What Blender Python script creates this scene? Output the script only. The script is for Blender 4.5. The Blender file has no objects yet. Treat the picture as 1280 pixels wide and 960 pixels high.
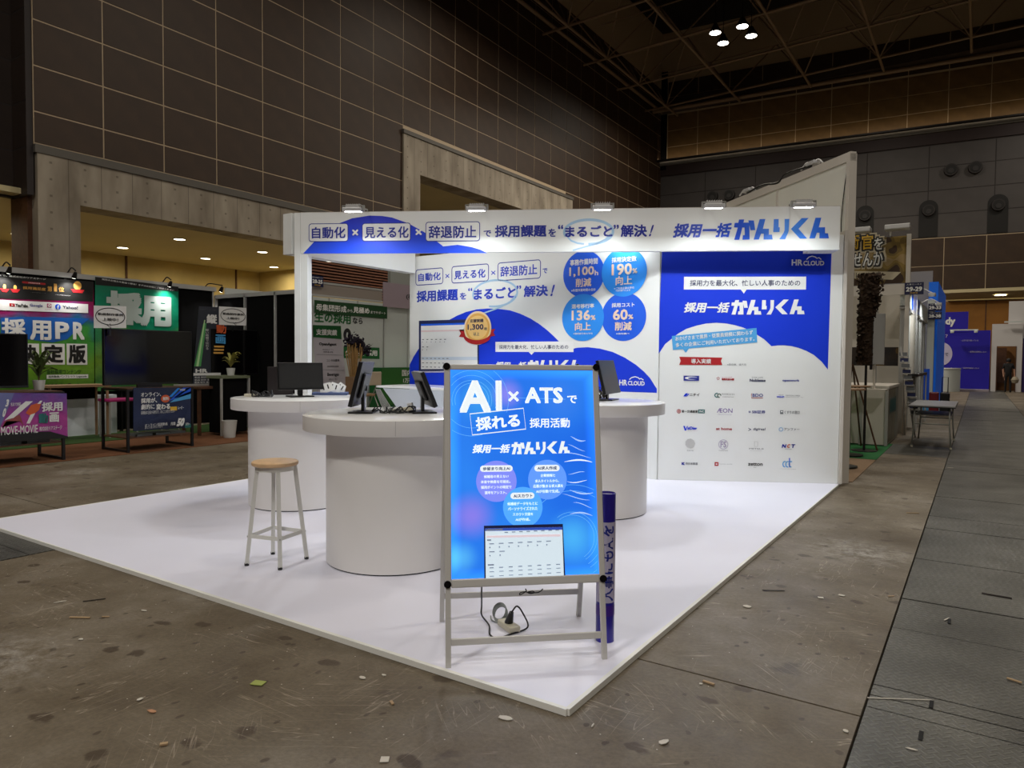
import bpy, bmesh, math, random
from mathutils import Matrix, Vector
from mathutils.geometry import tessellate_polygon
random.seed(7)
SC = bpy.context.scene
COL = SC.collection
# ---------------------------------------------------------------- camera
CAM_LOC=(1.4059, -2.5695, 1.5);CAM_R=(0.83401, 0.551681, 0.008622);CAM_U=(-0.027115, 0.025373, 0.99931);CAM_F=(-0.551082, 0.833669, -0.03612);FPX=883.464
cam_data = bpy.data.cameras.new('camera'); cam = bpy.data.objects.new('camera', cam_data); COL.objects.link(cam)
cam_data.sensor_width = 36; cam_data.lens = FPX / 1280 * 36; cam_data.clip_end = 300; cam_data.clip_start = .05
R_, U_, F_ = Vector(CAM_R), Vector(CAM_U), Vector(CAM_F)
cam.matrix_world = Matrix(((R_.x, U_.x, -F_.x, CAM_LOC[0]), (R_.y, U_.y, -F_.y, CAM_LOC[1]), (R_.z, U_.z, -F_.z, CAM_LOC[2]), (0, 0, 0, 1)))
SC.camera = cam
# ---------------------------------------------------------------- world, light, exposure
W = bpy.data.worlds.new('hall_air'); SC.world = W; W.use_nodes = True
W.node_tree.nodes['Background'].inputs[0].default_value = (.8, .82, .9, 1)
W.node_tree.nodes['Background'].inputs[1].default_value = .012
SC.view_settings.view_transform = 'Standard'; SC.view_settings.look = 'None'
SC.view_settings.exposure = 0; SC.view_settings.gamma = 1; SC.view_settings.use_curve_mapping = False
SC.cycles.max_bounces = 6; SC.cycles.sample_clamp_indirect = 6
def area(name, loc, size, power, color=(1, 1, 1), direction=(0, 0, -1), sy=None, spread=180, parent=None):
    l = bpy.data.lights.new(name, 'AREA'); l.energy = power; l.color = color; l.size = size
    l.shape = 'RECTANGLE' if sy else 'DISK'
    if sy: l.size_y = sy
    l.spread = math.radians(spread)
    o = bpy.data.objects.new(name, l); COL.objects.link(o)
    o.rotation_mode = 'QUATERNION'
    o.rotation_quaternion = Vector(direction).to_track_quat('-Z', 'Y'); o.location = loc
    return o
HALL_P = 520; FLOOD_P = 18; INNER_P = 13
for k, (x, y) in enumerate([(-9.5, 14), (.5, 14), (6, 4), (8, -10), (-3, -10.5), (-12, -2), (-14, 24), (2, 34), (12, 40), (-4, 44), (6, 47), (-14, 42)]):  # unseen lamps; lower pair added to fill front faces, far ones the rear walls
    area('hall_light', (x, y, 14 if k in (3, 4) else 18), 1.6, HALL_P * (1.9 if k in (3, 4) else 1 if k < 6 else .6), (1, .95, .88) if k in (3, 4) else (1, .9, .76), spread=179)
# ---------------------------------------------------------------- helpers
def lin(c):
    c = c / 255
    return c / 12.92 if c <= .04045 else ((c + .055) / 1.055) ** 2.4
def rgb(r, g, b): return (lin(r), lin(g), lin(b), 1)
MATS = {}
def mat(name, col, rough=.6, metal=0, emit=0, ecol=None, noise=0, nscale=8, bump=0, bscale=40, spec=.5, coat=0, trans=0):
    if name in MATS: return MATS[name]
    m = bpy.data.materials.new(name); m.use_nodes = True; nt = m.node_tree; b = nt.nodes['Principled BSDF']
    b.inputs['Base Color'].default_value = col; b.inputs['Roughness'].default_value = rough; b.inputs['Metallic'].default_value = metal
    b.inputs['Specular IOR Level'].default_value = spec; b.inputs['Coat Weight'].default_value = coat
    if trans: b.inputs['Transmission Weight'].default_value = trans
    if emit:
        b.inputs['Emission Color'].default_value = ecol or col; b.inputs['Emission Strength'].default_value = emit
    tc = nt.nodes.new('ShaderNodeTexCoord')
    if noise:
        n = nt.nodes.new('ShaderNodeTexNoise'); n.inputs['Scale'].default_value = nscale; n.inputs['Detail'].default_value = 6
        nt.links.new(tc.outputs['Object'], n.inputs['Vector'])
        r = nt.nodes.new('ShaderNodeMapRange'); r.inputs[1].default_value = .3; r.inputs[2].default_value = .7
        r.inputs[3].default_value = 1 - noise; r.inputs[4].default_value = 1 + noise
        nt.links.new(n.outputs[0], r.inputs[0])
        mx = nt.nodes.new('ShaderNodeVectorMath'); mx.operation = 'SCALE'; mx.inputs[0].default_value = col[:3]
        nt.links.new(r.outputs[0], mx.inputs['Scale']); nt.links.new(mx.outputs[0], b.inputs['Base Color'])
    if bump:
        n2 = nt.nodes.new('ShaderNodeTexNoise'); n2.inputs['Scale'].default_value = bscale; n2.inputs['Detail'].default_value = 5
        nt.links.new(tc.outputs['Object'], n2.inputs['Vector'])
        bp = nt.nodes.new('ShaderNodeBump'); bp.inputs['Strength'].default_value = bump; bp.inputs['Distance'].default_value = .02
        nt.links.new(n2.outputs[0], bp.inputs['Height']); nt.links.new(bp.outputs[0], b.inputs['Normal'])
    MATS[name] = m; return m
def nodes_of(m):
    nt = m.node_tree; return nt, nt.nodes['Principled BSDF']
def node(nt, t, **kw):
    n = nt.nodes.new(t)
    for k, v in kw.items():
        if k[0] == 'i' and k[1:].isdigit(): n.inputs[int(k[1:])].default_value = v
        else: setattr(n, k, v)
    return n
def ramp(nt, fac, stops):
    n = nt.nodes.new('ShaderNodeValToRGB'); e = n.color_ramp.elements
    e[0].position, e[0].color = stops[0]; e[1].position, e[1].color = stops[-1]
    for p, c in stops[1:-1]:
        q = e.new(p); q.color = c
    nt.links.new(fac, n.inputs[0]); return n
class B:
    """collects geometry in world or local coordinates, links it as ONE mesh object"""
    def __init__(s): s.v = []; s.f = []; s.sm = []
    def add(s, vs, fs, smooth=False):
        o = len(s.v); s.v += [tuple(v) for v in vs]; s.f += [tuple(i + o for i in f) for f in fs]; s.sm += [smooth] * len(fs); return s
    def box(s, a, b, M=None):
        x0, y0, z0 = a; x1, y1, z1 = b
        vs = [Vector(p) for p in [(x0,y0,z0),(x1,y0,z0),(x1,y1,z0),(x0,y1,z0),(x0,y0,z1),(x1,y0,z1),(x1,y1,z1),(x0,y1,z1)]]
        if M: vs = [M @ v for v in vs]
        return s.add(vs, [(0,3,2,1),(4,5,6,7),(0,1,5,4),(1,2,6,5),(2,3,7,6),(3,0,4,7)])
    def bbox(s, a, b, r=.005, M=None):
        x0, y0, z0 = a; x1, y1, z1 = b
        bm = bmesh.new(); bmesh.ops.create_cube(bm, size=1)
        for v in bm.verts: v.co = Vector((x0 + (v.co.x + .5) * (x1 - x0), y0 + (v.co.y + .5) * (y1 - y0), z0 + (v.co.z + .5) * (z1 - z0)))
        bmesh.ops.bevel(bm, geom=bm.edges[:], offset=r, segments=2, affect='EDGES', profile=.5)
        vs = [(M @ v.co) if M else v.co.copy() for v in bm.verts]; fs = [[v.index for v in f.verts] for f in bm.faces]; bm.free()
        return s.add(vs, fs)
    def beam(s, p, q, w, d=None, up=(0, 0, 1)):
        p, q = Vector(p), Vector(q); a = (q - p); L = a.length; a.normalize(); up = Vector(up)
        if abs(a.dot(up)) > .98: up = Vector((1, 0, 0))
        x = a.cross(up).normalized(); y = x.cross(a); d = d or w
        M = Matrix(((x.x, y.x, a.x, p.x), (x.y, y.y, a.y, p.y), (x.z, y.z, a.z, p.z), (0, 0, 0, 1)))
        return s.box((-w/2, -d/2, 0), (w/2, d/2, L), M)
    def cyl(s, p, q, r, r2=None, n=16, cap=True):
        p, q = Vector(p), Vector(q); a = (q - p).normalized(); r2 = r if r2 is None else r2
        x = a.orthogonal().normalized(); y = a.cross(x); vs = []
        for k in range(n):
            t = 2 * math.pi * k / n; d = x * math.cos(t) + y * math.sin(t); vs += [p + d * r, q + d * r2]
        fs = [(2*k, 2*((k+1) % n), 2*((k+1) % n)+1, 2*k+1) for k in range(n)]
        s.add(vs, fs, True)
        if cap:
            s.add([vs[2*k] for k in range(n)], [tuple(range(n))[::-1]]); s.add([vs[2*k+1] for k in range(n)], [tuple(range(n))])
        return s
    def lathe(s, c, prof, n=48):
        vs = []
        runs = [[prof[0], prof[1]]]
        for i in range(2, len(prof)):
            (ax, ay), (bx, by), (cx, cy) = prof[i-2], prof[i-1], prof[i]
            a1, a2 = math.atan2(by-ay, bx-ax), math.atan2(cy-by, cx-bx); d = abs((a2-a1+math.pi) % (2*math.pi) - math.pi)
            if d > .7: runs.append([prof[i-1], prof[i]])
            else: runs[-1].append(prof[i])
        for run in runs:
            vs = [(c[0] + r*math.cos(2*math.pi*k/n), c[1] + r*math.sin(2*math.pi*k/n), c[2] + z) for r, z in run for k in range(n)]
            s.add(vs, [(i*n+k, i*n+(k+1) % n, (i+1)*n+(k+1) % n, (i+1)*n+k) for i in range(len(run)-1) for k in range(n)], True)
        return s
    def tube(s, pts, r, n=8, cat=True):
        P = [Vector(p) for p in pts]
        if cat and len(P) > 2:
            Q = [P[0] * 2 - P[1]] + P + [P[-1] * 2 - P[-2]]; out = []
            for i in range(1, len(Q) - 2):
                for k in range(6):
                    t = k / 6; a, b, c, d = Q[i-1:i+3]
                    out.append(.5 * ((2*b) + (c - a) * t + (2*a - 5*b + 4*c - d) * t*t + (3*b - a - 3*c + d) * t**3))
            P = out + [P[-1]]
        vs = []; x = None
        for i, p in enumerate(P):
            a = (P[min(i+1, len(P)-1)] - P[max(i-1, 0)]).normalized()
            x = a.orthogonal().normalized() if x is None else (x - a * x.dot(a)).normalized()
            y = a.cross(x)
            for k in range(n):
                t = 2*math.pi*k/n; vs.append(p + (x*math.cos(t) + y*math.sin(t)) * r)
        fs = [(i*n+k, i*n+(k+1) % n, (i+1)*n+(k+1) % n, (i+1)*n+k) for i in range(len(P)-1) for k in range(n)]
        fs += [tuple(range(n))[::-1], tuple((len(P)-1)*n+k for k in range(n))]
        return s.add(vs, fs, True)
    def prism(s, pts, z0, z1, M=None):
        tri = tessellate_polygon([[Vector((p[0], p[1], 0)) for p in pts]]); n = len(pts)
        vs = [Vector((p[0], p[1], z0)) for p in pts] + [Vector((p[0], p[1], z1)) for p in pts]
        if M: vs = [M @ v for v in vs]
        ar = sum(pts[i][0]*pts[(i+1) % n][1] - pts[(i+1) % n][0]*pts[i][1] for i in range(n))
        fs = []
        for t in tri:
            a, b, c = t
            o = (pts[b][0]-pts[a][0])*(pts[c][1]-pts[a][1]) - (pts[c][0]-pts[a][0])*(pts[b][1]-pts[a][1])
            if o < 0: a, c = c, a
            fs += [(a + n, b + n, c + n), (c, b, a)]
        for i in range(n):
            j = (i + 1) % n
            fs.append((i, j, j + n, i + n) if ar > 0 else (j, i, i + n, j + n))
        return s.add(vs, fs)
    def mesh(s, name, m, off=(0, 0, 0)):
        me = bpy.data.meshes.new(name); o = Vector(off)
        me.from_pydata([tuple(Vector(v) - o) for v in s.v], [], s.f); me.materials.append(m)
        me.polygons.foreach_set('use_smooth', s.sm); me.update(); return me
WM = {}
def link(name, data, parent=None, M=None):
    """M = world matrix of the object"""
    o = bpy.data.objects.new(name, data); COL.objects.link(o); M = M or Matrix()
    o.parent = parent
    o.matrix_basis = (WM[parent.name].inverted() @ M) if parent else M
    WM[o.name] = M; return o
def tag(o, label, cat, group=None, kind=None):
    o['label'] = label
    if cat: o['category'] = cat
    if group: o['group'] = group
    if kind: o['kind'] = kind
    return o
def struct(o): o['kind'] = 'structure'; return o
def thing(name, loc, label, cat, group=None):
    return tag(link(name, None, None, Matrix.Translation(Vector(loc))), label, cat, group)
def part(name, b, m, parent, label=None):
    """b in world coordinates; the object's origin is its parent's"""
    M = WM[parent.name]
    if M.to_3x3() == Matrix.Identity(3):
        o = link(name, b.mesh(name, m, M.translation), parent, M)
    else:
        inv = M.inverted(); b.v = [tuple(inv @ Vector(v)) for v in b.v]; o = link(name, b.mesh(name, m), parent, M)
    if label: o['label'] = label
    return o
def lpart(name, b, m, parent, label=None):
    """b in the parent's own (u, v, n) coordinates"""
    o = link(name, b.mesh(name, m), parent, WM[parent.name])
    if label: o['label'] = label
    return o
def single(name, b, m, loc, label, cat, group=None):
    return tag(link(name, b.mesh(name, m, loc), None, Matrix.Translation(Vector(loc))), label, cat, group)
def dup(root, M, label=None):
    r = root.copy(); COL.objects.link(r); r.matrix_basis = M; WM[r.name] = M
    if label: r['label'] = label
    for ch in [c for c in COL.objects if c.parent == root]:
        c = ch.copy(); COL.objects.link(c); c.parent = r
        for g in [g for g in COL.objects if g.parent == ch]:
            d = g.copy(); COL.objects.link(d); d.parent = c
    return r
def frame(F):
    O, U, V = [Vector(x) for x in F]; N = U.cross(V)
    return Matrix(((U.x, V.x, N.x, O.x), (U.y, V.y, N.y, O.y), (U.z, V.z, N.z, O.z), (0, 0, 0, 1)))
FR_H=((-5.607, 3.307, 0.0),(0.8858, 0.46407, 0.0),(0.0, 0.0, 1.0))
FR_W=((-1.85, 5.617, 0.0),(0.87923, 0.47639, 0.0),(0.0, 0.0, 1.0))
FR_P=((-5.88, 5.6, 0.0),(1.0, 0.0, 0.0),(0.0, 0.0, 1.0))
FR_S=((-0.659, 0.013, 0.03),(0.74409, 0.66808, 0.0),(-0.11601, 0.12921, 0.98481))
FR_XA=((-12.45, 0.0, 0.0),(0.0, 1.0, 0.0),(0.0, 0.0, 1.0))
FR_XB=((-9.4, 0.0, 0.0),(0.0, 1.0, 0.0),(0.0, 0.0, 1.0))
FR_XC=((-9.5, 0.0, 0.0),(0.0, 1.0, 0.0),(0.0, 0.0, 1.0))
FR_XD=((-11.0, 0.0, 0.0),(0.0, 1.0, 0.0),(0.0, 0.0, 1.0))
FR_XG=((-11.0, 0.0, 0.0),(0.0, 1.0, 0.0),(0.0, 0.0, 1.0))
FR_XE=((-9.9, 0.0, 0.0),(0.0, 1.0, 0.0),(0.0, 0.0, 1.0))
FR_F=((0.0, 14.0, 0.0),(1.0, 0.0, 0.0),(0.0, 0.0, 1.0))
FR_YR=((0.0, 42.0, 0.0),(1.0, 0.0, 0.0),(0.0, 0.0, 1.0))
# flat print on a sheet: text, polygons, strokes in the sheet's (u, v) plane
LAY = .0016
TXT = {}
def text_geo(s, bold):
    k = (s, bold)
    if k in TXT: return TXT[k]
    c = bpy.data.curves.new('t', 'FONT'); c.body = s; c.resolution_u = 2
    o = bpy.data.objects.new('t', c); COL.objects.link(o)
    me = bpy.data.meshes.new_from_object(o.evaluated_get(bpy.context.evaluated_depsgraph_get()))
    bpy.data.objects.remove(o)
    vs = [tuple(v.co) for v in me.vertices]; fs = [tuple(p.vertices) for p in me.polygons]; bpy.data.meshes.remove(me)
    if bold:
        V, Fc = [], []
        dirs = [(-bold, -bold), (bold, -bold), (-bold, bold), (bold, bold)]
        if bold > .026: dirs = dirs + [(0, 0), (-bold, 0), (bold, 0), (0, -bold), (0, bold)]
        for k, (dx, dy) in enumerate(dirs):
            o = len(V); V += [(x+dx, y+dy, k*4/len(dirs)) for x, y, z in vs]; Fc += [tuple(i+o for i in f) for f in fs]
        vs, fs = V, Fc
    xs = [v[0] for v in vs]; ys = [v[1] for v in vs]
    TXT[k] = (vs, fs, min(xs), max(xs), min(ys), max(ys)); return TXT[k]
def txt(par, s, box, m, layer=2, bold=.02, shear=0, rot=0, name='lettering', vertical=False, lay=None):
    (u0, v0), (u1, v1) = box; v0, v1 = min(v0, v1), max(v0, v1)
    if vertical: s = '\n'.join(s)
    vs, fs, a0, a1, b0, b1 = text_geo(s, bold)
    cu, cv = (u0+u1)/2, (v0+v1)/2; ca, sa = math.cos(math.radians(rot)), math.sin(math.radians(rot))
    z = layer * (lay or LAY); dz = (lay or LAY) * .22; out = []
    for x, y, q in vs:
        fx = (x-a0)/(a1-a0) - .5; fy = (y-b0)/(b1-b0) - .5
        X = fx * (u1-u0 - shear*(v1-v0)) + shear*(v1-v0)*fy; Y = fy*(v1-v0)
        out.append((cu + X*ca - Y*sa, cv + X*sa + Y*ca, z + q*dz))
    b = B(); b.add(out, fs); return lpart(name, b, m, par)
def poly(par, pts, m, layer=1, name='printed_shape', lay=None):
    t = tessellate_polygon([[Vector((p[0], p[1], 0)) for p in pts]]); b = B(); z = layer * (lay or LAY); fs = []
    for a, bb, c in t:
        o = (pts[bb][0]-pts[a][0])*(pts[c][1]-pts[a][1]) - (pts[c][0]-pts[a][0])*(pts[bb][1]-pts[a][1])
        fs.append((a, bb, c) if o > 0 else (c, bb, a))
    b.add([(p[0], p[1], z) for p in pts], fs); return lpart(name, b, m, par)
def rectpts(box):
    (u0, v0), (u1, v1) = box; return [(u0, v0), (u1, v0), (u1, v1), (u0, v1)]
def rrpts(box, r, n=5):
    (u0, v0), (u1, v1) = box; u0, u1 = min(u0, u1), max(u0, u1); v0, v1 = min(v0, v1), max(v0, v1); out = []
    for cx, cy, a in [(u1-r, v1-r, 0), (u0+r, v1-r, 90), (u0+r, v0+r, 180), (u1-r, v0+r, 270)]:
        for k in range(n+1):
            t = math.radians(a + 90*k/n); out.append((cx + r*math.cos(t), cy + r*math.sin(t)))
    return out
def rect(par, box, m, layer=1, name='printed_shape', lay=None): return poly(par, rectpts(box), m, layer, name, lay)
def ell(box, n=48, a0=0, a1=360):
    (u0, v0), (u1, v1) = box; return [((u0+u1)/2 + (u1-u0)/2*math.cos(math.radians(a0+(a1-a0)*k/n)), (v0+v1)/2 + abs(v1-v0)/2*math.sin(math.radians(a0+(a1-a0)*k/n))) for k in range(n)]
def stroke(par, pts, w, m, layer=2, closed=False, name='printed_line', lay=None):
    n = len(pts); b = B(); z = layer*(lay or LAY); vs = []
    for i in range(n):
        p = pts[(i-1) % n] if (closed or i) else pts[i]; q = pts[(i+1) % n] if (closed or i < n-1) else pts[i]
        dx, dy = q[0]-p[0], q[1]-p[1]; L = math.hypot(dx, dy) or 1; nx, ny = -dy/L*w/2, dx/L*w/2
        vs += [(pts[i][0]-nx, pts[i][1]-ny, z), (pts[i][0]+nx, pts[i][1]+ny, z)]
    fs = [(2*i, 2*((i+1) % n), 2*((i+1) % n)+1, 2*i+1) for i in range(n if closed else n-1)]
    b.add(vs, fs); return lpart(name, b, m, par)
def pill(par, box, m, layer=2, r=None):
    h = abs(box[0][1]-box[1][1]); return poly(par, rrpts(box, r or h*.499), m, layer)
# the block-letter product mark: four characters and five blocky kana
KANA = [[(1030,105),(1105,105),(1095,148),(1180,148),(1190,378),(1085,380),(1090,320),(1118,318),(1112,215),(1080,215),(1040,380),(965,380),(1015,215),(958,212),(968,150),(1020,150)],
 [(1165,118),(1245,120),(1268,250),(1200,252)],
 [(1328.6,103),(1411.6,103),(1378.6,235),(1465.6,235),(1465.6,315),(1511.6,315),(1523.6,380),(1391.6,380),(1391.6,300),(1353.6,300),(1323.6,380),(1248.6,380)],
 [(1533.6,105),(1603.6,105),(1603.6,215),(1621.6,218),(1619.6,280),(1528.6,280)],
 [(1688.6,105),(1755.6,105),(1751.6,265),(1743.6,290),(1703.6,378),(1618.6,378),(1678.6,290),(1691.6,255)],
 [(1933.6,95),(2031.6,95),(1891.6,240),(2015.6,372),(1913.6,372),(1781.6,240)],
 [(2128.6,93),(2211.6,93),(2178.6,222),(2268.6,222),(2268.6,302),(2311.6,304),(2325.6,370),(2191.6,370),(2191.6,295),(2153.6,295),(2128.6,370),(2048.6,370)]]
def mark(par, box, m, layer=3):
    (u0, v0), (u1, v1) = box; v0, v1 = max(v0, v1), min(v0, v1)
    f = lambda x, y: (u0 + (x-55)/2271*(u1-u0), v0 + (y-93)/287*(v1-v0))
    txt(par, '採用一括', [f(55, 345), f(940, 150)], m, layer, bold=.036, shear=.22)
    for k in KANA: poly(par, [f(*p) for p in k], m, layer, 'lettering')
# ---------------------------------------------------------------- materials
white = mat('white_panel', rgb(232, 234, 232), .55, spec=.3, noise=.015, nscale=2)
offwhite = mat('offwhite_panel', rgb(212, 206, 196), .55, noise=.03, nscale=1.5)
alu = mat('aluminium', rgb(182, 182, 180), .4, .2)
grey_metal = mat('painted_grey_metal', rgb(214, 214, 208), .45)
darkmetal = mat('dark_metal', rgb(36, 33, 34), .45, .4)
black = mat('black_plastic', rgb(18, 18, 20), .35)
blackcloth = mat('black_panel', rgb(6, 6, 7), .85, spec=.15)
screenm = mat('dark_screen', rgb(10, 9, 12), .1, spec=.4)
screengrey = mat('matte_screen', rgb(44, 44, 44), .4)
cable = mat('black_cable', rgb(16, 16, 20), .5)
greycable = mat('grey_cable', rgb(128, 134, 134), .5)
whitecable = mat('white_cable', rgb(205, 205, 205), .5)
cream = mat('cream_plastic', rgb(205, 200, 180), .45)
chrome = mat('steel', rgb(170, 170, 165), .35, .4)
lampglass = mat('lamp_glass', rgb(255, 255, 250), .3, emit=22, ecol=(1, 1, .97, 1))
lampbody = mat('lamp_body', rgb(205, 205, 205), .4, .2)
wood = mat('pale_wood', rgb(206, 172, 132), .5, noise=.1, nscale=20)
brownwood = mat('brown_wood', rgb(88, 56, 36), .6, noise=.2, nscale=12)
tanwood = mat('tan_wood', rgb(150, 120, 90), .6, noise=.1, nscale=10)
potwhite = mat('white_pot', rgb(200, 200, 196), .5)
leafm = mat('leaf_green', rgb(74, 92, 44), .6, noise=.3, nscale=30)
leafy = mat('leaf_yellow_green', rgb(140, 136, 62), .6, noise=.25, nscale=30)
pblue = mat('print_royal_blue', rgb(16, 56, 214), .6, spec=.3)
pnavy = mat('print_navy', rgb(28, 44, 150), .5)
pwhite = mat('print_white', rgb(236, 237, 236), .6, spec=.3)
plight = mat('print_light_blue', rgb(80, 165, 225), .5)
ppale = mat('print_pale_blue', rgb(165, 200, 228), .5)
pcyan = mat('print_sky_blue', rgb(36, 140, 238), .5)
pmid = mat('print_mid_blue', rgb(22, 92, 226), .5)
pdark = mat('print_dark_text', rgb(36, 44, 90), .5)
pgrey = mat('print_grey_text', rgb(110, 114, 118), .5)
pblack = mat('print_black', rgb(22, 22, 22), .5)
pred = mat('print_red', rgb(176, 32, 38), .5)
pgold = mat('print_gold', rgb(232, 176, 88), .45)
pchamp = mat('print_champagne', rgb(236, 212, 192), .45)
pgreen = mat('print_green', rgb(10, 96, 40), .55)
pdgreen = mat('print_dark_green', rgb(12, 66, 24), .55)
pteal = mat('print_teal', rgb(40, 110, 110), .5)
ppurple = mat('print_purple', rgb(120, 90, 170), .5)
pmag = mat('print_magenta', rgb(170, 30, 110), .5)
porange = mat('print_orange', rgb(214, 96, 52), .5)
pyellow = mat('print_yellow', rgb(225, 180, 50), .5)
plav = mat('print_lavender', rgb(196, 190, 218), .5)
# gradient inks
def gradient(name, axis, lo, hi, stops, rough=.5, emit=0):
    m = mat(name, (.5, .5, .5, 1), rough); nt, b = nodes_of(m)
    tc = node(nt, 'ShaderNodeTexCoord'); sp = node(nt, 'ShaderNodeSeparateXYZ'); nt.links.new(tc.outputs['Object'], sp.inputs[0])
    mr = node(nt, 'ShaderNodeMapRange'); mr.inputs[1].default_value = lo; mr.inputs[2].default_value = hi
    nt.links.new(sp.outputs[axis], mr.inputs[0]); r = ramp(nt, mr.outputs[0], stops)
    nt.links.new(r.outputs[0], b.inputs['Base Color'])
    if emit: nt.links.new(r.outputs[0], b.inputs['Emission Color']); b.inputs['Emission Strength'].default_value = emit
    return m
pcloud = gradient('print_header_cloud', 1, 2.77, 3.25, [(0, rgb(30, 80, 236)), (1, rgb(16, 30, 190))])
pmark = gradient('print_mark_gradient', 0, 4.4, 6.3, [(0, rgb(40, 60, 170)), (.45, rgb(24, 80, 215)), (.75, rgb(60, 140, 240)), (1, rgb(20, 84, 225))])
# ---------------------------------------------------------------- floor
def concrete_floor():
    m = mat('concrete_floor', rgb(118, 106, 90), .62); nt, b = nodes_of(m); L = nt.links
    tc = node(nt, 'ShaderNodeNewGeometry')
    def nz(scale, det=6, rough=.6, st=(1, 1, 1), off=(0, 0, 0)):
        mp = node(nt, 'ShaderNodeMapping'); mp.inputs['Scale'].default_value = st; mp.inputs['Location'].default_value = off
        L.new(tc.outputs['Position'], mp.inputs[0]); n = node(nt, 'ShaderNodeTexNoise')
        n.inputs['Scale'].default_value = scale; n.inputs['Detail'].default_value = det; n.inputs['Roughness'].default_value = rough
        L.new(mp.outputs[0], n.inputs['Vector']); return n.outputs[0]
    base = ramp(nt, nz(.9, 8, .65), [(.32, rgb(78, 66, 49)), (.5, rgb(101, 90, 73)), (.68, rgb(124, 115, 101))])
    def mixc(a, c, fac, mode='MIX'):
        x = node(nt, 'ShaderNodeMix', data_type='RGBA', blend_type=mode); L.new(fac, x.inputs[0]); L.new(a, x.inputs[6])
        if isinstance(c, tuple): x.inputs[7].default_value = c
        else: L.new(c, x.inputs[7])
        return x.outputs[2]
    fine = ramp(nt, nz(45, 4, .7), [(.3, (.78, .78, .78, 1)), (.7, (1.15, 1.15, 1.15, 1))])
    one = node(nt, 'ShaderNodeValue'); one.outputs[0].default_value = 1
    c = mixc(base.outputs[0], fine.outputs[0], one.outputs[0], 'MULTIPLY')
    blot = ramp(nt, nz(3.2, 3, .55, off=(3, 1, 0)), [(.66, (0, 0, 0, 1)), (.72, (.75, .75, .75, 1))]); c = mixc(c, rgb(66, 54, 40), blot.outputs[0])
    dust = ramp(nt, nz(1.1, 9, .8, off=(8, 4, 0)), [(.6, (0, 0, 0, 1)), (.78, (.5, .5, .5, 1))]); c = mixc(c, rgb(168, 160, 148), dust.outputs[0])
    def cells(scale, rad, keep, col, cc, st=(1, 1, 1), warp=.12, soft=.35, k=.8):
        n = node(nt, 'ShaderNodeTexNoise'); n.inputs['Scale'].default_value = 9; n.inputs['Detail'].default_value = 3; L.new(tc.outputs['Position'], n.inputs['Vector'])
        sv = node(nt, 'ShaderNodeVectorMath', operation='MULTIPLY_ADD'); L.new(n.outputs['Color'], sv.inputs[0]); sv.inputs[1].default_value = (warp, warp, 0); L.new(tc.outputs['Position'], sv.inputs[2])
        mp = node(nt, 'ShaderNodeMapping'); mp.inputs['Scale'].default_value = st; mp.inputs['Rotation'].default_value = (0, 0, .6); L.new(sv.outputs[0], mp.inputs[0])
        v = node(nt, 'ShaderNodeTexVoronoi', voronoi_dimensions='2D'); v.inputs['Scale'].default_value = scale; L.new(mp.outputs[0], v.inputs['Vector'])
        mr = node(nt, 'ShaderNodeMapRange'); mr.inputs[1].default_value = rad*(1-soft); mr.inputs[2].default_value = rad; mr.inputs[3].default_value = k; mr.inputs[4].default_value = 0; L.new(v.outputs['Distance'], mr.inputs[0])
        sp = node(nt, 'ShaderNodeSeparateColor'); L.new(v.outputs['Color'], sp.inputs[0]); gt = node(nt, 'ShaderNodeMath', operation='GREATER_THAN'); L.new(sp.outputs[0], gt.inputs[0]); gt.inputs[1].default_value = keep
        mu = node(nt, 'ShaderNodeMath', operation='MULTIPLY'); L.new(mr.outputs[0], mu.inputs[0]); L.new(gt.outputs[0], mu.inputs[1]); return mixc(cc, col, mu.outputs[0])
    c = cells(2.6, .14, .62, rgb(58, 44, 28), c, (1, 1.5, 1))
    c = cells(6, .12, .78, rgb(60, 48, 34), c, (1.4, 1, 1), .05)
    # scratches: thin stretched noise
    for st, off, rot in (((.5, 9, 1), (0, 0, 0), 0), ((7, .7, 1), (4, 2, 0), 0), ((.6, 8, 1), (1, 5, 0), .7), ((.5, 7, 1), (6, 3, 0), -.6)):
        mp = node(nt, 'ShaderNodeMapping'); mp.inputs['Scale'].default_value = st; mp.inputs['Location'].default_value = off
        vr = node(nt, 'ShaderNodeVectorRotate', rotation_type='Z_AXIS'); vr.inputs['Angle'].default_value = rot; L.new(tc.outputs['Position'], vr.inputs['Vector']); L.new(vr.outputs[0], mp.inputs[0])
        n = node(nt, 'ShaderNodeTexNoise'); n.inputs['Scale'].default_value = 2.2; n.inputs['Detail'].default_value = 2; n.inputs['Roughness'].default_value = .4; L.new(mp.outputs[0], n.inputs['Vector'])
        s = ramp(nt, n.outputs[0], [(.494, (0, 0, 0, 1)), (.5, (.6, .6, .6, 1)), (.506, (0, 0, 0, 1))])
        msk = ramp(nt, nz(1.3, 3, .6, off=(off[1]+rot*9, 7, 0)), [(.52, (0, 0, 0, 1)), (.6, (1, 1, 1, 1))])
        mu = node(nt, 'ShaderNodeMath', operation='MULTIPLY'); L.new(s.outputs[0], mu.inputs[0]); L.new(msk.outputs[0], mu.inputs[1])
        c = mixc(c, rgb(168, 156, 138), mu.outputs[0])
    c = cells(11, .04, .88, rgb(206, 200, 188), c, (1, 1, 1), .02)
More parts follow.
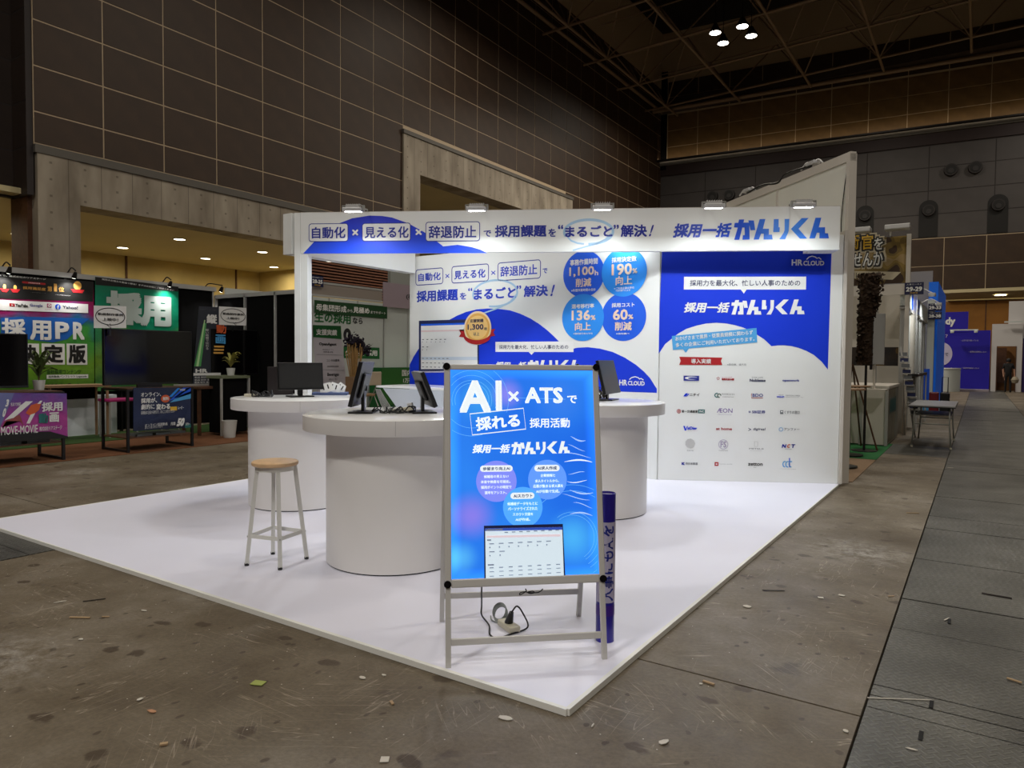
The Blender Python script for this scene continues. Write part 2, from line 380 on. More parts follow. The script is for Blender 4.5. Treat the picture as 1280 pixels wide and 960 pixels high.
    # spilled plaster dust at its places
    for (x, y, r) in ((.66, 3.55, .5), (-8.2, 1.9, .35), (-2.6, -1.2, .5)):
        d = node(nt, 'ShaderNodeVectorMath', operation='DISTANCE'); L.new(tc.outputs['Position'], d.inputs[0]); d.inputs[1].default_value = (x, y, 0)
        mr = node(nt, 'ShaderNodeMapRange'); mr.inputs[1].default_value = 0; mr.inputs[2].default_value = r; mr.inputs[3].default_value = 1; mr.inputs[4].default_value = 0
        L.new(d.outputs['Value'], mr.inputs[0]); n = ramp(nt, nz(9, 6, .8), [(.42, (0, 0, 0, 1)), (.7, (.85, .85, .85, 1))])
        mu = node(nt, 'ShaderNodeMath', operation='MULTIPLY'); L.new(mr.outputs[0], mu.inputs[0]); L.new(n.outputs[0], mu.inputs[1])
        c = mixc(c, rgb(188, 184, 176), mu.outputs[0])
    L.new(c, b.inputs['Base Color'])
    rr = ramp(nt, nz(1.6, 5), [(.3, (.45, .45, .45, 1)), (.7, (.75, .75, .75, 1))]); L.new(rr.outputs[0], b.inputs['Roughness'])
    bp = node(nt, 'ShaderNodeBump'); bp.inputs['Strength'].default_value = .25; bp.inputs['Distance'].default_value = .01
    L.new(nz(60, 4), bp.inputs['Height']); L.new(bp.outputs[0], b.inputs['Normal'])
    return m
FLOORM = concrete_floor()
def plate_mat(name, col):
    m = mat(name, col, .42, .55); nt, b = nodes_of(m); L = nt.links
    g = node(nt, 'ShaderNodeNewGeometry')
    mp = node(nt, 'ShaderNodeMapping'); mp.inputs['Rotation'].default_value = (0, 0, math.radians(45)); mp.inputs['Scale'].default_value = (1, 1, 1)
    L.new(g.outputs['Position'], mp.inputs[0])
    w = node(nt, 'ShaderNodeTexWave', wave_type='BANDS'); w.inputs['Scale'].default_value = 11; w.inputs['Distortion'].default_value = 0; L.new(mp.outputs[0], w.inputs[0])
    ch = node(nt, 'ShaderNodeTexChecker'); ch.inputs['Scale'].default_value = 28; L.new(mp.outputs[0], ch.inputs[0])
    w2 = node(nt, 'ShaderNodeTexWave', wave_type='BANDS', bands_direction='Y'); w2.inputs['Scale'].default_value = 11; L.new(mp.outputs[0], w2.inputs[0])
    mx = node(nt, 'ShaderNodeMix', data_type='FLOAT'); L.new(ch.outputs[1], mx.inputs[0]); L.new(w.outputs[1], mx.inputs[2]); L.new(w2.outputs[1], mx.inputs[3])
    cr = ramp(nt, mx.outputs[0], [(.55, (0, 0, 0, 1)), (.85, (1, 1, 1, 1))])
    bp = node(nt, 'ShaderNodeBump'); bp.inputs['Strength'].default_value = .8; bp.inputs['Distance'].default_value = .006
    L.new(cr.outputs[0], bp.inputs['Height']); L.new(bp.outputs[0], b.inputs['Normal'])
    n = node(nt, 'ShaderNodeTexNoise'); n.inputs['Scale'].default_value = 1.7; n.inputs['Detail'].default_value = 8; L.new(g.outputs['Position'], n.inputs['Vector'])
    r = ramp(nt, n.outputs[0], [(.3, tuple(x*.62 for x in col[:3]) + (1,)), (.7, tuple(min(1, x*1.35) for x in col[:3]) + (1,))])
    mm = node(nt, 'ShaderNodeMix', data_type='RGBA', blend_type='MULTIPLY'); mm.inputs[0].default_value = .6
    c2 = ramp(nt, mx.outputs[0], [(.4, (.6, .6, .6, 1)), (.9, (1.25, 1.25, 1.25, 1))]); L.new(r.outputs[0], mm.inputs[6]); L.new(c2.outputs[0], mm.inputs[7])
    L.new(mm.outputs[2], b.inputs['Base Color']); return m
PLATEM = plate_mat('steel_checker_plate', rgb(104, 103, 97))
gapm = mat('floor_joint', rgb(14, 12, 10), .9)
b = B(); b.box((-40, -12, -.3), (30, 60, -.03)); floor = struct(link('floor', b.mesh('floor', gapm)))
# concrete slabs between the service channels, joints recessed
ys = [-12, -5.3, .7, 6.7, 10.4, 12.0, 18.7, 30.7, 42.7, 60]
for (x0, x1) in [(-40, -17.4), (-17.4, -5.93), (-4.48, 1.03), (2.48, 12.5), (12.5, 30)]:
    for y0, y1 in zip(ys, ys[1:]):
        if (y0, y1) == (10.4, 12.0) and x0 == -4.48:
            bb = B(); bb.box((x0+.006, y0+.006, -.05), (-.4, y1-.006, 0)); part('floor_slab', bb, FLOORM, floor); continue
        bb = B(); bb.box((x0+.006, y0+.006, -.05), (x1-.006, y1-.006, 0)); part('floor_slab', bb, FLOORM, floor)
def plates(x0, x1, yy, z=.002, seed=0):
    rr = random.Random(seed)
    for y0, y1 in zip(yy, yy[1:]):
        bb = B(); h = rr.uniform(-.003, .002); bb.box((x0+.005, y0+.004, -.04), (x1-.005, y1-.004, z+h)); part('floor_plate', bb, PLATEM, floor)
yy = [-3.2, -2.3, -1.4, -.6, .1, .81, .94, 1.06, 1.36, 1.92, 2.5, 3.05, 3.6, 4.2, 4.8, 5.4, 6, 6.6, 7.2, 7.8, 8.4, 9, 9.6, 10.4]
while yy[-1] < 42: yy.append(yy[-1] + (.9 if yy[-1] < 20 else 1.8))
plates(1.03, 2.48, yy, seed=1)
plates(-5.93, -4.48, [-9, -6, -3, -1.5, -.75, -.19, 0.3, 1.5, 8, 20, 42], seed=2)
bb = B(); bb.box((-.4, 10.41, -.04), (1.025, 11.19, .001)); part('floor_plate', bb, PLATEM, floor)
bb = B(); bb.box((-.4, 11.2, -.04), (1.025, 11.99, .001)); part('floor_plate', bb, PLATEM, floor)
# lifting slots in the plates
for (x, y) in ((1.27, .985), (1.25, .66), (1.66, 1.13), (1.3, 2.2)):
    bb = B(); bb.box((x-.008, y-.04, .003), (x+.008, y+.04, .0055)); part('lifting_slot', bb, gapm, floor)
# ---------------------------------------------------------------- hall walls
TILEM = mat('dark_brown_tile', rgb(58, 40, 25), .6, noise=.22, nscale=1.3)
TILEM2 = mat('brown_tile', rgb(104, 80, 48), .55, noise=.22, nscale=1.3)
TILEG = mat('grey_wall_board', rgb(74, 70, 70), .6, noise=.12, nscale=.8)
JOINT = mat('pale_joint', rgb(186, 166, 138), .6)
JOINTG = mat('dark_joint', rgb(46, 40, 40), .7)
def concrete_mat():
    m = mat('board_formed_concrete', rgb(142, 126, 106), .75); nt, b = nodes_of(m); L = nt.links
    g = node(nt, 'ShaderNodeNewGeometry')
    n = node(nt, 'ShaderNodeTexNoise'); n.inputs['Scale'].default_value = .9; n.inputs['Detail'].default_value = 8
    mp = node(nt, 'ShaderNodeMapping'); mp.inputs['Scale'].default_value = (1, 1.6, .5); L.new(g.outputs['Position'], mp.inputs[0]); L.new(mp.outputs[0], n.inputs['Vector'])
    r = ramp(nt, n.outputs[0], [(.3, rgb(122, 112, 98)), (.7, rgb(172, 162, 146))])
    sp = node(nt, 'ShaderNodeSeparateXYZ'); L.new(g.outputs['Position'], sp.inputs[0])
    def mod(o, per, w, off=0):
        a = node(nt, 'ShaderNodeMath', operation='ADD'); L.new(o, a.inputs[0]); a.inputs[1].default_value = off
        q = node(nt, 'ShaderNodeMath', operation='PINGPONG'); L.new(a.outputs[0], q.inputs[0]); q.inputs[1].default_value = per/2
        c = node(nt, 'ShaderNodeMath', operation='LESS_THAN'); L.new(q.outputs[0], c.inputs[0]); c.inputs[1].default_value = w; return c.outputs[0]
    ln = mod(sp.outputs[1], .9, .012)
    hx = mod(sp.outputs[1], .9, .035, .45); hz = mod(sp.outputs[2], .45, .03)
    mu = node(nt, 'ShaderNodeMath', operation='MULTIPLY'); L.new(hx, mu.inputs[0]); L.new(hz, mu.inputs[1])
    ad = node(nt, 'ShaderNodeMath', operation='MAXIMUM'); L.new(ln, ad.inputs[0]); L.new(mu.outputs[0], ad.inputs[1])
    sc = node(nt, 'ShaderNodeMath', operation='MULTIPLY'); L.new(ad.outputs[0], sc.inputs[0]); sc.inputs[1].default_value = .5
    x = node(nt, 'ShaderNodeMix', data_type='RGBA'); L.new(sc.outputs[0], x.inputs[0]); L.new(r.outputs[0], x.inputs[6]); x.inputs[7].default_value = rgb(60, 50, 40)
    L.new(x.outputs[2], b.inputs['Base Color']); return m
CONC = concrete_mat()
YCONC = mat('warm_concrete', rgb(196, 176, 116), .75, noise=.12, nscale=.8)
YCEIL = mat('warm_plaster', rgb(205, 192, 150), .8, noise=.04, nscale=.5)
# left hall wall: backing in joint colour, tiles proud of it
b = B(); b.prism([(6.36, 7.14), (20.95, 7.14), (20.95, 11.4), (36.3, 11.4), (36.3, 7.14), (50.9, 7.14), (50.9, 27), (6.36, 27)], -.3, -.008, frame(((-20, 0, 0), (0, 1, 0), (0, 0, 1))))
wall_left = struct(link('wall_left', b.mesh('wall_left', JOINT)))
tile_meshes = {}
def tile(parent, Mf, u0, v0, u1, v1, m, t=.006, g=.023, stuff=None):
    w, h = round(u1-u0-2*g, 3), round(v1-v0-2*g, 3)
    if stuff is not None: stuff.box((u0+g, v0+g, -.01), (u1-g, v1-g, t)); return
    k = (w, h, m.name, t)
    if k not in tile_meshes:
        bb = B(); bb.box((0, 0, -.01), (w, h, t)); tile_meshes[k] = bb.mesh('wall_panel', m)
    link('wall_panel', tile_meshes[k], parent, Mf @ Matrix.Translation((u0+g, v0+g, 0)))
ML = frame(((-20, 0, 0), (0, 1, 0), (0, 0, 1)))
st = B(); cnt = 0
for i in range(25):
    y0 = 6.36 + i*1.826; y1 = min(y0 + 1.826, 50.9)
    rows = [7.2] + [8.05 + 1.22*k for k in range(13)]
    for z0, z1 in zip(rows, rows[1:]):
        if 8 <= i < 16 and z0 < 10.5: continue
        if 8 <= i < 16 and z0 < 11.4: z0 = 11.45
        far = i > 20
        if far: tile(None, None, y0, z0, y1, z1, TILEM, stuff=st)
        else: tile(wall_left, ML, y0, z0, y1, z1, TILEM)
o = lpart_o = link('wall_panel_field', st.mesh('wall_panel_field', TILEM), wall_left, ML); o['kind'] = 'stuff'
# recessed bay further left
b = B(); b.box((-21.1, -12, 5.8), (-20.9, 6.36, 27)); b.box((-21.1, 6.2, 5.8), (-20.04, 6.36, 27)); part('bay_backing', b, JOINTG, wall_left)
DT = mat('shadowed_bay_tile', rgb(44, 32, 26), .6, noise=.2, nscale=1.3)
MB_ = frame(((-20.9, 0, 0), (0, 1, 0), (0, 0, 1)))
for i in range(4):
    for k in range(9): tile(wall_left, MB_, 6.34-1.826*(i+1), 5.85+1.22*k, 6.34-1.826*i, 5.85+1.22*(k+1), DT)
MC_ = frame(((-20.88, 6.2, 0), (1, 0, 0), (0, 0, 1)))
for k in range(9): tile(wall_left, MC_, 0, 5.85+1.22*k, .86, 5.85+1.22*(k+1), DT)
# concrete beam, column and portal
greyband = mat('grey_flashing', rgb(92, 88, 82), .6)
b = B(); b.box((-20.2, 6.36, 6.95), (-19.93, 20.95, 7.17)); part('flashing', b, greyband, wall_left)
b = B(); b.box((-20.9, 7.5, 5.73), (-19.98, 20.9, 6.95)); part('beam', b, CONC, wall_left)
b = B(); b.box((-21.4, 6.42, 0), (-19.96, 7.5, 6.95)); part('column', b, CONC, wall_left)
b = B(); b.box((-21.3, 6.3, 0), (-20.3, 6.42, 6.95)); part('column_shaded_side', b, brownwood, wall_left)  # dark brown slab paints the shaded side of the column
b = B(); b.box((-20.9, 20.9, 0), (-19.9, 22.0, 11.35)); part('column', b, CONC, wall_left)
b = B(); b.box((-20.9, 22.0, 9.75), (-19.9, 36.3, 11.35)); part('beam', b, CONC, wall_left)
b = B(); b.box((-20.9, 35.2, 0), (-19.9, 36.3, 9.75)); part('column', b, CONC, wall_left)
b = B(); b.box((-20.95, 20.85, 11.33), (-19.85, 36.35, 11.5)); part('flashing', b, greyband, wall_left)
# recess under the wall: ceiling, rear wall and downlights
b = B(); b.box((-30.2, -14, 5.85), (-20.4, 21.2, 6.0)); part('recess_ceiling', b, YCEIL, wall_left)
b = B(); b.box((-30.3, -14, 0), (-30, 21.2, 5.9)); part('recess_rear_wall', b, YCONC, wall_left)
b = B(); b.box((-30.3, 21.0, 0), (-20.4, 21.2, 5.9)); part('recess_end_wall', b, YCONC, wall_left)
for y in (-8, -2.5, 3, 8.5, 14.1, 19.6):
    b = B(); b.box((-30, y-.04, 0), (-29.95, y+.04, 5.85)); part('recess_wall_joint', b, brownwood, wall_left)
b = B(); b.box((-30.2, 22, 9.9), (-20.4, 36.2, 10.1)); part('portal_ceiling', b, YCEIL, wall_left)
b = B(); b.box((-30.3, 21.2, 0), (-30, 36.3, 10)); part('portal_rear_wall', b, YCONC, wall_left)
glow = mat('downlight_glow', rgb(255, 244, 214), .4, emit=9, ecol=(1, .93, .74, 1))
rim = mat('downlight_rim', rgb(190, 180, 150), .5)
def downlight(x, y, z, label, r=.2, power=55):
    t = thing('downlight', (x, y, z), label, 'light', 'round downlights in the side recess')
    b = B(); b.lathe((x, y, z), [(r+.04, 0), (r+.04, -.03), (r, -.03), (r, 0)], 24); part('rim', b, rim, t)
    b = B(); b.cyl((x, y, z-.006), (x, y, z-.02), r, n=24); part('glowing_disc', b, glow, t)
    area('downlight_lamp', (x, y, z-.05), r*2, power, (1, .87, .64), spread=170)
near_col = ['lit round downlight left of the wide concrete column', 'rear downlight just right of the wide concrete column', 'front downlight in the second row from the concrete column', 'rear downlight in the second row from the column, low above the black walls', 'front downlight closest to the booth post, under the beam', 'rear downlight just left of the white booth post, lowest', 'rear downlight seen through the open end of the booth', 'front downlight seen through the open end of the booth']
for (x, y), lb in zip([(-27.7, 9.0), (-27.6, 12.7), (-23.6, 12.7), (-27.5, 16.3), (-23.6, 16.35), (-27.3, 19.8), (-23.3, 19.8)], [near_col[0], near_col[1], near_col[2], near_col[3], near_col[4], near_col[5], near_col[7]]): downlight(x, y, 5.85, lb)
downlight(-22.4, 24.4, 9.9, 'lit downlight high in the tall concrete portal', .22, 40)
for y in (5.4, 1.7, -2): area('downlight_lamp', (-25.5, y, 5.8), .5, 70, (1, .87, .64), spread=170)
# slatted screen low on the side wall, seen through the booth opening
slat = mat('slat_wood', rgb(120, 74, 50), .6, noise=.15, nscale=6)
b = B(); b.box((-19.95, 15.4, 3.9), (-19.85, 24, 5.2)); t = link('slatted_screen', None, None, Matrix.Translation((-19.9, 15.4, 3.9)))
tag(t, 'brown horizontal slatted screen glimpsed through the booth opening', 'screen'); part('backing', b, blackcloth, t)
for k in range(11):
    z = 3.95 + k*.115; bb = B(); bb.box((-19.84, 15.4, z), (-19.78, 24, z+.06)); part('slat', bb, slat, t)
# rear hall wall
RWF = frame(((-20.4, 50.81, 0), Vector((1, .0875, 0)).normalized(), (0, 0, 1)))
b = B(); b.box((-.5, 0, -.4), (52, 30, -.008)); wall_back = struct(link('wall_back', b.mesh('wall_back', JOINT), None, RWF))
def wb(name, a, c, m):
    b = B(); b.box(a, c); return lpart(name, b, m, wall_back)
for i in range(17):
    u0 = .9 + i*2.35
    for z0, z1 in ((17.0, 18.15), (18.15, 19.4), (19.4, 20.65)): tile(wall_back, RWF, u0, z0, u0+2.35, z1, TILEM2)
    for z0, z1 in ((20.75, 22.0), (22.0, 23.2)): tile(wall_back, RWF, u0, z0, u0+2.35, z1, TILEM)
    for z0, z1 in ((7.9, 9.75), (6.1, 7.9)): tile(wall_back, RWF, u0, z0, u0+2.35, z1, TILEM)
wb('corner_post', (.0, 16.4, -.05), (.85, 24, .12), blackcloth)
wb('flashing', (0, 16.7, -.05), (45, 17.0, .25), greyband)
wb('dark_band', (0, 15.95, -.05), (45, 16.7, .1), mat('dark_band', rgb(40, 24, 24), .6))
wb('grey_board_backing', (0, 9.78, -.05), (45, 15.95, -.004), JOINTG)
for i in range(11):
    u0 = .2 + i*3.7
    for z0, z1 in ((9.8, 11.35), (11.35, 12.9), (12.9, 14.45), (14.45, 15.9)): tile(wall_back, RWF, u0, z0, u0+3.7, z1, TILEG, g=.03)
wb('concrete_lintel', (20, 5.55, -.05), (45, 6.1, .35), YCONC)
wb('lower_wall', (0, 0, -.05), (45, 5.5, .0), mat('ochre_wall', rgb(150, 100, 34), .7, noise=.12, nscale=1))
for i in range(10): wb('wall_joint', (19+i*3.1, 0, 0), (19.06+i*3.1, 5.5, .03), brownwood)
# round air nozzles and arched recesses
nozz = mat('nozzle_dark', rgb(10, 8, 8), .6); ringm = mat('nozzle_ring', rgb(34, 28, 28), .5)
def nozzle(u, v, r=.42, n=.05, lab=''):
    o = RWF @ Vector((u, v, n)); d = (RWF.to_3x3() @ Vector((0, 0, 1)))
    t = thing('air_nozzle', o, lab, 'vent', 'round air nozzles on the grey wall')
    b = B(); b.cyl(o - d*.1, o + d*.22, r, r*.92, 24); part('ring', b, ringm, t)
    b = B(); b.cyl(o + d*.22, o + d*.24, r*.72, n=24); part('throat', b, nozz, t)
    b = B(); b.cyl(o + d*.24 - Vector((0, 0, r*.2)), o + d*.27 - Vector((0, 0, r*.2)), r*.4, n=16); part('inner_nozzle', b, mat('nozzle_grey', rgb(40, 37, 38), .5), t)
for (u, v), lb in zip([(19.95, 14.14), (21.3, 14.13), (4.5, 13.95), (5.75, 13.95)], ['left round air nozzle of the upper pair at right', 'right round air nozzle of the upper pair at right', 'left round nozzle of the pair above the white header', 'right round nozzle of the pair above the white header']): nozzle(u, v, lab=lb)
for u, lb in ((14.95, 'round nozzle in the left arched recess beside the tall wall edge'), (18.75, 'round nozzle in the middle arched recess above the aisle'), (22.6, 'round nozzle in the rightmost arched recess')):
    pts = [(u-.55, 9.85), (u+.55, 9.85)] + [(u + .55*math.cos(math.radians(a)), 11.75 + .55*math.sin(math.radians(a))) for a in range(0, 181, 15)]
    b = B(); b.prism(pts, .03, .05); lpart('arched_recess', b, nozz, wall_back); nozzle(u, 11.6, .4, .05, lb)
o_ = RWF @ Vector((22, 17.05, .75)); area('ledge_strip_lamp', o_, 44, 70, (1, .84, .62), RWF.to_3x3() @ Vector((0, .55, -.8)), sy=.12, spread=150)
bb = B(); bb.box((0, 16.9, .62), (45, 17.0, .95)); lpart('ledge_strip', bb, darkmetal, wall_back)
# other sides of the hall (never in view, close the room)
b = B(); b.box((26, -12, 0), (26.3, 60, 27)); struct(link('wall_right', b.mesh('wall_right', TILEM)))
b = B(); b.box((-36, -12.3, 0), (26.3, -12, 27)); struct(link('wall_front', b.mesh('wall_front', TILEM)))
# roof
roofm = mat('roof_dark', rgb(24, 18, 18), .8)
b = B(); b.box((-36, -12, 27), (27, 60, 27.3)); ceiling = struct(link('ceiling', b.mesh('ceiling', roofm)))
tr = mat('truss_steel', rgb(140, 118, 96), .5)
def tb(p, q, w, name='truss_bar'):
    bb = B(); bb.cyl(p, q, w/2, n=8); part(name, bb, tr, ceiling)
XS = [-18.2, -13.4, -8.6, -4.2, .5, 5.2]; YS_ = [27.2, 32.4, 37.4, 42.3, 47.2]
skew = lambda x, y: (x, y - .07*(x+18))
for x in XS: tb((*skew(x, 22), 20), (*skew(x, 49.5), 20), .16)
for y in YS_: tb((*skew(-19.9, y), 20), (*skew(12, y), 20), .15)
for i, x in enumerate(XS):
    for j, y in enumerate(YS_):
        n0 = (*skew(x, y), 20)
        for dx, dy in ((1, 1), (-1, 1), (1, -1), (-1, -1)):
            if (dx + dy + i) % 3 == 1 and dx > 0: continue
            tb(n0, (*skew(x + dx*2.35, y + dy*2.4), 23.4), .09, 'truss_diagonal')
for y in YS_: tb((*skew(-19.9, y+2.4), 23.4), (*skew(12, y+2.4), 23.4), .1)
tb((-19.6, 20, 20.6), (-19.6, 50, 20.6), .22, 'edge_tube'); tb((-19.8, 48.6, 20.3), (12, 50.8, 20.3), .3, 'edge_tube')
bb = B(); bb.box((-19.9, 49.2, 20.5), (20, 50.2, 21.2)); part('dark_edge_beam', bb, mat('edge_beam', rgb(54, 42, 34), .7), ceiling)
# four high-bay lamps in a cluster
hb = mat('high_bay_glow', rgb(255, 240, 215), .4, emit=14, ecol=(1, .93, .8, 1))
for k, (x, y) in enumerate([(-10.17, 33.25), (-10.19, 34.63), (-8.83, 33.29), (-8.74, 34.57)]):
    t = thing('high_bay_lamp', (x, y, 18), ['left upper lamp of the cluster of four under the roof', 'left lower lamp of the cluster of four under the roof', 'right upper lamp of the cluster of four under the roof', 'right lower lamp of the cluster of four under the roof'][k], 'lamp', 'four high-bay lamps hung in a cluster')
    b = B(); b.lathe((x, y, 18), [(.0, .0), (.26, 0)], 20); b.cyl((x, y, 17.99), (x, y, 18.0), .27, n=20); part('glowing_disc', b, hb, t)
    b = B(); b.lathe((x, y, 18), [(.3, -.02), (.31, .05), (.16, .3), (.1, .45), (0, .46)], 20); part('reflector', b, darkmetal, t)
    b = B(); b.cyl((x, y, 18.4), (x, y, 20.4), .02, n=6); part('rod', b, darkmetal, t)
    area('hall_light', (x, y, 17.95), .5, 450, (1, .9, .76), spread=150)
# ---------------------------------------------------------------- our booth
MATM = mat('white_floor_sheet', rgb(228, 228, 242), .38, noise=.02, nscale=1.2)
t = thing('booth_platform', (-3, 3, 0), 'large white square booth floor with low pale edge trim on the concrete', 'platform')
b = B(); b.prism([(0, 0), (0.03, 6.63), (0.03, 7), (-5.87, 7), (-5.87, 0)][::-1], .0, .03); part('deck', b, MATM, t)
trimm = mat('cream_edge_trim', rgb(230, 230, 224), .5)
for p, q in (((0, 0), (0.03, 6.6)), ((0, 0), (-5.87, 0)), ((-5.87, 0), (-5.87, 7))):
    b = B(); b.beam((p[0], p[1], .017), (q[0], q[1], .0145), .022, .029); part('edge_trim', b, trimm, t)
HF = frame(FR_H); WF = frame(FR_W); PF = frame(FR_P)
booth = thing('exhibition_booth', (-3, 5, 0), 'white exhibition booth with blue printed walls and a long header', 'booth')
# header fascia (hollow box, front at n=0)
HL_, HR_ = [(-0.013,3.035)][0][0], 6.37
PL0, PL1 = [(-0.091,3.035)][0][0], [(0.073,3.034)][0][0]
b = B(); b.bbox((HL_, 2.77, -.06), (HR_, 3.27, 0), .004); header = link('header_fascia', b.mesh('header_fascia', white), booth, HF)
b = B(); b.box((HR_-.32, 2.77, -.28), (HR_, 3.27, -.062)); o = link('header_end', b.mesh('header_end', white), booth, HF)
# logo wall
b = B(); b.bbox((0, .03, -.06), (2.13, 3.0, 0), .003); wallL = link('logo_wall', b.mesh('logo_wall', white), booth, WF)
b = B(); b.box((2.135, .03, -.6), (2.17, 3.05, .02)); link('end_post', b.mesh('end_post', offwhite), booth, WF)
# graphic wall parallel to the aisle
b = B(); b.bbox((0, .03, -.06), (4.02, 3.03, 0), .003); wallP = link('graphic_wall', b.mesh('graphic_wall', white), booth, PF)
# side beam and left post
b = B(); b.box((-5.88, 3.25, 2.77), (-5.72, 5.54, 3.27)); part('side_beam', b, white, booth)
b = B(); b.box((PL0, .03, -.14), (HL_-.002, 3.27, .0)); b.box((HL_-.002, .03, -.14), (PL1, 2.768, -.004)); link('corner_post', b.mesh('corner_post', white), booth, HF)
# -- prints on the header
poly(header, [(0.021,2.770),(0.154,2.906),(0.276,3.032),(0.459,3.128),(0.640,3.194),(0.861,3.225),(1.021,3.218),(1.140,3.198),(1.339,3.128),(1.537,3.020),(1.685,2.913),(1.774,2.845),(1.950,2.863),(2.125,2.833),(2.223,2.804),(2.310,2.761)], pcloud, 1)
for bx in ([(0.093,3.136),(0.595,2.912)], [(0.766,3.134),(1.374,2.911)], [(1.556,3.140),(2.222,2.904)]):
    poly(header, rrpts(bx, .035), pnavy, 2)
    (a0, c0), (a1, c1) = bx; e = .009; poly(header, rrpts([(a0+e, c0-e), (a1-e, c1+e)], .028), pwhite, 3)
txt(header, '自動化', [(0.134,3.092),(0.560,2.952)], pnavy, 4)
txt(header, '見える化', [(0.801,3.090),(1.349,2.950)], pnavy, 4)
txt(header, '辞退防止', [(1.596,3.092),(2.178,2.942)], pnavy, 4)
txt(header, '×', [(0.645,3.058),(0.721,2.984)], pwhite, 4); txt(header, '×', [(1.433,3.055),(1.512,2.982)], pwhite, 4)
txt(header, 'で', [(2.265,3.032),(2.357,2.955)], pnavy, 2); txt(header, '採用課題', [(2.402,3.092),(3.019,2.949)], pnavy, 2, .03)
txt(header, 'を', [(3.042,3.044),(3.133,2.948)], pnavy, 2); txt(header, '“', [(3.156,3.090),(3.218,3.037)], pnavy, 2)
txt(header, 'まるごと', [(3.241,3.075),(3.797,2.943)], pnavy, 2, .03); txt(header, '”', [(3.809,3.083),(3.871,3.031)], pnavy, 2)
txt(header, '解決', [(3.893,3.082),(4.197,2.939)], pnavy, 2, .03); txt(header, '!', [(4.218,3.078),(4.280,2.943)], pnavy, 2, .03, shear=.3)
e1 = ell([(3.231,3.145),(3.803,2.858)], 60, 200, -95); stroke(header, e1, .03, ppale, 1)
stroke(header, [(3.294,2.985),(3.276,2.938),(3.314,2.900),(3.390,2.871),(3.465,2.861)], .02, ppale, 1)
stroke(header, [(3.783,2.980),(3.718,2.915),(3.606,2.860),(3.466,2.823),(3.334,2.786)], .018, ppale, 1)
mark(header, [(4.490,3.138),(6.249,2.896)], pmark, 2)
b = B(); b.box((HL_, 3.271, -.05), (HR_, 3.275, .0)); lpart('top_edge', b, offwhite, header)
# -- prints on the logo wall
cl = [(-0.021,1.560),(0.063,1.692),(0.215,1.819),(0.314,1.878),(0.431,1.917),(0.551,1.944),(0.670,1.953),(0.778,1.946),(0.887,1.925),(0.986,1.896),(1.081,1.855),(1.233,1.758),(1.323,1.674),(1.394,1.685),(1.472,1.686),(1.557,1.677),(1.644,1.655),(1.730,1.621),(1.815,1.575),(1.909,1.494),(1.983,1.399)]
top = [(1.994,2.787),(-0.036,2.801)]
poly(wallL, cl + [(top[0][0], 2.98), (0.01, 2.98)], pblue, 1)
txt(wallL, 'HR', [(1.534,2.709),(1.661,2.637)], pwhite, 3, .03); txt(wallL, 'CLOUD', [(1.669,2.694),(1.910,2.636)], pwhite, 3, .03)
stroke(wallL, [(1.705,2.708),(1.732,2.736),(1.769,2.748),(1.806,2.738),(1.825,2.722),(1.848,2.731),(1.876,2.707)], .012, pwhite, 3)
rect(wallL, [(0.274,2.506),(1.707,2.352)], pwhite, 2); poly(wallL, [(0.944,2.357),(1.019,2.357),(0.985,2.304)], pwhite, 2)
txt(wallL, '採用力を最大化、忙しい人事のための', [(0.346,2.467),(1.639,2.394)], pdark, 3, .008)
mark(wallL, [(0.274,2.234),(1.697,2.052)], pwhite, 3)
poly(wallL, [(0.140,1.790),(1.142,1.892),(1.155,1.719),(0.347,1.640),(0.313,1.587),(0.275,1.631),(0.156,1.620)], plight, 2)
txt(wallL, 'おかげさまで業界・従業員規模に関わらず', [(0.181,1.824),(1.102,1.771)], pwhite, 3, .015, rot=5.2)
txt(wallL, '多くの企業にご利用いただいております。', [(0.187,1.746),(1.122,1.694)], pwhite, 3, .015, rot=5.2)
poly(wallL, [(0.234,1.538),(0.746,1.532),(0.730,1.491),(0.748,1.442),(0.235,1.440),(0.252,1.489)], pred, 2)
txt(wallL, '導入実績', [(0.377,1.516),(0.613,1.457)], pwhite, 3, .015); txt(wallL, '※敬称略、順不同', [(0.806,1.462),(1.028,1.436)], pgrey, 3, 0)
# client marks, four columns by six rows
rect(wallL, [(0.290,1.309),(0.475,1.248)], pnavy, 2); poly(wallL, ell([(0.305,1.299),(0.458,1.262)]), pwhite, 3); poly(wallL, ell([(0.343,1.290),(0.468,1.268)]), pnavy, 4); txt(wallL, 'marinekaisha', [(0.296,1.240),(0.473,1.232)], pgrey, 2, 0)
for a in range(5):
    q = [(0.702,1.278)]; c0 = q[0]; an = math.radians(90+72*a); poly(wallL, [(c0[0]+.026*math.cos(an+k), c0[1]+.026*math.sin(an+k)) if k == 0 else (c0[0]+.010*math.cos(an+k), c0[1]+.010*math.sin(an+k)) for k in (0, .6, -.6)], pred, 2)
txt(wallL, '保険見直本舗', [(0.743,1.284),(0.890,1.257)], pred, 2, .04); txt(wallL, 'みんなの保険', [(0.743,1.300),(0.866,1.291)], pred, 2, 0)
txt(wallL, 'FOR LIFE', [(1.102,1.304),(1.229,1.290)], pgrey, 2, 0); txt(wallL, 'Noblesse', [(1.074,1.279),(1.261,1.245)], pdark, 2, .03)
txt(wallL, 'openwork', [(1.459,1.279),(1.655,1.246)], pnavy, 2, .03)
poly(wallL, [(0.290,1.057),(0.318,1.094),(0.346,1.095),(0.322,1.057)], pblue, 2); poly(wallL, [(0.322,1.057),(0.356,1.095),(0.361,1.085),(0.334,1.058)], pblue, 2); txt(wallL, 'ニチイ', [(0.366,1.095),(0.483,1.060)], pblack, 2, .02)
